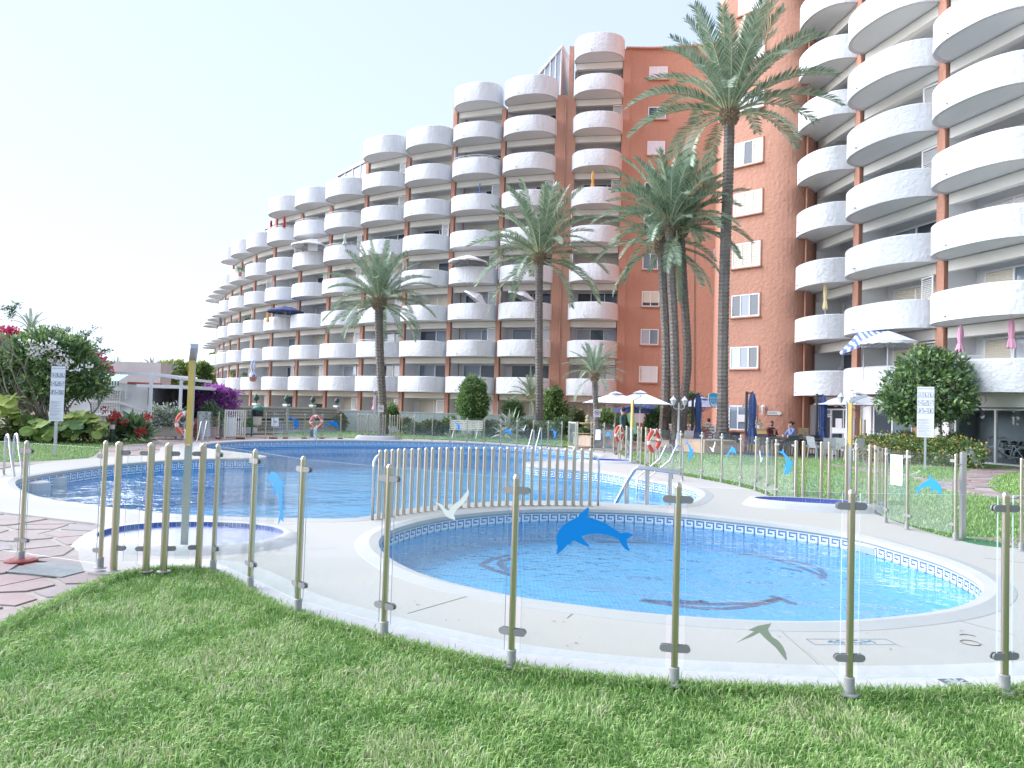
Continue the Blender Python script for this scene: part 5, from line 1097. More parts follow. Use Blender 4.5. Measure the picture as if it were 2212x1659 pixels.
for x, y, hw, hh_, D, lb_ in ((735, 910, 12, 18, 43, 'straggly pink-flowered shrub at the right end of the pierced block wall'), (875, 918, 18, 14, 42, 'leafy shrub directly right of the leftmost palm trunk'), (845, 895, 14, 26, 43, 'tall bright green climber just right of the leftmost palm trunk'),
    (895, 925, 20, 12, 41, 'low shrub at the left end of the long border'), (935, 922, 26, 16, 41, 'grey-green shrub left of the white bench'), (972, 918, 20, 18, 41, 'flowering shrub left of the egg-shaped tree'), (1060, 925, 24, 16, 41, 'dark low shrub between the bench and the rounded shrub'),
    (1135, 925, 24, 18, 40.5, 'low spreading shrub at the foot of the central palm'), (1180, 928, 24, 16, 40.5, 'dark shrub right of the central palm foot'), (1215, 920, 22, 20, 40, 'shrub left of the stone fountain'), (1245, 905, 16, 24, 41, 'loose shrub behind the stone fountain'), (1310, 905, 24, 22, 40, 'dense dark shrub behind the small palm'), (1345, 915, 16, 18, 39, 'dark shrub under the rear white parasol')):
    plant('border_shrub', lb_, 'shrub', x, 940, D, [(x, y, hw, hh_), (x+hw*.4, y+6, hw*.7, hh_*.7)], 1500, .17, [[G1, G4, G3], [G3, G1, BRN], [G2, G1, G3]][k % 3], group='shrubs of the long border', seed=30+k, shell=.45); k += 1
foliage('blossoms', [(tuple(W(735, 902, 43)), (.3, .3, .4))], 60, .12, [MAG], None, seed=77); tag(bpy.data.objects['blossoms'], 'few pink blossoms on the shrub by the pierced wall', 'blossoms')
hg = plant('clipped_hedge', 'low clipped dark hedge between the two gates beside the fountain', 'hedge', 1262, 967, 35, [(1261, 945, 15, 20)], 2200, .12, [G3, G1], shell=.8, seed=44)
plant('dark_bush', 'big dark bush under the navy parasol beside the three palm trunks', 'bush', 1420, 965, 37, [(1420, 905, 24, 26), (1410, 920, 20, 22), (1436, 895, 20, 24)], 3600, .15, [G3, G3, G1], seed=45, shell=.4)
plant('climbing_plant', 'dark climber on the terracotta wall behind the three palm trunks', 'climber', 1490, 960, 43, [(1450, 868, 26, 10), (1492, 862, 24, 14), (1520, 868, 16, 6), (1500, 900, 14, 30)], 1500, .22, [G3, G1], shell=.2, seed=46)
plant('bushy_shrub', 'leafy shrub between the two white parasol poles', 'shrub', 1395, 962, 36.5, [(1392, 940, 20, 14), (1365, 938, 12, 16)], 1600, .14, [G3, G1, G4], seed=47)
# ------------------------------------------------------------ foot baths with showers
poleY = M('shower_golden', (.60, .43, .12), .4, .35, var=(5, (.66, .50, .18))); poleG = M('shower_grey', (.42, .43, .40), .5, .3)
tile_fl = M('bath_tiles', (.42, .44, .60), .35); 
def bathfloor():
    m = tilefloor('foot_bath_tiles', (.26, .28, .50), (.31, .33, .55), (.45, .47, .62), .05); return m
BFL = bathfloor(); BFD = tilefloor('foot_bath_blue_tiles', (.14, .17, .50), (.18, .22, .58), (.45, .48, .72), .06); tile_v = M('rim_tiles_violet', (.09, .11, .36), .3, var=(30, (.13, .15, .45)))
def bath(label, c, rx, ry, rz, h=.16, dark=False, slope=.22):
    t = thing('foot_bath', label, 'foot bath', c, rz); n = 56; mb = MB()
    def ell(a, b): return [(a*math.copysign(abs(math.cos(2*math.pi*k/n))**.92, math.cos(2*math.pi*k/n)), b*math.copysign(abs(math.sin(2*math.pi*k/n))**.92, math.sin(2*math.pi*k/n))) for k in range(n)]
    prof = [(slope, -.03), (slope*.55, h*.62), (.06, h*.97), (0., h), (-.03, h-.004)]
    rings = [[(x, y, z) for x, y in ell(rx+o, ry+o)] for o, z in prof]
    vs = [p for r_ in rings for p in r_]; mb.add(vs, [(i*n+k, i*n+(k+1) % n, (i+1)*n+(k+1) % n, (i+1)*n+k) for i in range(len(rings)-1) for k in range(n)])
    mb.build('plaster_rim', plinm, t, smooth=True, world=False)
    # two rows of cobalt tiles inside the rim, dry tiled floor
    fz = max(h-.115, .034); fl = MB(); e = ell(rx-.035, ry-.035); fl.add([(x, y, fz) for x, y in e], [tuple(range(n))]); fl.add([(x, y, h-.004) for x, y in ell(rx-.028, ry-.028)]+[(x, y, fz) for x, y in e], [(k, (k+1) % n, n+(k+1) % n, n+k) for k in range(n)]); fl.build('basin_floor', BFD if dark else BFL, t, world=False)
    tm = MB(); ring, L = resample([Vector(p) for p in ell(rx-.033, ry-.033)], .052)
    for a, b in zip(ring, ring[1:]):
        for r_ in range(2):
            p = a.lerp(b, .07); q = a.lerp(b, .93); z1 = h-.008-r_*.051; p = p*.998; q = q*.998
            tm.add([(p.x, p.y, z1-.046), (q.x, q.y, z1-.046), (q.x, q.y, z1), (p.x, p.y, z1)], [(0, 1, 2, 3)])
    tm.build('rim_tile', tile_d if not dark else tile_v, t, kind='stuff', world=False); return t
def shower(label, p, H, rz, zs=.0, pm=None):
    t = thing('shower_column', label, 'shower', p, rz); mb = MB(); mb.box((0, 0, (H+zs)/2), (.062, .062, H-zs), 0); mb.box((.032, 0, (H+zs)/2), (.008, .064, H-zs), 1); mb.box((0, 0, .55), (.068, .068, 1.1), 1)  # lower grey casing puts the fence glass's reflection into the column's colour
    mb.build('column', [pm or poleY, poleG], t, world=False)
    hd = MB(); hd.bar((0, .02, H+.0), (.03, -.28, H+.13), .076, .05); hd.build('shower_head', M('shower_metal', (.45, .47, .50), .35, .8), t, world=False)
    kn = MB().lathe([(.018, 0), (.018, .03), (.0, .032)], 10); kn.xf(Matrix.Translation((0, -.036, H-.9)) @ Matrix.Rotation(R(90), 4, 'X')); kn.build('push_button', steel, t, world=False)
    pl = MB().box((0, 0, .006+0), (.13, .13, .012)); pl.build('base_plate', poleG, t, world=False); return t
bath('oval foot bath with a raised white rim, left foreground behind the thick fence bars', V(416, 1168), 1.03, .78, R(-2), h=.10)
c = V(1752, 1099); bath('oval blue-tiled foot bath on the deck right of the small pool', c, .98, .42, R(-13), h=.15, dark=True)
c = V(1312, 999.5); bath('violet-tiled foot bath at the right end of the narrow deck tongue', c, .80, .5, R(-6), h=.10, dark=True)
c = V(813, 949.5); bath('white-rimmed foot bath beyond the large pool under the leftmost tall palm', c, .82, .45, 0, h=.20, dark=True)
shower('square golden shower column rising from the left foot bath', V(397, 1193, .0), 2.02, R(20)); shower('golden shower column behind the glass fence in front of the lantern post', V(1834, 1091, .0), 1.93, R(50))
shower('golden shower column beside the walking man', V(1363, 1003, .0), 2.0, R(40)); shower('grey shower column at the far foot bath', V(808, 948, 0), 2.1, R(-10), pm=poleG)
# ------------------------------------------------------------ pool ladders and stair rail
def arc(p, q, hgt, n=9):     # rail from deck foot p over to q
    return [p.lerp(q, .5-.5*math.cos(math.pi*k/n))+Vector((0, 0, hgt*math.sin(math.pi*k/n))) for k in range(n+1)]
def ladder(label, feet, dirv, reach=.55, H=.68, gname='steel pool ladders', pads=True, drop=.75):
    """two rails from deck feet over the edge into the water"""
    c = (feet[0]+feet[1])/2; t = thing('pool_ladder', label, 'pool ladder', c, group=gname); dv = Vector(dirv).normalized()
    for f in feet:
        top = f+Vector((0, 0, H)); pts = [f, f+Vector((0, 0, H*.6)), top]+[top+dv*(.11-.11*math.cos(R(a)))+Vector((0, 0, .11*math.sin(R(a)))) for a in (30, 60, 90, 120, 150)]+[top+dv*.36+Vector((0, 0, -.25)), f+dv*reach+Vector((0, 0, .05)), f+dv*(reach+.02)+Vector((0, 0, -drop))]
        mb = MB(); mb.tube(pts, .021, 8); mb.lathe([(.045, 0), (.045, .01), (.025, .015)], 12, c=tuple(f)); mb.build('rail', steel, t, smooth=True)
    for k in range(3): a = feet[0]+dv*(reach+.02); b = feet[1]+dv*(reach+.02); z = Vector((0, 0, -.33-.2*k)); MB().bar(a+z, b+z, .07, .03).build('step', steel, t)
    return t
def two(x1, y1, x2, y2): return [V(x1, y1, .02), V(x2, y2, .02)]
ladder('pool ladder at the left end of the large pool by the leftmost fence post', two(8, 1026, 27, 1022), V(102, 1050)-V(8, 1026)-Vector((0, 0, 0)), .62)
ladder('far left pool ladder beside the golden shower column', two(436, 957.5, 448, 955.5), Vector((.1, -1, 0)), .6)
ladder('pool ladder on the far edge of the large pool before the dark border', two(1153, 966.5, 1169, 968), Vector((-.45, -1, 0)), .6)
ladder('pool ladder at the right of the large pool nearest the stair handrail', two(1474, 1038.5, 1452, 1034), Vector((-1, -.35, 0)), .95, .72)
for (x, y, P, r_) in ((78, 1042, POOL, .25), (116, 1031, POOL, .25), (1405, 1040, POOL, .2), (1445, 1048, POOL, .2)):      # rounded step blocks at the ladders
    q = V(x, y, -.10); o = MB().lathe([(r_, -.6), (r_, -.10), (r_*.97, -.0), (r_*.8, .02), (0, .02)], 20, c=(0, 0, -.10)).build('step_block', plinm, poolw, smooth=False); o.location = (q.x, q.y, 0)
t = thing('stair_handrail', 'double stainless handrail standing in the water by the small pool', 'handrail', V(1430, 1075))
za = -.3
def hr(a0, a1, b, legs, off):
    o_ = Vector(off); A = V(1321, 1034, -.05)+o_; B_ = W(1362, 1000.5, V(1358, 1094, -.2).y+o_.y*0)  # slope top
    return
zT = .62
B0 = V(1361, 1093, -.0); C0 = V(1434, 1097, 0); 
def rail_line(off):
    w0 = V(1327, 1085, 0)+off; b0 = V(1365, 1090, 0)+off; c0 = V(1452, 1096, 0)+off
    P = [Vector((w0.x-.12, w0.y+.03, -.32)), Vector((w0.x, w0.y, -.05)), Vector((b0.x, b0.y, .60)), Vector((b0.x+.1, b0.y, .64)), Vector((c0.x-.05, c0.y, .60)), Vector((c0.x+.12, c0.y, .59))]
    return smooth_poly2(P, 1), w0, b0, c0
for i_, off in enumerate((Vector((0, 0, 0)), Vector((.10, .38, 0)))):
    P, w0, b0, c0 = rail_line(off); MB().tube(P, .026, 8).build('rail', steel, t, smooth=True)
    for f, zt in ((w0.lerp(b0, .62), .36), (b0.lerp(c0, .35), .61), (b0.lerp(c0, .92), .59)): MB().tube([Vector((f.x, f.y, -1.2)), Vector((f.x, f.y, zt))], .026, 8).build('leg', steel, t)
# ------------------------------------------------------------ ring buoys
buoy_r = M('buoy_orange', (.72, .10, .05), .5, var=(12, (.66, .09, .045))); buoy_w = M('buoy_band', (.80, .76, .74), .6); ropem = M('rope_white', (.74, .74, .72), .8)
def buoy(label, c, rz, R0=.30, r_=.075, pole=None, rope_len=.5, oval=1.0):
    t = thing('ring_buoy', label, 'ring buoy', c, rz, group='ring buoys around the pools'); n, m = 40, 12; vs = []; fs = []; mi = []
    for i in range(n):
        a = 2*math.pi*i/n
        for k in range(m): b = 2*math.pi*k/m; rr = R0+r_*math.cos(b); vs.append((rr*math.cos(a), r_*.75*math.sin(b), rr*math.sin(a)))
    mb = MB()
    for i in range(n):
        w_ = (i % 10) in (0, 1)
        for k in range(m): fs.append((i*m+k, i*m+(k+1) % m, ((i+1) % n)*m+(k+1) % m, ((i+1) % n)*m+k)); mi.append(1 if w_ else 0)
    mb.add(vs, fs); mb.m = mi; mb.build('ring', [buoy_r, buoy_w], t, smooth=True, world=False)
    rp = MB(); L = []
    for i in range(33):
        a = 2*math.pi*i/32; rr = R0+r_+.015-.10*abs(math.sin(2*a)); L.append((rr*math.cos(a), -.07, rr*math.sin(a)))
    rp.tube(L, .010, 5); rnd = random.Random(int(c[0]*10))
    for k in range(5): x0 = rnd.uniform(-.05, .05); rp.tube([(x0, -.07, -R0*.95), (x0+rnd.uniform(-.04, .04), -.08, -R0-rope_len*.5), (x0*.3+rnd.uniform(-.03, .05), -.08, -R0-rope_len)], .013, 5)
    rp.build('rope', ropem, t, world=False)
    if pole:
        H = c[2]; st = thing('buoy_stand', pole, 'stand', (c[0], c[1]+.09, 0), rz); s = MB(); s.tube([(0, 0, 0), (0, 0, H)], .018, 6); s.box((0, 0, H), (.36, .03, .05)); s.lathe([(.07, 0), (.07, .012), (.02, .02)], 10); s.build('pole', poleG, st, world=False)
    return t
c = W(683.5, 911, 31.8); buoy('round red-orange ring buoy in front of the far glass fence', c, 0, .235, .062, 'grey stand carrying the ring buoy at the far fence', .55)
c = W(397, 914, 26); buoy('ring buoy half hidden behind the golden shower column at left', c, R(72), .33, .08, 'stand of the ring buoy behind the left shower column', .2)
c = W(1337.5, 937, 25); buoy('narrow-looking ring buoy beside the walking man', c, R(55), .235, .062, 'stand of the ring buoy beside the walking man', .3)
c = W(1413, 952.5, 19.5); buoy('largest ring buoy, orange with white rope, right of the bar fence', c, R(48), .25, .068, 'stand of the largest ring buoy at right', .35)
# ------------------------------------------------------------ pool rules signs
signw = M('sign_white_board', (.76, .77, .82), .5); inkm = M('sign_ink', (.10, .14, .22), .6); inkg = M('sign_text_grey', (.30, .33, .40), .6)
def rules_sign(label, base, rz, wd, hb, zb):
    t = thing('pool_rules_sign', label, 'sign', base, rz, group='pool rules signs'); MB().box((0, .03, zb/2+.05), (.07, .04, zb+.1)).build('post', M('galvanised', (.50, .53, .57), .45, .5), t, world=False)
    MB().box((0, 0, zb+hb/2), (wd, .014, hb)).build('board', signw, t, world=False)
    y = -.009; tx = text_mb('NORMAS DE PISCINA', wd*.098, .0005); tx.xf(Matrix.Translation((0, y, zb+hb-.055*hb/1.4)) @ Matrix.Rotation(R(90), 4, 'X')); tx.build('lettering', inkm, t, world=False)
    pic = MB(); rnd = random.Random(3); cell = wd*.27; ch_ = cell*1.28
    def line(x0, z0, x1, z1, w_=.006): pic.bar((x0, y, z0), (x1, y, z1), w_, .002, up=(0, 1, 0))
    for r_ in range(3):
        for c_ in range(3):
            cx = (c_-1)*wd*.31; cz = zb+hb-hb*(.165+r_*.155)
            x0, x1, z0, z1 = cx-cell/2, cx+cell/2, cz-ch_/2, cz+ch_/2
            for q in ((x0, z0, x1, z0), (x0, z1, x1, z1), (x0, z0, x0, z1), (x1, z0, x1, z1)): line(*q)
            if r_: line(x0, z0, x1, z1, .005)
            k = r_*3+c_
            if k == 0:
                pic.ball((cx-.01, y, z1-ch_*.28), (.017, .002, .017), 8, 4)
                for j in range(3): line(cx-cell*.3, cz-j*ch_*.13, cx+cell*.3, cz-j*ch_*.13)
            elif k in (1, 2, 8, 6):
                pic.ball((cx-.015, y, z1-ch_*.18), (.014, .002, .014), 8, 4); line(cx-.015, z1-ch_*.28, cx-.012, cz-ch_*.05, .020); line(cx-.018, cz-ch_*.05, cx-.022, z0+ch_*.12, .010); line(cx-.008, cz-ch_*.05, cx, z0+ch_*.12, .010); line(cx-.012, z1-ch_*.35, cx+cell*.25, cz-ch_*.05, .007)
                if k != 6: line(cx+cell*.25, z0+ch_*.12, cx+cell*.25, z0+ch_*.35, .016)
            elif k == 3: line(x0+.01, z1-.03, x1-.01, z0+.04, .014)
            elif k == 4: line(x0+.02, cz, cx, cz-.02, .012); line(cx, cz-.02, x1-.01, z1-.03, .012); line(x0+.01, z0+.015, x1-.01, z0+.015, .012)
            elif k == 5:
                for j in range(6): pic.ball((cx+rnd.uniform(-.3, .3)*cell, y, cz+rnd.uniform(-.3, .3)*ch_), (.008, .002, .008), 6, 3)
            else: line(x0+.015, cz-.02, x1-.01, cz-.02, .012); line(x0+.01, cz+.01, cx, cz-.02, .010)
    pic.build('pictograms', inkm, t, world=False, kind='stuff')
    tl = MB(); z = zb+hb*.36; 
    while z > zb+hb*.03:
        l = wd*rnd.uniform(.45, .86); tl.bar((-wd*.44, y, z), (-wd*.44+l, y, z), .006, .002, up=(0, 1, 0)); z -= hb*rnd.choice((.013, .013, .026))
    tl.build('printed_lines', inkg, t, world=False, kind='stuff'); return t
b_ = V(117, 984); b_.z = 0; rules_sign('tall white pool rules sign on a post in front of the flowering thicket at left', b_, R(10), .345, 1.47, .92)
b_ = V(1998, 1014); b_.z = 0; rules_sign('tall white pool rules sign on a post in front of the round-headed tree at right', b_, R(-28), .50, 1.69, 1.07)
def dog_sign(label, p, rz, s=.30):
    t = thing('no_dogs_sign', label, 'sign', p, rz, group='no dogs signs on palm trunks'); MB().box((0, 0, 0), (s, .008, s*1.15)).build('plate', signw, t, world=False)
    rd = MB(); cz = s*.08; rd.tube([(math.cos(a)*s*.33, -.008, cz+math.sin(a)*s*.33) for a in [k*math.pi/10 for k in range(21)]], s*.035, 5); rd.bar((-s*.23, -.008, cz+s*.23), (s*.23, -.008, cz-s*.23), s*.06, .006, up=(0, 1, 0)); rd.build('prohibition_ring', M('sign_red', (.5, .03, .04), .5), t, world=False)
    d = MB(); d.bar((-s*.15, -.006, cz), (s*.15, -.006, cz), s*.12, .004, up=(0, 1, 0)); 
    for x in (-.13, .11): d.bar((s*x, -.006, cz), (s*x, -.006, cz-s*.17), s*.05, .004, up=(0, 1, 0))
    d.bar((s*.13, -.006, cz), (s*.2, -.006, cz+s*.12), s*.09, .004, up=(0, 1, 0)); d.build('dog_figure', inkm, t, world=False)
dog_sign('no-dogs sign on the leftmost tall palm trunk', W(822.5, 883, 40.68), 0, .32); dog_sign('no-dogs sign on the small young palm by the fountain', W(1289.5, 892.5, 33.28), 0, .31)
# ------------------------------------------------------------ parasols
canv = M('parasol_white', (.78, .79, .82), .85); navy = M('parasol_navy', (.045, .075, .20), .85, var=(6, (.065, .10, .26))); lav = M('parasol_lavender', (.42, .45, .62), .85); polew = M('pole_white', (.72, .73, .75), .4); poled = M('pole_dark', (.04, .045, .05), .5); ribm = M('rib_grey', (.42, .40, .38), .6)
def open_parasol(label, base, H, hw, rise, mat, sides=4, rz=0., polemat=polew, tilt=0., valance=.0, cap=True, group=None, inner=None, pole_r=.024, print_=None):
    t = thing('parasol', label, 'parasol', base, rz, group=group); mb = MB(); n = sides*6; 
    def rad(a, f):
        if sides == 4: k = 1/max(abs(math.cos(a)), abs(math.sin(a))); return hw*f*min(k, 1.42)
        ph = (a/(2*math.pi)*sides) % 1; return hw*f*(1-.045*math.sin(math.pi*ph))
    rows = [(0.02, 0), (.16, .10), (.5, .47), (.8, .80), (1.0, 1.0)]; vs = []; off = math.pi/4 if sides == 4 else 0
    for f, dz in rows:
        for k in range(n):
            a = 2*math.pi*k/n+off; r_ = rad(a, f); sag = .035*hw*math.sin(math.pi*f)*(math.sin(math.pi*((k/6) % 1)))
            vs.append((r_*math.cos(a), r_*math.sin(a), H-rise*dz-sag))
    m = len(rows); mb.add(vs, [(i*n+k, (i+1)*n+k, (i+1)*n+(k+1) % n, i*n+(k+1) % n) for i in range(m-1) for k in range(n)]+[tuple(range(n))])
    if valance:
        vv = [vs[(m-1)*n+k] for k in range(n)]; mb.add(vv+[(x*1.0, y*1.0, z-valance*(.75+.25*abs(math.sin(math.pi*k/3)))) for k, (x, y, z) in enumerate(vv)], [(k, n+k, n+(k+1) % n, (k+1) % n) for k in range(n)])
    if cap: mb.add([(rad(2*math.pi*k/n+off, .22)*math.cos(2*math.pi*k/n+off), rad(2*math.pi*k/n+off, .22)*math.sin(2*math.pi*k/n+off), H-rise*.16+.06) for k in range(n)]+[(0, 0, H+.10)], [(k, (k+1) % n, n) for k in range(n)])
    st = len(mb.v); 
    T = Matrix.Translation((0, 0, H-rise)) @ Matrix.Rotation(tilt, 4, 'Y') @ Matrix.Translation((0, 0, -(H-rise)))
    mb.xf(T); mb.build('canopy', mat, t, world=False)
    rb = MB()
    for k in range(8 if sides == 4 else sides):
        a = 2*math.pi*k/(8 if sides == 4 else sides)+off; r_ = rad(a, .97); rb.bar((0, 0, H-.10), (r_*math.cos(a), r_*math.sin(a), H-rise-.02), .022); rb.bar((0, 0, H-rise-.25), (r_*.5*math.cos(a), r_*.5*math.sin(a), H-rise*.5-.05), .018)
    rb.xf(T); rb.build('ribs', ribm, t, world=False)
    MB().tube([(0, 0, 0), (0, 0, H-.02)], pole_r, 8).build('pole', polemat, t, world=False)
    if print_: tx = text_mb(print_, .16, .001); tx.xf(T @ Matrix.Translation((-.1, -hw*.72, H-rise*.66)) @ Matrix.Rotation(R(58), 4, 'X')); tx.build('lettering', inkg, t, world=False)
    return t
def closed_parasol(label, base, z0, z1, r_, mat, polemat=poled, pole_r=.03, mast=False, group=None, tie=.42):
    t = thing('closed_parasol', label, 'parasol', base, random.uniform(0, 3), group=group); mb = MB(); n = 24; H = z1-z0; vs = []; rows = [(0, .15), (.06, .55), (.3, .75), (tie, .62), (1-tie*.9, .70), (.62, .62), (.64, .60), (.85, .95), (1, 1.1)]
    rows = [(0, .12), (.05, .5), (.2, .8), (.45, .85), (.62, .62), (.66, .6), (.72, .8), (.9, 1.15), (1, 1.2)]
    for f, w_ in rows:
        for k in range(n):
            a = 2*math.pi*k/n; q = r_*w_*(1+(.22 if k % 3 == 0 else -.12)*(.4 if f in (.62, .66) else 1)*math.sin(k*1.7+f*2)**2+(.05 if k % 2 else -.05)); vs.append((q*math.cos(a), q*math.sin(a), z1-f*H+(.10*math.sin(k*2.1) if f == 1 else 0)*H*.4))
    m = len(rows); mb.add(vs, [(i*n+k, (i+1)*n+k, (i+1)*n+(k+1) % n, i*n+(k+1) % n) for i in range(m-1) for k in range(n)]+[tuple(range(n))]); mb.build('folded_canopy', mat, t, world=False, smooth='auto')
    MB().lathe([(r_*.75, z1-.66*H), (r_*.8, z1-.64*H), (r_*.75, z1-.62*H)], 12).build('tie', mat, t, world=False)
    MB().tube([(0, 0, 0), (0, 0, z1+.04)], pole_r, 8).build('pole', polemat, t, world=False)
    if mast:
        o = MB().tube([(-.26, 0, 0), (-.26, 0, z1+.03)], .06, 8); o.box((0, 0, .03), (.9, .9, .06)); o.bar((-.26, 0, z1-.05), (0, 0, z1-.02), .06); o.build('mast', poled, t, world=False); t.rotation_euler = (0, 0, 0)
    return t
TG = 'parasols on the restaurant terrace'
def at(x, D, z=0): q = W(x, 900, D); return Vector((q.x, q.y, z))
open_parasol('white square parasol, rear left one of the white pair', at(1329, 37), 2.55, 1.35, .50, canv, rz=R(10), group=TG, polemat=ribm)
open_parasol('white square parasol with dark printed emblem in front of the navy one', at(1382, 33), 2.52, 1.38, .52, canv, rz=R(-12), group=TG, print_='~')
open_parasol('open navy parasol behind the front white one', at(1405, 38.5), 2.2, 1.35, .38, navy, rz=R(30), group=TG, valance=.25, cap=False)
open_parasol('lavender grey parasol left of the tallest palm trunk', at(1516, 38.5), 2.45, 1.3, .45, lav, rz=R(20), group=TG)
open_parasol('white parasol at the restaurant door behind the right shower column', at(1848, 31.5), 2.72, 1.2, .52, canv, rz=R(20), group=TG, polemat=ribm)
closed_parasol('folded navy cantilever parasol left of the tallest palm', at(1508, 34), .35, 2.55, .17, navy, mast=True, group=TG); closed_parasol('folded navy cantilever parasol in front of the terracotta window', at(1625, 31.5), .45, 2.62, .19, navy, mast=True, group=TG); closed_parasol('folded navy cantilever parasol by the restaurant door', at(1777, 32), .35, 2.62, .20, navy, mast=True, group=TG)
BG = 'parasols on the apartment balconies'
def bclosed(label, x, ytop, ybot, D, mat, r_=.13):
    a = W(x, ybot, D); b = W(x, ytop, D); t = closed_parasol(label, (a.x, a.y, a.z-.6), .6, b.z-a.z+.6, r_, mat, polew, .02, group=BG)
yel = M('parasol_orange', (.72, .42, .12), .8); redp = M('parasol_red', (.42, .03, .03), .8); bluep = M('parasol_blue', (.08, .16, .42), .8); pink = M('parasol_pink', (.62, .32, .44), .8); greyp = M('parasol_grey', (.22, .25, .28), .8); palep = M('parasol_pale_green', (.55, .62, .55), .8); straw = M('parasol_straw', (.78, .66, .38), .8)
bclosed('folded orange parasol on the sixth balcony beside the terracotta tower', 1280, 370, 407, 53.6, yel); bclosed('folded blue parasol on an upper balcony left of the central palm crown', 1036, 395, 420, 56.2, bluep, .07)
bclosed('folded red parasol at the railing of a high left balcony', 614, 466, 492, 68.6, redp); bclosed('folded red parasol on the end of the high left terrace', 585, 476, 503, 71.5, redp); bclosed('folded pale green parasol on a mid-left balcony', 745, 505, 528, 62.5, palep, .16)
bclosed('folded orange parasol on a left balcony under the dark open one', 578, 671, 695, 68.5, yel); bclosed('folded grey parasol on a far left balcony', 475.5, 686, 715, 84, greyp, .2); bclosed('folded yellow parasol on a lower far left balcony', 498, 802, 818, 78, yel); bclosed('folded pink parasol standing on the ground floor terrace right of the open glass door', 808, 857, 885, 52, pink, .12)
bclosed('folded straw-yellow parasol on a balcony of the right wing', 1782.5, 642, 663, 37.0, straw, .13) if False else bclosed('folded straw-yellow parasol on a balcony of the right wing', 1782.5, 607, 668, 37.0, straw, .11)
bclosed('folded pink parasol left of the cupboard on the lowest right balcony', 2074, 704, 760, 28.5, pink, .12); bclosed('folded pink parasol nearest the right edge of the photo', 2185, 688, 752, 27.2, pink, .13)
def bopen(label, x, yt, D, hw, rise, mat, tilt=0., rz=0., sides=8, val=.14): b = W(x, yt, D); open_parasol(label, (b.x, b.y, b.z-2.2), 2.2, hw, rise, mat, sides, rz, tilt=tilt, valance=val, cap=False, group=BG)
stripe = M('parasol_striped', (.76, .78, .82), .8); n_ = stripe.node_tree; wv = n_.nodes.new("ShaderNodeTexWave"); wv.wave_type = 'BANDS'; wv.bands_direction = 'X'; wv.inputs['Scale'].default_value = 1.6; tc = n_.nodes.new("ShaderNodeTexCoord"); n_.links.new(tc.outputs['Object'], wv.inputs[0]); cr_ = n_.nodes.new("ShaderNodeValToRGB"); cr_.color_ramp.interpolation = 'CONSTANT'; cr_.color_ramp.elements[0].color = (.76, .78, .82, 1); cr_.color_ramp.elements[1].position = .5; cr_.color_ramp.elements[1].color = (.16, .26, .62, 1); n_.links.new(wv.outputs[0], cr_.inputs[0]); n_.links.new(cr_.outputs[0], n_.nodes['Principled BSDF'].inputs[0])
bopen('white round parasol open on the first right balcony behind the tree', 1918, 715, 31.5, 1.18, .48, canv); bopen('blue and white striped parasol tilted over the first right balcony', 1866, 716, 33.0, 1.15, .42, stripe, tilt=R(-28), rz=R(-10))
bopen('dark parasol open on a left balcony above the folded orange one', 617, 661, 67.5, 1.7, .5, navy); bopen('off-white parasol open on a high left balcony', 672, 517, 65.5, 1.75, .6, canv); bopen('white parasol open on the third balcony left of the central palm trunk', 1030, 632, 56.2, 1.1, .5, canv, tilt=R(35)); bopen('white parasol open just left of the central palm trunk', 1130, 628, 55.3, 1.15, .45, canv, tilt=R(20)); bopen('pale parasol open behind the left fronds of the central palm', 1012, 551, 56, 1.5, .5, canv)
# balcony cupboard, sun ornament, wall lanterns
q = W(2094, 722, 28.4); t = thing('balcony_cupboard', 'white cupboard standing on the lowest right balcony between the pink parasols', 'cupboard', (q.x, q.y, 2.9)); MB().box((0, 0, .62), (.9, .5, 1.2)).build('body', whitef, t, world=False); MB().box((0, 0, 1.24), (.96, .56, .04)).build('top', frame_w, t, world=False); t.rotation_euler = (0, 0, R(75))
q = bayp(rb[1], .45, -1.33, FH*3+1.75); t = thing('sun_ornament', 'orange sun-face ornament on a balcony wall of the right wing', 'ornament', q); sn = MB(); sn.ball((0, 0, 0), (.03, .13, .13), 10, 6)
for k in range(12): a = 2*math.pi*k/12; sn.bar((0, math.cos(a)*.1, math.sin(a)*.1), (0, math.cos(a)*.24, math.sin(a)*.24), .05, .02)
sn.build('face', M('ornament_ochre', (.45, .22, .06), .6), t, world=False)
def wall_lantern(label, p, rz, mat, s=1.0, group='wall lanterns'):
    t = thing('wall_lantern', label, 'lantern', p, rz, group=group); mb = MB(); mb.lathe([(.02*s, .30*s), (.05*s, .26*s), (.13*s, .18*s), (.14*s, .16*s), (.12*s, .155*s)], 6); mb.lathe([(.07*s, -.16*s), (.05*s, -.18*s), (.015*s, -.24*s)], 6)
    for k in range(6): a = math.pi*2*k/6; mb.bar((.11*s*math.cos(a), .11*s*math.sin(a), .16*s), (.07*s*math.cos(a), .07*s*math.sin(a), -.16*s), .016*s)
    mb.bar((0, 0, -.2*s), (0, .16*s, -.3*s), .025*s); mb.build('lantern_body', mat, t, world=False)
    MB().lathe([(.095*s, .15*s), (.06*s, -.15*s)], 6).build('lantern_glass', M('lantern_glass', (.62, .66, .68), .2), t, world=False); return t
black = M('black_iron', (.015, .017, .02), .5)
q = PL(1648, 885, (*S2[2],), (*S2[3],), .14); wall_lantern('white wall lantern on the terracotta wall above the seated man', q, 0, frame_w, .9); q = PL(1551, 888, (*S2[0],), (*S2[1],), .14); wall_lantern('white wall lantern half behind the tallest palm trunk', q, 0, frame_w, .9)
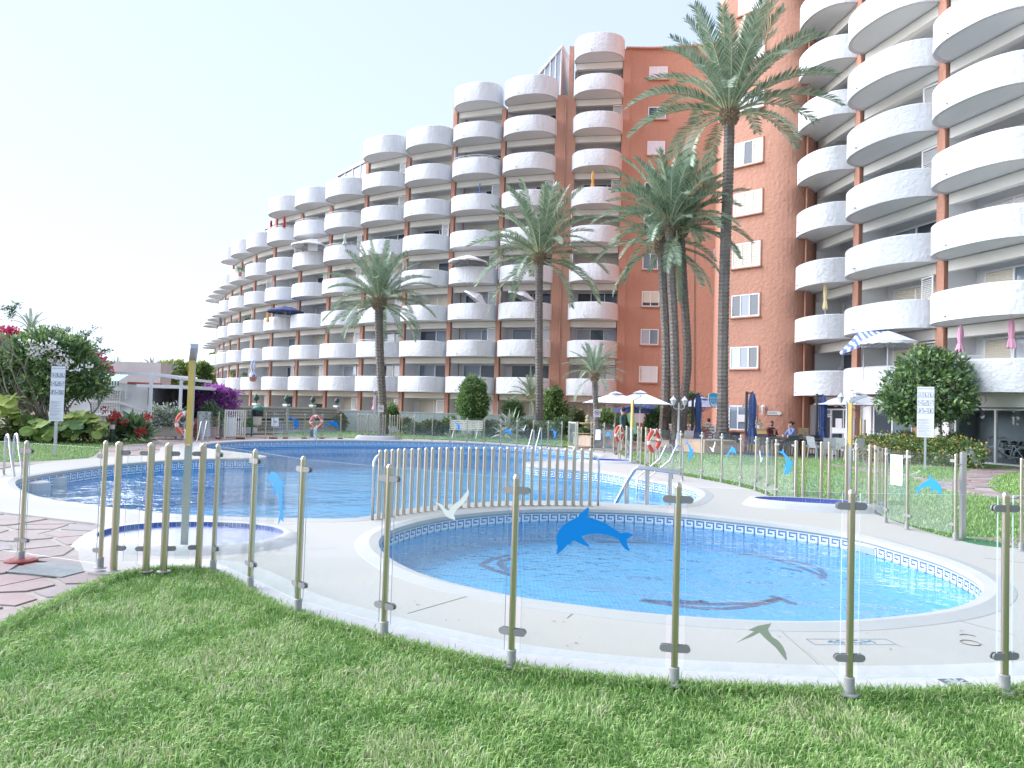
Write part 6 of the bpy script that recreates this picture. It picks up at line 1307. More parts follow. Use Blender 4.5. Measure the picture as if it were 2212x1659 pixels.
q = bayp(rb[0], .7, -1.2, FH*2+1.45); wall_lantern('black wall lantern beside the folded straw-yellow parasol', q, 0, black, .9); q = bayp(rb[2], .35, -.9, FH*5+1.55); wall_lantern('small dark wall lamp high on the right wing', q, 0, black, .7)
q = bayp(rb[0], .7, -1.2, FH*1+1.35); wall_lantern('white wall lantern on the lowest balcony of the right wing left of the striped parasol', q, 0, frame_w, .9)
# ------------------------------------------------------------ lamp posts and bollards
def lamp_post(label, base, H, zb=0.):
    t = thing('lamp_post', label, 'lamp post', base, group='double lantern posts'); mb = MB()
    mb.lathe([(.16, 0), (.15, .05), (.125, .12), (.12, .45), (.10, .5), (.085, .55), (.075, .7), (.045, .78), (.04, H-.3), (.05, H-.28), (.03, H-.2), (.02, H-.1)], 12); mb.build('post', polew, t, world=False, smooth='auto')
    ar = MB()
    for s in (-1, 1): ar.tube([(0, 0, H-.35), (s*.12, 0, H-.42), (s*.24, 0, H-.34), (s*.25, 0, H-.24)], .014, 6)
    ar.build('bracket', polew, t, world=False)
    for s in (-1, 1):
        c = (s*.25, 0, H-.24); l = MB(); l.lathe([(.05, 0), (.06, .02), (.06, .03)], 6, c=c); l.lathe([(.14, .22), (.145, .24), (.09, .31), (.03, .36), (.02, .38), (.03, .40), (.0, .43)], 6, c=c)
        for k in range(6): a = math.pi*2*k/6; l.bar((c[0]+.06*math.cos(a), .06*math.sin(a), c[2]+.02), (c[0]+.125*math.cos(a), .125*math.sin(a), c[2]+.23), .014)
        o = l.build('lantern', polew, t, world=False); MB().lathe([(.05, .03), (.11, .22)], 6, c=c).build('lantern_glass', MATS['lantern_glass'], o, world=False)
    return t
lamp_post('white double lantern post in front of the three palm trunks', at(1466, 32.3), 2.22); lp = lamp_post('white double lantern post behind the right shower column', at(1829, 30.2, .3), 2.2)
MB().lathe([(.14, 0), (.14, .3), (.10, .32)], 12).build('plinth', black, lp, world=False).location = (0, 0, -.3)
bgm = M('bollard_green', (.02, .045, .04), .5); bgl = M('bollard_lens', (.66, .62, .50), .4)
def bollard(label, base, H=.72, lens=True):
    t = thing('bollard_light', label, 'bollard light', base, group='dark garden bollard lights'); MB().lathe([(.12, 0), (.12, .03), (.085, .05), (.085, H*.68)], 14).build('body', bgm, t, world=False)
    MB().lathe([(.083, H*.68), (.083, H*.9)], 14).build('lens', bgl, t, world=False); MB().lathe([(.09, H*.9), (.09, H*.97), (.05, H)], 14).build('cap', bgm, t, world=False); return t
q = V(241, 957); bollard('dark green bollard light beside the red cannas at left', q, .72); q = V(673, 944.5); bollard('dark bollard light with a wide yellow-green top under the far ring buoy', q, .55)
q = V(1168, 950); bollard('dark bollard light with a pale top in the border behind the far ladder', q, .75)
q = V(673, 944.5); o = MB().box((q.x, q.y, .64), (.46, .46, .17)); o.build('top_box', M('mossy_wood', (.30, .28, .06), .8, var=(14, (.16, .15, .05))), [x for x in bpy.data.objects if x.name.startswith('bollard_light') and 'wide yellow' in x.get('label', '')][0])
# ------------------------------------------------------------ litter bin, bench, fountain
t = thing('litter_bin', 'litter bin with a green hood, black bag and cream body by the far fence', 'litter bin', V(548, 943)); cb = M('bin_cream', (.58, .55, .45), .6); gb_ = M('bin_green', (.03, .17, .11), .5); bb = M('bag_black', (.012, .012, .014), .3)
MB().lathe([(.17, .55), (.22, .98), (.22, 1.0), (.19, 1.0)], 12, c=(.14, 0, 0)).build('body', cb, t, world=False); MB().lathe([(.225, .92), (.24, 1.05), (.23, 1.22), (.1, 1.27)], 12, c=(.14, 0, 0)).build('bag', bb, t, world=False)
o = MB(); o.ball((.14, .02, 1.24), (.27, .26, .17), 12, 8); o.build('hood', gb_, t, world=False, smooth=True); MB().box((-.12, .05, .6), (.07, .05, 1.2)).build('post', gb_, t, world=False); t.scale = (1, 1, 1)
t = thing('park_bench', 'white slatted bench on the far lawn in front of the border', 'bench', V(1006, 947)); t.rotation_euler = (0, 0, R(-3)); wp = M('bench_white', (.76, .75, .68), .6, var=(9, (.66, .64, .52)))
for k in range(5): MB().box((0, -.22+k*.105, .44), (1.72, .08, .03)).build('seat_slat', wp, t, world=False)
for k in range(5): MB().box((0, .27+k*.035, .53+k*.095), (1.72, .025, .07)).build('back_slat', wp, t, world=False)
for x in (-.62, .62):
    lg = MB(); lg.bar((x, -.22, .42), (x-.05, -.30, 0), .05); lg.bar((x, .2, .42), (x+.05, .34, 0), .05); lg.bar((x, -.24, .41), (x, .26, .42), .04); lg.bar((x, .24, .42), (x, .42, .95), .04); lg.build('leg', wp, t, world=False)
t = thing('fountain', 'yellow stone two-tier fountain left of the small young palm', 'fountain', V(1268, 962)); ys = M('fountain_stone', (.48, .42, .24), .8, bump=(14, .6, .01), var=(5, (.36, .32, .20)))
MB().lathe([(.35, 0), (.4, .3), (.25, .5), (.3, .62), (.9, .68), (.95, .74), (.9, .76), (.2, .70)], 20).build('lower_bowl', ys, t, world=False); MB().lathe([(.28, .70), (.18, .78), (.12, .95), (.2, 1.05), (.15, 1.15), (.3, 1.22), (.48, 1.30), (.5, 1.36), (.45, 1.37), (.14, 1.32)], 20).build('upper_bowl', ys, t, world=False)
MB().lathe([(.12, 1.30), (.1, 1.4), (.16, 1.5), (.09, 1.6), (.13, 1.68), (.12, 1.76), (.03, 1.84), (.02, 1.88)], 14).build('finial', ys, t, world=False); t.scale = (.78,)*3
# ------------------------------------------------------------ brick planters
brk = M('planter_brick', (.46, .36, .27), .85, bump=(20, .7, .01), var=(5, (.52, .43, .34))); rend = M('planter_render', (.62, .44, .30), .85, bump=(14, .4, .01), var=(2, (.56, .40, .28))); wst = M('white_pebbles', (.72, .72, .70), .8, bump=(18, 1, .05))
def planter(label, x0, x1, ytop, ybot, ring='brick', h=.5, depth=1.6):
    a, b = V(x0, ybot), V(x1, ybot); L = (b-a).length; d = (b-a).normalized(); rz = math.atan2(d.y, d.x); c = (a+b)/2+Vector((-d.y, d.x, 0))*depth/2; t = thing('brick_planter', label, 'planter', (c.x, c.y, 0), rz)
    MB().box((0, 0, (h-.12)/2), (L, depth, h-.12)).build('body', rend if ring == 'render' else brk, t, world=False)
    bm_ = MB().box((0, 0, 0), (.105, .22, .10)).mesh('brick', brk); n = int(L/.115)
    for k in range(n): inst(bm_, 'brick', t, (-L/2+.0575+k*.115, -depth/2+.08, h-.06+random.uniform(-.004, .004)))
    for s in (-1, 1): MB().box((s*(L/2-.1), .1, h-.065), (.2, depth-.22, .11)).build('side_course', brk, t, world=False)
    MB().box((0, depth/2-.08, h-.07), (L, .16, .10)).build('rear_course', brk, t, world=False)
    if ring != 'render':
        bm2 = MB().box((0, 0, 0), (.24, .03, .075)).mesh('brick', brk)
        for r_ in range(4):
            for k in range(int(L/.26)): inst(bm2, 'brick', t, (-L/2+.13+.13*(r_ % 2)+k*.26, -depth/2-.008, .05+r_*.092))
    MB().box((0, .05, h-.09), (L-.4, depth-.4, .10)).build('gravel', wst if ring == 'render' else soil, t, world=False); return t
planter('low planter with white pebbles and a brick rim round the tallest palm', 1521, 1593, 959, 979.5, 'render', .56, 1.8); planter('brick planter at the foot of the three clustered palms', 1448, 1492, 950, 968, 'brick', .5, 1.6); planter('brick planter holding the small young palm', 1277, 1322, 946, 965, 'brick', .5, 1.4)
# ------------------------------------------------------------ terrace furniture
cg = M('chair_anthracite', (.06, .065, .075), .6); cw = M('chair_white', (.62, .62, .64), .5); cgr = M('chair_grey', (.34, .35, .38), .6); tbm = M('table_dark', (.07, .07, .08), .5)
def chair(label, base, rz, mat, arms=True, high=False, group='dark chairs around the terrace tables'):
    t = thing('garden_chair', label, 'chair', base, rz, group=group); sh = .45
    MB().box((0, 0, sh), (.46, .46, .035)).build('seat', mat, t, world=False); bk = MB()
    P = [(-.22, .22, sh), (.22, .22, sh), (.21, .33, .88), (-.21, .33, .88)]
    bk.add(P+[(x, y+.025, z) for x, y, z in P], [(0, 1, 2, 3), (7, 6, 5, 4), (0, 4, 5, 1), (1, 5, 6, 2), (2, 6, 7, 3), (3, 7, 4, 0)]); bk.build('backrest', mat, t, world=False)
    for x in (-.2, .2):
        for y in (-.2, .22): MB().bar((x, y, sh), (x*1.15, y*1.2, 0), .03).build('leg', mat, t, world=False)
    if arms:
        for x in (-.24, .24): MB().tube([(x, -.2, sh), (x, -.18, .65), (x, .05, .66), (x, .27, .68)], .015, 5).build('armrest', mat, t, world=False)
    return t
def table(label, base, rz, w_, d_, mat=tbm, h=.74):
    t = thing('terrace_table', label, 'table', base, rz, group='terrace tables'); MB().box((0, 0, h), (w_, d_, .03)).build('tabletop', mat, t, world=False)
    for x in (-1, 1):
        for y in (-1, 1): MB().box((x*(w_/2-.05), y*(d_/2-.05), h/2), (.04, .04, h)).build('leg', mat, t, world=False)
    return t
table('dark table between the seated man and woman', at(1698, 31.6), R(-35), 1.3, .8); table('dark table in front of the seated pair', at(1672, 30.2), R(-15), 1.2, .7); table('dark table beside the folded navy parasol at the door', at(1740, 30.5), R(-15), 1.3, .7)
for x, D, rz, lb_ in ((1636, 31.2, 20, 'dark chair left of the seated man'), (1651, 30.6, -10, 'dark chair in front of the seated man'), (1688, 31.0, 60, 'dark chair between the two seated people'), (1712, 29.9, 170, 'dark chair with its back to the pool in front of the woman'), (1731, 31.0, -80, 'dark chair right of the seated woman'), (1752, 31.6, 190, 'dark chair behind the right terrace table'), (1585, 32.6, 175, 'dark chair under the window left of the navy parasol'), (1566, 32.8, 160, 'dark chair just right of the tallest palm trunk')): chair(lb_, at(x, D), R(rz), cg)
chair('grey armchair seen from the side near the restaurant door', at(1766, 29.0), R(110), cgr, group='pale chairs by the restaurant door'); chair('pale grey chair tilted towards the right lantern post', at(1795, 27.8), R(150), cgr, group='pale chairs by the restaurant door'); chair('white plastic armchair behind the grey chair', at(1812, 28.6), R(160), cw, group='pale chairs by the restaurant door'); chair('white plastic chair by the bamboo canes', at(1845, 28.2), R(200), cw, group='pale chairs by the restaurant door')
chair('dark chair under the big bush near the largest ring buoy', at(1438, 34.5), R(170), cg)
chair('light chair beside the white double lantern post', at(1483, 33.2), R(190), cw, group='pale chairs by the restaurant door'); table('small dark table in front of the white slatted seats', at(1530, 34.3), 0, .7, .7)
# white slatted pallet seats with flowers
for i_, (x, D, lb_) in enumerate(((1458, 35.8, 'white slatted screen bench behind the white lantern post'), (1478, 35.6, 'white slatted bench with red geraniums left of the folded navy parasol'), (1529, 35.4, 'white slatted bench with pink flowers left of the tallest palm'))):
    t = thing('slatted_bench', lb_, 'bench', at(x, D), 0, group='white slatted benches on the terrace')
    for k in range(5): MB().box((0, .2, .55+k*.13), (.85, .03, .09)).build('back_slat', frame_w, t, world=False)
    for k in range(3): MB().box((0, -.25+k*.17, .44), (.85, .13, .03)).build('seat_slat', frame_w, t, world=False)
    for s in (-1, 1): MB().box((s*.4, -.05, .5), (.05, .5, 1.0 if i_ == 0 else .9)).build('end_frame', frame_w, t, world=False)
for x, y, D, m_, lb_ in ((1485, 927, 35.2, RED, 'red potted geranium hanging on the white slatted bench'), (1516, 928, 35, RED, 'red flowers between the white benches'), (1526, 934, 35, MAG, 'pink potted flowers on the right white bench'), (1528, 921, 35.5, WHT, 'white flowers on top of the right white bench')):
    c = W(x, y, D); t = thing('flower_pot', lb_, 'flowers', c); foliage('blooms', [(tuple(c), (.16, .12, .20))], 130, .08, [m_, G1], t, probs=[.6, .4], seed=int(x)); MB().lathe([(.07, -.25), (.10, -.1)], 8, c=tuple(c)).build('pot', M('pot_clay', (.42, .20, .12), .8), t)
# yellow counter with potted flowers, poster box, menu lectern
t = thing('wooden_counter', 'pale yellow wooden counter left of the seated man', 'counter', at(1648, 32.6), R(-30)); ywd = M('counter_wood', (.62, .42, .16), .7, var=(4, (.55, .36, .13))); MB().box((0, 0, .52), (1.15, .5, 1.0)).build('body', ywd, t, world=False); MB().box((0, 0, 1.04), (1.22, .56, .05)).build('top', M('counter_top', (.35, .26, .16), .6), t, world=False)
tx = text_mb('Larios', .14, .001); tx.xf(Matrix.Translation((-.12, -.255, .75)) @ Matrix.Rotation(R(90), 4, 'X')); tx.build('lettering', MATS['sign_ink'] if 'sign_ink' in MATS else black, t, world=False)
c = at(1640, 32.5, 1.07); t = thing('flower_pot', 'white pot of pale flowers standing on the yellow counter', 'flowers', c); MB().lathe([(.07, 0), (.10, .16), (.09, .16)], 12, c=tuple(c)).build('pot', frame_w, t); foliage('blooms', [((c.x, c.y, c.z+.26), (.17, .15, .11))], 160, .07, [WHT, G1, G5], t, probs=[.5, .4, .1], seed=61)
t = thing('display_box', 'dark picture crate with orange and yellow front against the corner of the terracotta wall', 'crate', at(1736, 32.4), R(-20)); MB().box((0, 0, .95), (.42, .32, .42)).build('picture_crate', M('crate_brown', (.20, .15, .09), .7, var=(16, (.40, .30, .16))), t, world=False); MB().box((0, -.02, .35), (.5, .36, .7)).build('orange_front', M('crate_orange', (.55, .16, .05), .7, var=(5, (.7, .45, .06))), t, world=False)
t = thing('menu_lectern', 'white menu lectern in front of the restaurant door', 'lectern', at(1815, 31), R(-20)); MB().box((0, 0, .5), (.06, .06, 1.0)).build('post', black, t, world=False); o = MB(); o.bar((-.35, 0, 1.0), (.35, 0, 1.0), .04, .06); o.bar((0, -.2, 1.0), (0, .25, 1.22), .62, .02); o.build('menu_board', signw, t, world=False)
for x, D, H, lb_ in ((1846, 30.5, 1.62, 'grey bamboo cane left of the shop window'), (1860, 30.2, 1.62, 'yellow bamboo cane in the middle'), (1868, 30.0, 1.6, 'brown bamboo cane at the edge of the shop window')):
    q = at(x, D); t = thing('bamboo_cane', lb_, 'bamboo cane', q, group='bamboo canes by the shop window'); b_ = MB()
    for k in range(7): b_.lathe([(.052, k*H/7), (.045, k*H/7+.03), (.045, (k+1)*H/7-.03), (.052, (k+1)*H/7)], 8)
    b_.build('cane', {1846: M('bamboo_grey', (.34, .34, .38), .6), 1860: M('bamboo_yellow', (.62, .50, .24), .6), 1868: M('bamboo_brown', (.36, .28, .25), .6)}[x], t, world=False)
# items on the shop window sill
rnd = random.Random(9)
for k in range(11):
    q = bayp(b1, .95+k*.17, .02, .84); o = MB().lathe([(.05, 0), (.055, rnd.uniform(.08, .15)), (.03, .16)], 8); o = o.build('sill_jar', M('jar_%d' % (k % 3), ((.7, .72, .72), (.25, .50, .66), (.6, .58, .5))[k % 3], .4)); o.location = q; tag(o, 'one of the small white and blue jars lined up on the shop window sill', 'jar', 'jars on the shop window sill')
# shield sign BREW DOG
a_, b_ = W(1539, 855, 39.5), W(1556, 855, 39.0); c = W(1541.5, 864, 37.0); t = thing('shield_sign', 'blue shield sign reading BREW DOG projecting beside the tallest palm', 'sign', c, R(6))
def shield(s, y0, y1, mat, name):
    P = [(-.30, .34), (-.2, .42), (0, .46), (.2, .42), (.30, .34), (.32, .05), (.26, -.2), (.12, -.4), (0, -.5), (-.12, -.4), (-.26, -.2), (-.32, .05)]
    return MB().plate([(x*s, y0, z*s) for x, z in P], Vector((0, y1-y0, 0))).build(name, mat, t, world=False)
shield(.78, .0, .16, M('sign_grey_edge', (.22, .26, .28), .5), 'casing'); shield(.74, -.004, -.002, M('sign_sky_blue', (.04, .42, .72), .4), 'face'); 
for wd_, z in (('BREW', .09), ('DOG', -.07)): tx = text_mb(wd_, .18, .001, sx=.85); tx.xf(Matrix.Translation((0, -.008, z)) @ Matrix.Rotation(R(90), 4, 'X')); tx.build('lettering', signw, t, world=False)
sm_ = MB(); sm_.plate([(-.15, -.006, -.14), (0, -.006, -.22), (.15, -.006, -.14), (.09, -.006, -.28), (0, -.006, -.36), (-.09, -.006, -.28)], (0, -.002, 0)); sm_.build('white_crescent', signw, t, world=False)
# arrow sign and wooden hanging sign on the terracotta wall
q = PL(1672, 892.5, (*S2[2],), (*S2[3],), .03); dS = Vector((S2[3][0]-S2[2][0], S2[3][1]-S2[2][1], 0)).normalized(); t = thing('arrow_sign', 'small pale arrow sign pointing right beside the white wall lantern', 'sign', q)
F_ = frame(q, dS, (0, 0, 1)); o = MB().prism([(-.38, -.1), (.28, -.1), (.42, 0), (.28, .1), (-.38, .1), (-.34, 0)], 0, .02); o.xf(F_); o.build('arrow_board', M('arrow_pale', (.58, .62, .60), .6), t); tx = text_mb('COCKTAIL', .11, .002, sx=.8); tx.xf(F_ @ Matrix.Translation((-.04, 0, .023))); tx.build('lettering', inkm, t)
q = PL(1619, 884, (*S2[1],), (*S2[2],), .05); t = thing('hanging_sign', 'slanting dark board with white letters hanging on a cord on the terracotta wall', 'sign', q); F_ = frame(q, dS*math.cos(R(-30))+Vector((0, 0, math.sin(R(-30)))), Vector((0, 0, 1))*math.cos(R(-30))-dS*math.sin(R(-30))); o = MB().prism([(-.42, -.10), (.42, -.10), (.42, .10), (-.42, .10)], 0, .03); o.xf(F_); o.build('board', M('board_slate', (.16, .18, .20), .7), t)
for k in range(4): rg_ = MB().tube([(-.28+k*.18+.06*math.cos(a), .06*math.sin(a), .035) for a in [j*math.pi/6 for j in range(13)]], .014, 4); rg_.xf(F_); rg_.build('white_letter', signw, t)
top = PL(1609, 853, (*S2[1],), (*S2[2],), .05); MB().tube([tuple(PL(1612, 878, (*S2[1],), (*S2[2],), .06)), tuple(top), tuple(PL(1626, 891, (*S2[1],), (*S2[2],), .06))], .012, 5).build('cord', M('cord_tan', (.58, .38, .26), .8), t)
# notice sheets on the ground-floor window of the tower
q = PL(1602, 903.5, (*S2[1],), (*S2[2],), .10); o = MB().box((0, 0, 0), (.52, .01, .40)); o = o.build('paper_notice', MATS['paper']); o.matrix_world = frame(q, dS, Vector((dS.y, -dS.x, 0))*-1) if False else Matrix.Translation(q) @ Matrix.Rotation(math.atan2(dS.y, dS.x), 4, 'Z'); tag(o, 'white paper notice stuck on the ground-floor window beside the navy parasol', 'notice')
# ------------------------------------------------------------ bicycles, folded deck chair
def bicycle(label, base, rz, frm):
    t = thing('bicycle', label, 'bicycle', base, rz, group='bicycles behind the sliding doors'); ty = M('tyre_grey', (.42, .42, .42), .6); R_ = .33
    for x in (-.53, .53):
        w_ = MB(); w_.tube([(x+R_*math.cos(a), 0, R_+R_*math.sin(a)) for a in [k*math.pi/16 for k in range(33)]], .018, 6, 0, False); o = w_.build('wheel', ty, t, world=False)
        s_ = MB()
        for k in range(10): a = math.pi*k/10; s_.bar((x+R_*math.cos(a), 0, R_+R_*math.sin(a)), (x-R_*math.cos(a), 0, R_-R_*math.sin(a)), .004)
        s_.build('spokes', steel, o, world=False)
        MB().tube([(x+(R_+.05)*math.cos(a), 0, R_+(R_+.05)*math.sin(a)) for a in [R(10)+k*R(150)/8 for k in range(9)]], .022, 5).build('mudguard', frm, t, world=False)
    f = MB(); bb_ = (-.05, 0, .30); st_ = (-.18, 0, .78); hd_ = (.36, 0, .84); hb_ = (.42, 0, .62)
    for p, q in ((bb_, st_), (bb_, hb_), ((-.12, 0, .6), hb_), (bb_, (-.53, 0, .33)), (st_, (-.53, 0, .33)), (hd_, (.53, 0, .33)), (hd_, (.34, 0, 1.0))): f.tube([p, q], .020, 6)
    f.build('frame', frm, t, world=False); h = MB(); h.tube([(.22, -.28, 1.02), (.32, -.2, 1.05), (.36, 0, 1.0), (.32, .2, 1.05), (.22, .28, 1.02)], .014, 6); h.build('handlebar', steel, t, world=False)
    MB().ball((-.20, 0, .88), (.14, .09, .045), 10, 6).build('saddle', black, t, world=False); MB().box((-.56, 0, .74), (.38, .14, .02)).build('rack', steel, t, world=False); MB().lathe([(.09, -.02), (.09, .02)], 12).xf(Matrix.Translation(bb_) @ Matrix.Rotation(R(90), 4, 'X')).build('crankset', steel, t, world=False); return t
M0b, d_, n__, L_ = bay_matrix(b2[0], b2[1], 0); rzb = math.atan2(-d_.y, -d_.x); wf_ = M('bicycle_white', (.62, .64, .68), .4)
bicycle('white bicycle standing nearer the door mullion', bayp(b2, 2.45, -.40, .02), rzb+R(8), wf_); bicycle('darker bicycle further back in the store room', bayp(b2, 1.75, -.8, .02), rzb+R(15), cgr)
c = bayp(b2, 2.2, -1.2, .55); foliage('potted_foliage', [(tuple(c), (.5, 1.2, .3))], 400, .16, [G3, black], None, seed=71, shell=.1); tag(bpy.data.objects['potted_foliage'], 'dark leafy plants behind the bicycles in the store room', 'plant')
t = thing('folded_deck_chair', 'folded white deck chair leaning on the white pier left of the sliding doors', 'deck chair', V(2118, 1012)); q = V(2118, 1012); d2 = Vector((d_.x, d_.y, 0)); f = MB(); q2 = q+Vector((-.35, .2, .75))
sid = Vector((.25, .12, 0))
for s in (-1, 1): f.bar(q+sid*s*.6, q2+sid*s*.6, .03)
for k in range(6): f.bar(q.lerp(q2, k/5)-sid*.6, q.lerp(q2, k/5)+sid*.6, .02)
f.build('frame', frame_w, t); MB().plate([q.lerp(q2, .15)-sid*.5, q.lerp(q2, .15)+sid*.5, q.lerp(q2, .95)+sid*.5, q.lerp(q2, .95)-sid*.5], (-.02, -.03, 0)).build('fabric', canv, t)
# ------------------------------------------------------------ pierced block wall with finials, low white wall
bw = M('block_concrete', (.56, .54, .49), .85, bump=(14, .6, .01), var=(3, (.48, .47, .43))); hole_m = M('ground_red', (.13, .075, .06), .9); dband = M('dark_band', (.03, .04, .045), .7)
t = thing('pierced_block_wall', 'two-tier pierced concrete block wall with dark band left of the low white wall', 'wall', V(610, 936)); wa, wb_ = V(474, 937), V(727, 930.5); wa.z = wb_.z = 0; d = (wb_-wa); L = d.length; d.normalize(); nn = Vector((d.y, -d.x, 0)); rz = math.atan2(d.y, d.x)
def wbx(x0, x1, z0, z1, y, th, mb, mi=0): c = wa+d*((x0+x1)/2)+nn*y; mb.box((c.x, c.y, (z0+z1)/2), (x1-x0, th, z1-z0), mi, rz=rz)
px_ = [.0, L*.245, L*.495, L*.735, L-.2]
body = MB()
for z0, z1 in ((0, .10), (.55, .62), (.74, .80), (1.27, 1.36)): wbx(0, L, z0, z1, 0, .16, body)
body.build('course', bw, t); wbk = MB(); wbx(0, L, .62, .74, -.05, .10, wbk); wbk.build('dark_band', dband, t)
for x in px_: m_ = MB(); wbx(x, x+.2, 0, 1.42, .02, .22, m_); m_.build('pier', bw, t); m_ = MB(); wbx(x-.04, x+.24, 1.42, 1.52, .02, .3, m_); m_.build('pier_cap', frame_w, t)
lat = MB()
for x0, x1 in zip(px_, px_[1:]):
    n = 12; w_ = (x1-x0-.2)/n
    for zb, zt in ((.10, .55), (.80, 1.27)):
        for k in range(1, n): wbx(x0+.2+k*w_-.018, x0+.2+k*w_+.018, zb, zt, 0, .12, lat)
        for r_ in (1, 2): z = zb+(zt-zb)*r_/3; wbx(x0+.2, x1, z-.02, z+.02, .004, .12, lat)
lat.build('pierced_blocks', bw, t, kind='stuff'); bkk = MB(); wbx(0, L, 0, 1.3, -.16, .05, bkk); bkk.build('backing_bank', hole_m, t)
fm = M('finial_green', (.02, .07, .055), .5)
for k, x in enumerate(px_[1:]+[px_[0]]):
    c = wa+d*(x+.1)+nn*.02; o = MB().lathe([(.06, 0), (.05, .04), (.025, .08), (.05, .11), (.13, .2), (.14, .27), (.11, .36), (.05, .43), (.01, .47)], 12).build('pine_cone_finial', fm, smooth=True); o.location = (c.x, c.y, 1.52)
    tag(o, ('green pine-cone finial on the second pier of the block wall', 'green pine-cone finial on the middle pier of the block wall', 'green pine-cone finial on the fourth pier of the block wall', 'green pine-cone finial on the right end pier of the block wall', 'green pine-cone finial by the purple bougainvillea')[k], 'finial', 'pine-cone finials on the block wall')
t = thing('low_white_wall', 'low white rendered wall behind the border shrubs', 'wall', V(1030, 930)); a, b = wb_+Vector((0, .3, 0)), at(1340, 45); mb = MB(); mb.bar((a.x, a.y, .60), (b.x, b.y, .60), .25, 1.2); mb.build('wall_face', white, t); mb = MB(); mb.bar((a.x, a.y, 1.22), (b.x, b.y, 1.22), .30, .06); mb.build('wall_coping', white, t)
for x, y, D, lb_ in ((1044, 907, 44, 'grey sun lounger folded upright against the white ground-floor wall'),): pass
# planter troughs, terracotta pot
def trough(label, c, rz, w_, d_, h, mat, leaf, n, seed, hl=.5):
    t = thing('planter_trough', label, 'planter', c, rz); MB().box((0, 0, h/2), (w_, d_, h)).build('trough', mat, t, world=False); MB().box((0, 0, h), (w_-.08, d_-.08, .04)).build('earth', soil, t, world=False); foliage('planting', [((c[0]+math.cos(rz)*x*w_*.3, c[1]+math.sin(rz)*x*w_*.3, h+hl*.5), (w_*.28, d_*.7, hl*.75)) for x in (-1, 0, 1)], n, .12, leaf, t, seed=seed, shell=.3)['kind'] = 'stuff'; return t
ston = M('trough_stone', (.42, .38, .33), .85, bump=(20, .6, .01))
q = V(346, 949); trough('stone trough of silvery shrubs under the white pergola', (q.x, q.y+.4, .12), R(3), 1.5, .6, .38, ston, [SIL, G4, G1, WHT], 2600, 81, .8); q = V(520, 935.5); trough('white rectangular planter with two small shrubs behind the bar gate', (q.x, q.y, 0), 0, 1.5, .4, .32, whitef, [G2, G1], 500, 82, .35)
t = thing('terracotta_pot', 'large terracotta pot with a leafy shrub left of the bar gate', 'pot', V(460, 943)); MB().lathe([(.20, 0), (.26, .36), (.29, .38), (.29, .43), (.25, .43)], 16).build('pot', M('pot_terracotta', (.48, .27, .18), .8, bump=(8, .4, .01)), t, world=False); c = V(460, 943); foliage('plant', [((c.x, c.y, .85), (.42, .4, .5)), ((c.x-.3, c.y+.2, 1.1), (.35, .3, .45))], 1600, .13, [G1, G4, G3], t, seed=83, shell=.3)
# ------------------------------------------------------------ white garden house with awning and pergola
hs = thing('garden_house', 'low white house with striped awning and pierced screen behind the left thicket', 'house', at(290, 33)); DH = 32.0
def hx(x, D=DH): return at(x, D)
hw = M('house_white', (.78, .79, .81), .85, bump=(7, .5, .03), var=(1, (.72, .73, .74)))
def Z(y, x, D): return W(x, y, D).z
xa, xb_ = hx(120).x, hx(317).x
mb = MB(); z1 = Z(828, 280, DH); mb.box(((xa+xb_)/2, DH+1.5, z1/2), (xb_-xa, 3.0, z1)); mb.build('wall', hw, hs)
# porch: floor slab roof, back wall, side
px0, px1 = hx(317).x, hx(372).x; zr = Z(838, 345, DH); mb = MB(); mb.box(((px0+px1)/2, DH+2.4, zr/2), (px1-px0, .15, zr)); mb.build('porch_wall', hw, hs); MB().box((px1+.05, DH+1.2, zr/2), (.10, 2.5, zr)).build('porch_door', black, hs)
mb = MB(); mb.box(((px0+hx(430).x)/2, DH+.8, zr+.05), (hx(430).x-px0, 3.6, .14)); mb.build('porch_roof', hw, hs); MB().box((hx(388).x, DH+2.3, zr/2), (.5, .15, zr)).build('porch_wall', hw, hs)
mb = MB(); zt = Z(782, 290, 38); mb.box((hx(282, 38).x, 38.6, zt/2), (hx(336, 38).x-hx(215, 38).x, 1.2, zt)); mb.build('upper_block', M('pinkish_render', (.60, .53, .50), .85, bump=(6, .6, .03), var=(1.2, (.52, .46, .45))), hs); MB().box((hx(300).x, DH+.4, Z(829, 300, DH)+.02), (hx(332).x-hx(278).x, .9, .09)).build('red_roof_edge', M('roof_red', (.35, .09, .07), .7), hs)
# pierced screen
sx0, sx1, sz0, sz1 = hx(196).x, hx(259).x, Z(893, 228, DH), Z(843, 228, DH); sc1 = MB(); yy = DH-.06; nx, nz = 12, 6
brn = MB().box(((sx0+sx1)/2, DH-.012, (sz0+sz1)/2), (sx1-sx0, .02, sz1-sz0)); brn.build('screen_backing', M('screen_brown', (.24, .12, .10), .8), hs)
for i in range(nx+1): x = sx0+(sx1-sx0)*i/nx; sc1.box((x, yy, (sz0+sz1)/2), (.03, .08, sz1-sz0))
for j in range(nz+1): z = sz0+(sz1-sz0)*j/nz; sc1.box(((sx0+sx1)/2, yy, z), (sx1-sx0, .085, .035 if j != 3 else .08))
for i in range(nx):
    for j in range(nz):
        cx, cz = sx0+(sx1-sx0)*(i+.5)/nx, sz0+(sz1-sz0)*(j+.5)/nz; sc1.bar((cx-.03, yy, cz+.04), (cx+.03, yy, cz-.04), .025, .06, up=(0, 1, 0)); sc1.bar((cx-.04, yy, cz-.03), (cx+.04, yy, cz+.03), .018, .06, up=(0, 1, 0))
sc1.build('pierced_screen', frame_w, hs, kind='stuff'); MB().box(((sx0+sx1)/2+.3, DH-.1, sz0-.06), (sx1-sx0+1.3, .25, .08)).build('sill', frame_w, hs)
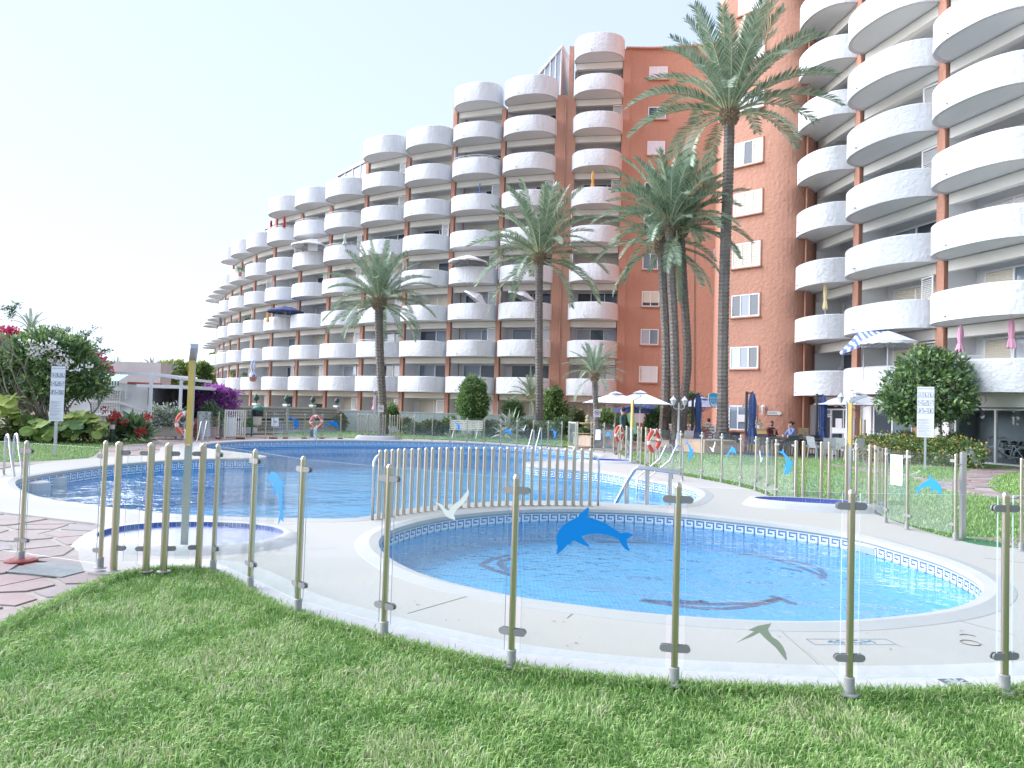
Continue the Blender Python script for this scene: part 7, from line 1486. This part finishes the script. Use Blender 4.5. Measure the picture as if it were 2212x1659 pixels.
# awning: green and white stripes
ax0, ax1 = hx(214).x, hx(277).x; za, zb = Z(808, 245, DH), Z(823, 245, DH-1); wS = M('awning_white', (.76, .76, .74), .8); gS = M('awning_green', (.03, .20, .13), .8); n = 22; aw = MB()
for k in range(n):
    x0, x1 = ax0+(ax1-ax0)*k/n, ax0+(ax1-ax0)*(k+1)/n; aw.add([(x0, DH-.02, za), (x1, DH-.02, za), (x1, DH-.9, zb), (x0, DH-.9, zb), (x1, DH-.9, zb-.14-.04*(k % 2)), (x0, DH-.9, zb-.14-.04*(k % 2))], [(0, 1, 2, 3), (3, 2, 4, 5)], k % 2)
aw.build('awning', [wS, gS], hs)
# balustrade of the porch
bx0, bx1 = hx(321).x, hx(363).x; bz0, bz1 = Z(899, 340, DH), Z(877, 340, DH); bl = MB()
for z in (bz0, bz1): bl.box(((bx0+bx1)/2, DH-.05, z), (bx1-bx0, .12, .06))
for x in (bx0, (bx0+bx1)/2, bx1): bl.box((x, DH-.05, (bz0+bz1)/2), (.06, .1, bz1-bz0))
for s in range(2):
    x0 = bx0+(bx1-bx0)*s/2
    for j in range(4): z = bz0+(bz1-bz0)*(j+.5)/4; bl.tube([(x0+.04, DH-.05, z-.02), (x0+(bx1-bx0)/4, DH-.05, z+.03), (x0+(bx1-bx0)/2-.04, DH-.05, z-.02)], .022, 5)
bl.build('balustrade', M('balustrade_cream', (.74, .72, .66), .7), hs); MB().box(((bx0+bx1)/2, DH+.0, bz0/2), (bx1-bx0+.3, .2, bz0)).build('porch_base', hw, hs)
mb = MB(); mb.bar((hx(262).x, DH-.1, Z(870, 262, DH)), (hx(318).x, DH-.1, Z(888, 318, DH)), .08, .10); mb.bar((hx(271).x, DH-.06, Z(833, 271, DH)), (hx(271).x, DH-.06, Z(862, 271, DH)), .06); mb.build('gutter', frame_w, hs)
wall_lantern('tall black iron lantern hanging in the white porch', (hx(344.5).x, DH+1.9, Z(857, 344, DH+2)), 0, black, 1.9)
# pergola
pg = thing('pergola', 'white steel pergola frame in front of the white house', 'pergola', V(321, 951)); pw = frame_w
p1 = V(321, 951); p2 = V(386, 947); H1_, H2_ = W(322, 808, p1.y).z, W(387, 818, p2.y).z; p3 = Vector((hx(236).x, 28, 0)); H3 = Z(803, 236, 28)
for p, h in ((p1, H1_), (p2, H2_)): MB().box((p.x, p.y, h/2), (.10, .10, h)).build('post', pw, pg)
for a, b in (((p1.x, p1.y, H1_), (p2.x, p2.y, H2_)), ((p3.x-1.5, p3.y, H3), (p1.x, p1.y, H1_)), ((p1.x, p1.y, H1_), (p1.x, p1.y+4, H1_)), ((p2.x, p2.y, H2_), (p2.x, p2.y+3, H2_))): MB().bar(a, b, .10, .10).build('beam', pw, pg)
# sloping white stair wall behind the golden column
st = thing('stair_wall', 'sloping white garden stair wall below the purple bougainvillea', 'wall', V(420, 940)); q0, q1 = W(425, 878, 36), W(455, 900, 36); MB().plate([(q0.x-.3, 36, 0), (q1.x+.4, 36, 0), (q1.x+.4, 36, q1.z), (q0.x, 36, q0.z+.05), (q0.x-.3, 36, q0.z+.05)], (0, .3, 0)).build('wall_face', hw, st); q2 = V(431, 944); MB().box((q2.x-.0, q2.y+.6, .55), (.5, .3, 1.1)).build('wall_face', hw, st)
q3 = V(475, 944); MB().box((q3.x+.15, q3.y+.8, .42), (.35, .4, .85)).build('wall_face', hw, st)
for k in range(4): MB().box((V(447, 943).x, V(447, 943).y+1.2+.3*k, .07+.14*k), (1.0, .3, .14)).build('stair_step', ston, st)
for x, y, lb_ in ((430, 893, 'green pine-cone finial on the white pier left of the terracotta pot'), (476, 895, 'green pine-cone finial on the white pier right of the terracotta pot')):
    c = W(x, y, 33.5); o = MB().lathe([(.06, -.22), (.05, -.18), (.025, -.14), (.05, -.11), (.15, -.02), (.16, .06), (.12, .14), (.01, .24)], 12).build('pine_cone_finial', fm, smooth=True); o.location = c; tag(o, lb_, 'finial')
    MB().box((c.x, c.y, (c.z-.22)/2), (.3, .3, c.z-.22)).build('wall_face', hw, st)
# ------------------------------------------------------------ left thicket
def fol_thing(name, label, cat, x, y, D, blobs, n, size, mats, **kw):
    return plant(name, label, cat, x, y, D, blobs, n, size, mats, **kw)
t = fol_thing('plumeria_bush', 'large plumeria bush with white blossoms behind the left pool rules sign', 'bush', 150, 955, 26.5, [(115, 770, 80, 52), (60, 790, 60, 60), (180, 810, 52, 46), (120, 830, 80, 40), (30, 800, 55, 70), (205, 838, 28, 22), (95, 740, 42, 30), (150, 760, 40, 28), (-60, 800, 80, 80)], 11000, .24, [G1, G2, G4, G3], probs=[.38, .22, .25, .15], asp=.34, shell=.5, seed=101, up=.5)
branches('branch', (at(110, 26.5).x, 26.5, .3), t, 9, 1.9, .8, .07, 9, levels=2)
branches('branch', (at(165, 27).x, 27, .3), t, 5, 1.6, .7, .06, 19, levels=2)
bl_ = [(tuple(W(x, y, 25.3)), (.22, .15, .12)) for x, y in ((70, 748), (80, 750), (98, 748), (113, 742), (115, 755), (72, 764), (88, 765), (136, 770), (115, 782), (150, 785), (186, 792), (135, 790), (60, 738), (160, 797))]
foliage('white_blossoms', bl_, 260, .11, [WHT], t, seed=102, asp=.7, shell=.2)
t = fol_thing('bougainvillea_thicket', 'dark magenta-flowered bougainvillea behind the plumeria at the far left', 'bush', 0, 958, 28.5, [(-30, 760, 60, 70), (20, 800, 50, 60), (-60, 840, 70, 70), (20, 860, 60, 50), (190, 770, 34, 26), (205, 790, 26, 22), (165, 745, 26, 18), (90, 850, 70, 50), (10, 720, 26, 14)], 7000, .12, [G3, BRN, G1], probs=[.5, .3, .2], shell=.3, seed=103)
foliage('magenta_bracts', [(tuple(W(x, y, 27.6)), (r1_, .3, r2_)) for x, y, r1_, r2_ in ((15, 722, .5, .30), (8, 735, .4, .2), (28, 715, .3, .15), (222, 788, .26, .22), (235, 800, .2, .12), (215, 780, .2, .2), (203, 768, .25, .12), (185, 755, .15, .1), (225, 798, .25, .1))], 900, .11, [MAG, MAG, RED], t, seed=104, asp=.8, shell=.2)
for k, (pts) in enumerate([[(0, 668), (14, 664), (24, 668), (32, 660), (44, 654)], [(26, 668), (24, 678), (20, 688)], [(130, 740), (128, 720), (124, 700)], [(150, 745), (165, 735), (190, 722), (212, 706)], [(170, 760), (195, 750), (222, 726)], [(190, 770), (215, 760), (238, 754)], [(120, 735), (128, 730), (140, 715), (153, 710)], [(140, 730), (165, 728), (190, 718)]]):
    foliage('twig', [(tuple(W(x+random.uniform(-3, 3), y+random.uniform(-3, 3), 28)), (.16, .1, .09)) for i in range(len(pts)-1) for x, y in [(pts[i][0]+(pts[i+1][0]-pts[i][0])*j/4, pts[i][1]+(pts[i+1][1]-pts[i][1])*j/4) for j in range(4)]], 150, .09, [G3, G1], t, seed=110+k, shell=.1)['kind'] = 'stuff'
    MB().tube([W(x, y, 28) for x, y in pts], .012, 4).build('twig_stem', bark, t)
# big-leaved plants: every leaf a part
def bigleaf_mesh(seed, cup=.18):
    rnd = random.Random(seed); n = 18; vs = [(0, 0, 0)]; ring1 = []; ring2 = []
    for k in range(n):
        a = 2*math.pi*k/n; r_ = (.5*(1+.25*math.cos(a)))*(1-.3*math.exp(-((a-math.pi)/.35)**2)); wv_ = .035*math.sin(5*a+seed)+.02*(k % 2)
        vs.append((r_*.55*math.cos(a), r_*.5*math.sin(a), cup*.22)); ring2.append((r_*math.cos(a)*1.0, r_*.9*math.sin(a), cup*.5+wv_-.12*max(0, math.cos(a))))
    vs += ring2; fs = [(0, 1+k, 1+(k+1) % n) for k in range(n)]+[(1+k, 1+n+k, 1+n+(k+1) % n, 1+(k+1) % n) for k in range(n)]
    return vs, fs
BL = []
for k, m_ in enumerate((leafmat('taro_yellow', (.46, .50, .14), (.36, .45, .12), 3, .35), leafmat('taro_lime', (.36, .46, .12), (.28, .40, .10), 3, .35), leafmat('taro_green', (.16, .28, .09), (.20, .32, .11), 3, .3))):
    for j in range(2):
        mb = MB(); vs, fs = bigleaf_mesh(k*3+j); mb.add(vs, fs); mb.tube([(0, 0, .02), (-.25, 0, -.25), (-.35, 0, -.75)], .022, 5, 1); BL.append(mb.mesh('leaf', [m_, G2]))
def bigleaf(name, label, x, yb, D, pts, s0, seed, group='big-leaved plants along the left lawn'):
    rnd = random.Random(seed); base = at(x, D); t = thing(name, label, 'plant', base, group=group)
    for (px_, py_, s) in [q for q in pts]+[(a+rnd.uniform(-9, 9), b+rnd.uniform(-7, 9), c*.8) for a, b, c in pts]+[(a+rnd.uniform(-9, 9), b+rnd.uniform(2, 14), c*.7) for a, b, c in pts]:
        q = W(px_+rnd.uniform(-2, 2), py_, D+rnd.uniform(-.5, .5)); o = inst(rnd.choice(BL[:4] if py_ < 905 else BL), 'leaf', None, tuple(q), scale=(s*s0,)*3); o.rotation_euler = (rnd.uniform(-.3, .5), rnd.uniform(-.1, .9), -math.pi/2+rnd.uniform(-1.3, 1.3)); par(o, t)
    return t
bigleaf('taro_plant', 'tallest pale yellow-green big-leaved plant at the far left edge', -5, 960, 25.0, [(10, 868, 1.3), (28, 862, 1.2), (-10, 880, 1.3), (40, 890, 1.0), (15, 895, 1.0), (-20, 900, 1.1), (30, 910, .9), (0, 920, .9), (50, 905, .9)], .60, 1)
bigleaf('taro_plant', 'drooping big-leaved plant left of the rules sign post', 75, 962, 24.6, [(62, 905, .9), (80, 912, .9), (95, 915, 1.0), (70, 925, .9), (102, 932, .9), (55, 930, .8), (85, 940, .8), (105, 925, .7)], .52, 2)
bigleaf('taro_plant', 'yellow-green big-leaved plant just right of the rules sign', 150, 960, 25.0, [(142, 900, .9), (158, 893, 1.0), (172, 900, 1.0), (148, 912, .9), (165, 915, .9), (138, 925, .9), (160, 930, .8), (150, 940, .7), (130, 915, .7)], .52, 3)
bigleaf('taro_plant', 'bright yellow-green big-leaved plant left of the bollard light', 205, 958, 25.2, [(192, 897, 1.0), (205, 905, 1.0), (215, 915, .9), (198, 920, .9), (190, 932, .8), (222, 925, .8), (228, 918, .6), (208, 938, .7)], .52, 4)
fol_thing('dark_undergrowth', 'dark dry undergrowth beneath the big-leaved plants', 'plant', 120, 962, 25.8, [(0, 945, 70, 18), (80, 945, 60, 16), (150, 945, 50, 16), (210, 943, 36, 14), (60, 920, 80, 25), (170, 920, 50, 22)], 4200, .15, [G3, BRN, G1], probs=[.5, .32, .18], seed=120, shell=.1)
# cannas
t = fol_thing('canna_bed', 'bed of red-flowered cannas right of the bollard light', 'plant', 275, 955, 27, [(262, 925, 18, 22), (290, 925, 20, 22), (310, 935, 14, 14), (250, 935, 14, 14)], 560, .42, [G3, G1, G4], asp=.32, up=.9, shell=.1, seed=121, fold=.06)
foliage('red_flowers', [(tuple(W(x, y, 26.4)), (.14, .1, .14)) for x, y in ((246, 895), (253, 896), (266, 912), (319, 903), (305, 930), (238, 910), (228, 885), (240, 915), (302, 935), (318, 900))], 300, .1, [RED, BRN], t, seed=122, probs=[.75, .25], shell=.1, asp=.8)['kind'] = 'stuff'
fol_thing('bamboo_like_shrub', 'dark leafy shrub behind the pergola post and planter', 'shrub', 385, 948, 31.5, [(385, 905, 14, 26), (400, 935, 22, 12), (375, 925, 12, 20)], 1100, .15, [G3, G4, G1], seed=123)
fol_thing('red_geraniums', 'red geraniums at the foot of the golden shower column', 'flowers', 425, 948, 30, [(422, 935, 8, 12), (418, 918, 5, 10)], 300, .1, [RED, RED, G1], seed=124)
t = fol_thing('purple_bougainvillea', 'bright purple bougainvillea mound below the end of the white wing', 'bush', 465, 940, 34.2, [(450, 868, 36, 20), (480, 860, 28, 26), (462, 882, 38, 15), (428, 870, 20, 14), (497, 856, 15, 11), (485, 882, 24, 15), (468, 846, 18, 14)], 9500, .13, [PUR, PUR, G1, G3], probs=[.5, .32, .1, .08], seed=130, asp=.8, shell=.5)
for k, pts in enumerate([[(452, 845), (450, 835), (452, 828)], [(463, 848), (466, 836), (460, 829)], [(500, 858), (512, 850), (520, 846)], [(500, 865), (512, 868), (520, 868)], [(498, 870), (508, 876), (512, 886)]]):
    foliage('flower_spray', [(tuple(W(x, y, 36)), (.2, .12, .14)) for i in range(2) for x, y in [(pts[i][0]+(pts[i+1][0]-pts[i][0])*j/3, pts[i][1]+(pts[i+1][1]-pts[i][1])*j/3) for j in range(3)]], 110, .12, [PUR, PUR, G1], t, seed=140+k, shell=.1, asp=.8)
# trees behind the house: back-lit
YG = leafmat('backlit_leaf', (.46, .48, .09), (.34, .40, .08), 2, .45)
t = plant('broadleaf_tree', 'yellow-green backlit tree behind the white house', 'tree', 370, 930, 62, [(365, 808, 26, 24), (350, 815, 22, 18), (390, 812, 22, 26), (378, 795, 18, 14)], 4200, .38, [YG, G2, G1, G5], probs=[.5, .25, .1, .15], trunk=((372, 850), .2), seed=150)
t = plant('broadleaf_tree', 'darker green tree between the shower column and the white wing', 'tree', 432, 930, 66, [(432, 812, 24, 26), (420, 830, 20, 20), (445, 830, 18, 24), (440, 800, 14, 16)], 3600, .4, [G1, G3, G2, YG], probs=[.35, .25, .2, .2], trunk=((432, 855), .2), seed=151)
plant('tree_row', 'row of low trees along the horizon at the far left', 'trees', 100, 905, 90, [(x, 862-abs((x*7) % 13), 40, 26) for x in range(-120, 340, 36)], 6000, .5, [G1, G3, YG], seed=152)
plant('treetop', 'leafy treetop just left of the far balconies', 'tree', 466, 930, 95, [(463, 770, 8, 8), (456, 778, 8, 8)], 240, .35, [G2, YG], seed=153)
bdv = MB()
for k, (x, y) in enumerate(((610, 714), (619, 714), (625, 722))):
    c = W(x*.553/.553*.553*1.0 if False else x, y, 120)
# ------------------------------------------------------------ people
skin = M('skin', (.55, .34, .26), .6); hairb = M('hair_dark', (.025, .018, .015), .7); hairm = M('hair_brown', (.08, .05, .035), .7)
def person(label, base, rz, J, bones, mats, hair=None, group=None, face=True, beard=False):
    """J: name -> (x, y, z, radius); bones: list of (a, b, material index). One skinned body."""
    t = thing('person', label, 'person', base, rz, group=group); names = list(J); idx = {k: i for i, k in enumerate(names)}
    me = bpy.data.meshes.new('b'); me.from_pydata([J[k][:3] for k in names], [(idx[a], idx[b]) for a, b, _ in bones], []); o = bpy.data.objects.new('b', me); COL.objects.link(o)
    md_ = o.modifiers.new('s', 'SKIN'); md_.use_smooth_shade = True
    for i, k in enumerate(names): sv = me.skin_vertices[0].data[i]; r_ = J[k][3]; sv.radius = r_ if isinstance(r_, tuple) else (r_, r_); sv.use_root = (k == 'pelvis')
    ss = o.modifiers.new('u', 'SUBSURF'); ss.levels = 2; ss.render_levels = 2
    dg = bpy.context.evaluated_depsgraph_get(); dg.update(); m2 = bpy.data.meshes.new_from_object(o.evaluated_get(dg)); bpy.data.objects.remove(o)
    m2.materials.clear()
    for m in mats: m2.materials.append(m)
    segs = [(Vector(J[a][:3]), Vector(J[b][:3]), mi, max(J[a][3] if not isinstance(J[a][3], tuple) else J[a][3][0], .03)) for a, b, mi in bones]
    for p in m2.polygons:
        c = p.center; best = None; bd_ = 1e9
        for a, b, mi, r_ in segs:
            d = b-a; f = max(0, min(1, (c-a).dot(d)/max(d.length_squared, 1e-9))); q = (c-(a+d*f)).length/r_**.5
            if q < bd_: bd_ = q; best = mi
        p.material_index = best; p.use_smooth = True
    body = bpy.data.objects.new('body', m2); COL.objects.link(body); body.parent = t
    h = Vector(J['head'][:3]); hr_ = hair or hairb; ya = J.get('_yaw', None)
    return t, h
def hand_chains(J, bones, wrist, dirv, side, pre, mi):
    d = Vector(dirv).normalized(); s = Vector(side).normalized(); w_ = Vector(J[wrist][:3]); J[pre+'palm'] = (*(w_+d*.06), .028); bones.append((wrist, pre+'palm', mi)); p = Vector(J[pre+'palm'][:3])
    for k, (off, l) in enumerate(((-.03, .065), (-.01, .075), (.01, .07), (.03, .055))):
        a = p+d*.035+s*off; J[pre+'f%da' % k] = (*a, .010); J[pre+'f%db' % k] = (*(a+d*l*.6+Vector((0, 0, -.012))), .009); bones += [(pre+'palm', pre+'f%da' % k, mi), (pre+'f%da' % k, pre+'f%db' % k, mi)]
    J[pre+'th'] = (*(w_+d*.05-s*.055), .010); bones.append((pre+'palm', pre+'th', mi))
def head_bits(t, h, yaw, hair_m, style, r=.10, beard=None, glasses=False):
    M_ = Matrix.Translation(h) @ Matrix.Rotation(yaw, 4, 'Z'); hb_ = MB()       # face looks along -y before yaw
    for k in range(0, 12):
        pass
    hb_.ball((0, .015, .035), (r*.86, r*1.02, r*1.02), 16, 10)
    fs = [(f, m) for f, m in zip(hb_.f, hb_.m)]; keep = []
    for f in hb_.f:
        c = sum((Vector(hb_.v[i]) for i in f), Vector())/len(f)
        if c.z > .045 or (c.y > -.01+(.05-c.z)*.3 and c.z > -.05): keep.append(f)
    hb_.f = keep; hb_.m = [0]*len(keep)
    if style == 'bun': hb_.ball((.0, .125, .045), (.055, .06, .05), 10, 6)
    hb_.xf(M_); o = hb_.build('hair', hair_m, t, smooth=True, world=False)
    fc = MB(); fc.ball((-.032, -.088, .012), (.010, .006, .008), 8, 5); fc.ball((.032, -.088, .012), (.010, .006, .008), 8, 5); fc.xf(M_); fc.build('eyes', black, t, world=False)
    ns = MB(); ns.add([(-.014, -.085, -.018), (.014, -.085, -.018), (0, -.118, -.014), (0, -.088, .02)], [(0, 1, 2), (0, 2, 3), (1, 3, 2)]); 
    for s in (-1, 1): MB().ball((s*.082, .005, -.002), (.012, .02, .028), 8, 5).xf(M_).build('ear', skin, t, world=False, smooth=True)
    ns.xf(M_); ns.build('nose', skin, t, world=False, smooth=True); mo = MB().ball((0, -.084, -.046), (.022, .008, .006), 8, 4); mo.xf(M_); mo.build('mouth', M('lips', (.38, .14, .12), .6), t, world=False)
    if beard:
        b = MB(); b.ball((0, -.035, -.062), (.066, .062, .052), 12, 8); k2 = [f for f in b.f if sum(b.v[i][2] for i in f)/len(f) < -.04]; b.f = k2; b.m = [0]*len(k2); b.xf(M_); b.build('beard', beard, t, world=False, smooth=True)
    if glasses:
        g = MB(); 
        for s in (-1, 1): g.tube([(s*.034+.026*math.cos(a), -.102, .012+.02*math.sin(a)) for a in [k*math.pi/5 for k in range(11)]], .003, 4)
        g.xf(M_); g.build('glasses', black, t, world=False)
def sit_body(top_r=1.0, lean=0.):
    J = {'pelvis': (0, .05, .55, (.15, .12)), 'belly': (0, .04, .72, (.15, .12)), 'chest': (0, .02-lean, .95, (.17*top_r, .12)), 'neckb': (0, .03-lean, 1.10, (.09, .075)), 'neck': (0, .01-lean, 1.17, .052), 'chin': (0, -.01-lean, 1.23, .070), 'head': (0, -.01-lean, 1.31, (.082, .098)), 'crown': (0, .0-lean, 1.385, .06),
         'hipL': (.10, .02, .53, .10), 'kneeL': (.13, -.42, .53, .068), 'ankL': (.13, -.44, .09, .042), 'toeL': (.14, -.60, .04, .035), 'hipR': (-.10, .02, .53, .10), 'kneeR': (-.13, -.42, .53, .068), 'ankR': (-.13, -.40, .09, .042), 'toeR': (-.14, -.56, .04, .035),
         'shL': (.19*top_r, .03-lean, 1.06, .065), 'shR': (-.19*top_r, .03-lean, 1.06, .065)}
    B = [('pelvis', 'belly', 0), ('belly', 'chest', 0), ('chest', 'neckb', 0), ('neckb', 'neck', 2), ('neck', 'chin', 2), ('chin', 'head', 2), ('head', 'crown', 2), ('pelvis', 'hipL', 1), ('hipL', 'kneeL', 1), ('kneeL', 'ankL', 1), ('ankL', 'toeL', 3), ('pelvis', 'hipR', 1), ('hipR', 'kneeR', 1), ('kneeR', 'ankR', 1), ('ankR', 'toeR', 3), ('neckb', 'shL', 0), ('neckb', 'shR', 0)]
    return J, B
shoe = M('shoe_dark', (.05, .045, .04), .6); jeans = M('trousers_dark', (.05, .055, .07), .8)
# seated man, maroon jumper, forearms on the table
J, B = sit_body(1.12, .03); J.update({'elL': (.25, -.12, .84, .048), 'wrL': (.10, -.36, .80, .032), 'elR': (-.26, -.12, .84, .048), 'wrR': (-.08, -.36, .80, .032)}); B += [('shL', 'elL', 0), ('elL', 'wrL', 0), ('shR', 'elR', 0), ('elR', 'wrR', 0)]
hand_chains(J, B, 'wrL', (-.6, -.7, 0), (.7, -.6, 0), 'l', 2); hand_chains(J, B, 'wrR', (.6, -.7, 0), (.7, .6, 0), 'r', 2)
p = at(1666, 32.2); t, h = person('man in a maroon jumper with a beard seated at the dark terrace table', p, R(25), J, B, [M('jumper_maroon', (.11, .025, .03), .85), jeans, skin, shoe]); head_bits(t, h, R(-40), hairm, 'short', beard=hairm, glasses=True)
MB().lathe([(.075, 1.095), (.07, 1.12), (.062, 1.125)], 14, c=(0, 0, 0)).build('white_collar', frame_w, t, world=False, smooth=True)
chair('dark chair on which the seated man sits', p+Vector((.02, .02, 0)), R(25), cg)
# seated woman, light blue top, hair bun, hand at her face
J, B = sit_body(.95, .08); J.update({'elL': (.20, -.22, .86, .042), 'wrL': (.05, -.22, 1.16, .028), 'elR': (-.22, -.20, .84, .042), 'wrR': (-.06, -.40, .82, .028)}); B += [('shL', 'elL', 0), ('elL', 'wrL', 2), ('shR', 'elR', 0), ('elR', 'wrR', 2)]
hand_chains(J, B, 'wrL', (-.1, .2, 1), (1, 0, 0), 'l', 2); hand_chains(J, B, 'wrR', (.3, -.9, 0), (.9, .3, 0), 'r', 2)
p = at(1712, 31.8); t, h = person('woman in a light blue top with a dark hair bun seated facing the man', p, R(-75), J, B, [M('top_blue', (.18, .34, .68), .85), jeans, skin, shoe]); head_bits(t, h, R(-8), hairb, 'bun')
chair('dark chair on which the woman in blue sits', p+Vector((.02, .02, 0)), R(-75), cg)
# walking man, dark green shirt
J = {'pelvis': (0, 0, .95, (.14, .105)), 'belly': (0, 0, 1.10, (.145, .11)), 'chest': (0, -.01, 1.32, (.165, .115)), 'neckb': (0, 0, 1.47, (.09, .07)), 'neck': (0, -.01, 1.54, .052), 'chin': (0, -.03, 1.60, .07), 'head': (0, -.02, 1.68, (.082, .098)), 'crown': (0, -.01, 1.755, .06), 'hipL': (.09, 0, .90, .095), 'kneeL': (.10, -.14, .50, .062), 'ankL': (.10, -.10, .09, .042), 'toeL': (.10, -.25, .04, .035), 'hipR': (-.09, 0, .90, .095), 'kneeR': (-.10, .06, .50, .062), 'ankR': (-.10, .26, .12, .042), 'toeR': (-.10, .14, .04, .035), 'shL': (.185, 0, 1.42, .062), 'shR': (-.185, 0, 1.42, .062), 'elL': (.24, .08, 1.15, .045), 'wrL': (.23, -.06, .92, .03), 'elR': (-.24, -.04, 1.14, .045), 'wrR': (-.22, -.22, .98, .03)}
B = [('pelvis', 'belly', 0), ('belly', 'chest', 0), ('chest', 'neckb', 0), ('neckb', 'neck', 2), ('neck', 'chin', 2), ('chin', 'head', 2), ('head', 'crown', 2), ('pelvis', 'hipL', 1), ('hipL', 'kneeL', 1), ('kneeL', 'ankL', 1), ('ankL', 'toeL', 3), ('pelvis', 'hipR', 1), ('hipR', 'kneeR', 1), ('kneeR', 'ankR', 1), ('ankR', 'toeR', 3), ('neckb', 'shL', 0), ('neckb', 'shR', 0), ('shL', 'elL', 0), ('elL', 'wrL', 2), ('shR', 'elR', 0), ('elR', 'wrR', 2)]
hand_chains(J, B, 'wrL', (0, -.2, -1), (0, 1, 0), 'l', 2); hand_chains(J, B, 'wrR', (0, -.3, -1), (0, 1, 0), 'r', 2)
p = at(1346, 27.6); t, h = person('dark-haired man in a dark green shirt walking away behind the glass fence', p, R(-125), J, B, [M('shirt_green', (.045, .085, .085), .85), M('shorts_brown', (.16, .13, .11), .8), skin, shoe]); head_bits(t, h, R(-20), hairb, 'short')
# the pale green thing he carries
q = p+Vector((.34, .0, 0)); t = thing('bodyboard', 'pale green bodyboard held under the walking man\'s arm', 'board', (q.x, q.y, .95)); MB().plate([(x, 0, z) for x, z in ((-.16, .35), (-.19, .55), (-.10, .66), (.02, .62), (.10, .48), (.16, .2), (.20, -.1), (.12, -.16), (.02, .0))], (0, .05, 0)).build('board', M('board_green', (.36, .52, .30), .6), t, world=False)
# waiter figure seen among the white benches, dark clothes
J, B = sit_body(1.0, .02); J.update({'elL': (.25, -.05, .86, .046), 'wrL': (.16, -.28, .82, .03), 'elR': (-.25, -.05, .86, .046), 'wrR': (-.16, -.28, .82, .03)}); B += [('shL', 'elL', 0), ('elL', 'wrL', 0), ('shR', 'elR', 0), ('elR', 'wrR', 0)]; hand_chains(J, B, 'wrL', (0, -1, 0), (1, 0, 0), 'l', 2); hand_chains(J, B, 'wrR', (0, -1, 0), (1, 0, 0), 'r', 2)
p = at(1531, 36.6); t, h = person('person in dark clothes seated beyond the right white slatted bench', p, R(170), J, B, [black, jeans, skin, shoe]); head_bits(t, h, 0, hairb, 'short')
# small things on the tables
for x, D, lb_ in ((1692, 31.5, 'small glass cup nearest the man on the terrace table'), (1703, 31.4, 'small glass cup nearest the woman on the terrace table')):
    q = at(x, D, .757); o = MB().lathe([(.03, 0), (.04, .09), (.036, .09)], 10).build('drinking_glass', frame_w); o.location = q; tag(o, lb_, 'glass')
for o in COL.objects:
    if o.name.startswith('wall_face') and o.parent is st: pass

# potted plants and a towel on the balconies of the long wing
for x, y, D, hw_, lb_ in ((519, 582, 74.5, 12, 'dark potted plants on a high balcony at the left end of the wing'), (538, 691, 74, 14, 'row of potted plants on the third left balcony with small white flowers'), (512, 700, 78, 10, 'trailing dark plants on a far left balcony'), (529, 811, 74, 8, 'small round potted bush on the first balcony left of the striped folded parasol'), (503, 806, 76, 8, 'red and green plant beside the folded yellow parasol'), (575, 824, 72, 5, 'tiny plant behind the first-floor parapet')):
    s_ = D/F; c = W(x, y, D); t = thing('balcony_plant', lb_, 'potted plant', (c.x, c.y, c.z-.5), group='potted plants on the balconies'); foliage('plant', [(tuple(c), (hw_*s_, .25, 6*s_))], 160, .16, [G3, G1], t, seed=int(x), shell=.2); MB().lathe([(.14, -.7), (.2, -.3)], 8, c=tuple(c)).build('pot', MATS['pot_clay'], t)
c = W(546, 819, 70.6); t = thing('window_box', 'orange clay pot hanging outside the first-floor parapet', 'pot', c); MB().lathe([(.25, -.22), (.34, .12), (.38, .16), (.34, .2)], 12, c=tuple(c)).build('pot', MATS['pot_clay'], t)
b_ = W(546, 815, 71.5); t = closed_parasol('folded blue and white striped parasol above the orange clay pot', (b_.x, b_.y, b_.z-.6), .6, 2.3, .26, stripe, polew, .02, group=BG)
c = W(676, 529, 64.6); t = thing('towel', 'white towel hung over a high balcony parapet under the off-white parasol', 'towel', c); MB().box((c.x, c.y, c.z), (.85, .03, 1.05)).build('cloth', canv, t)
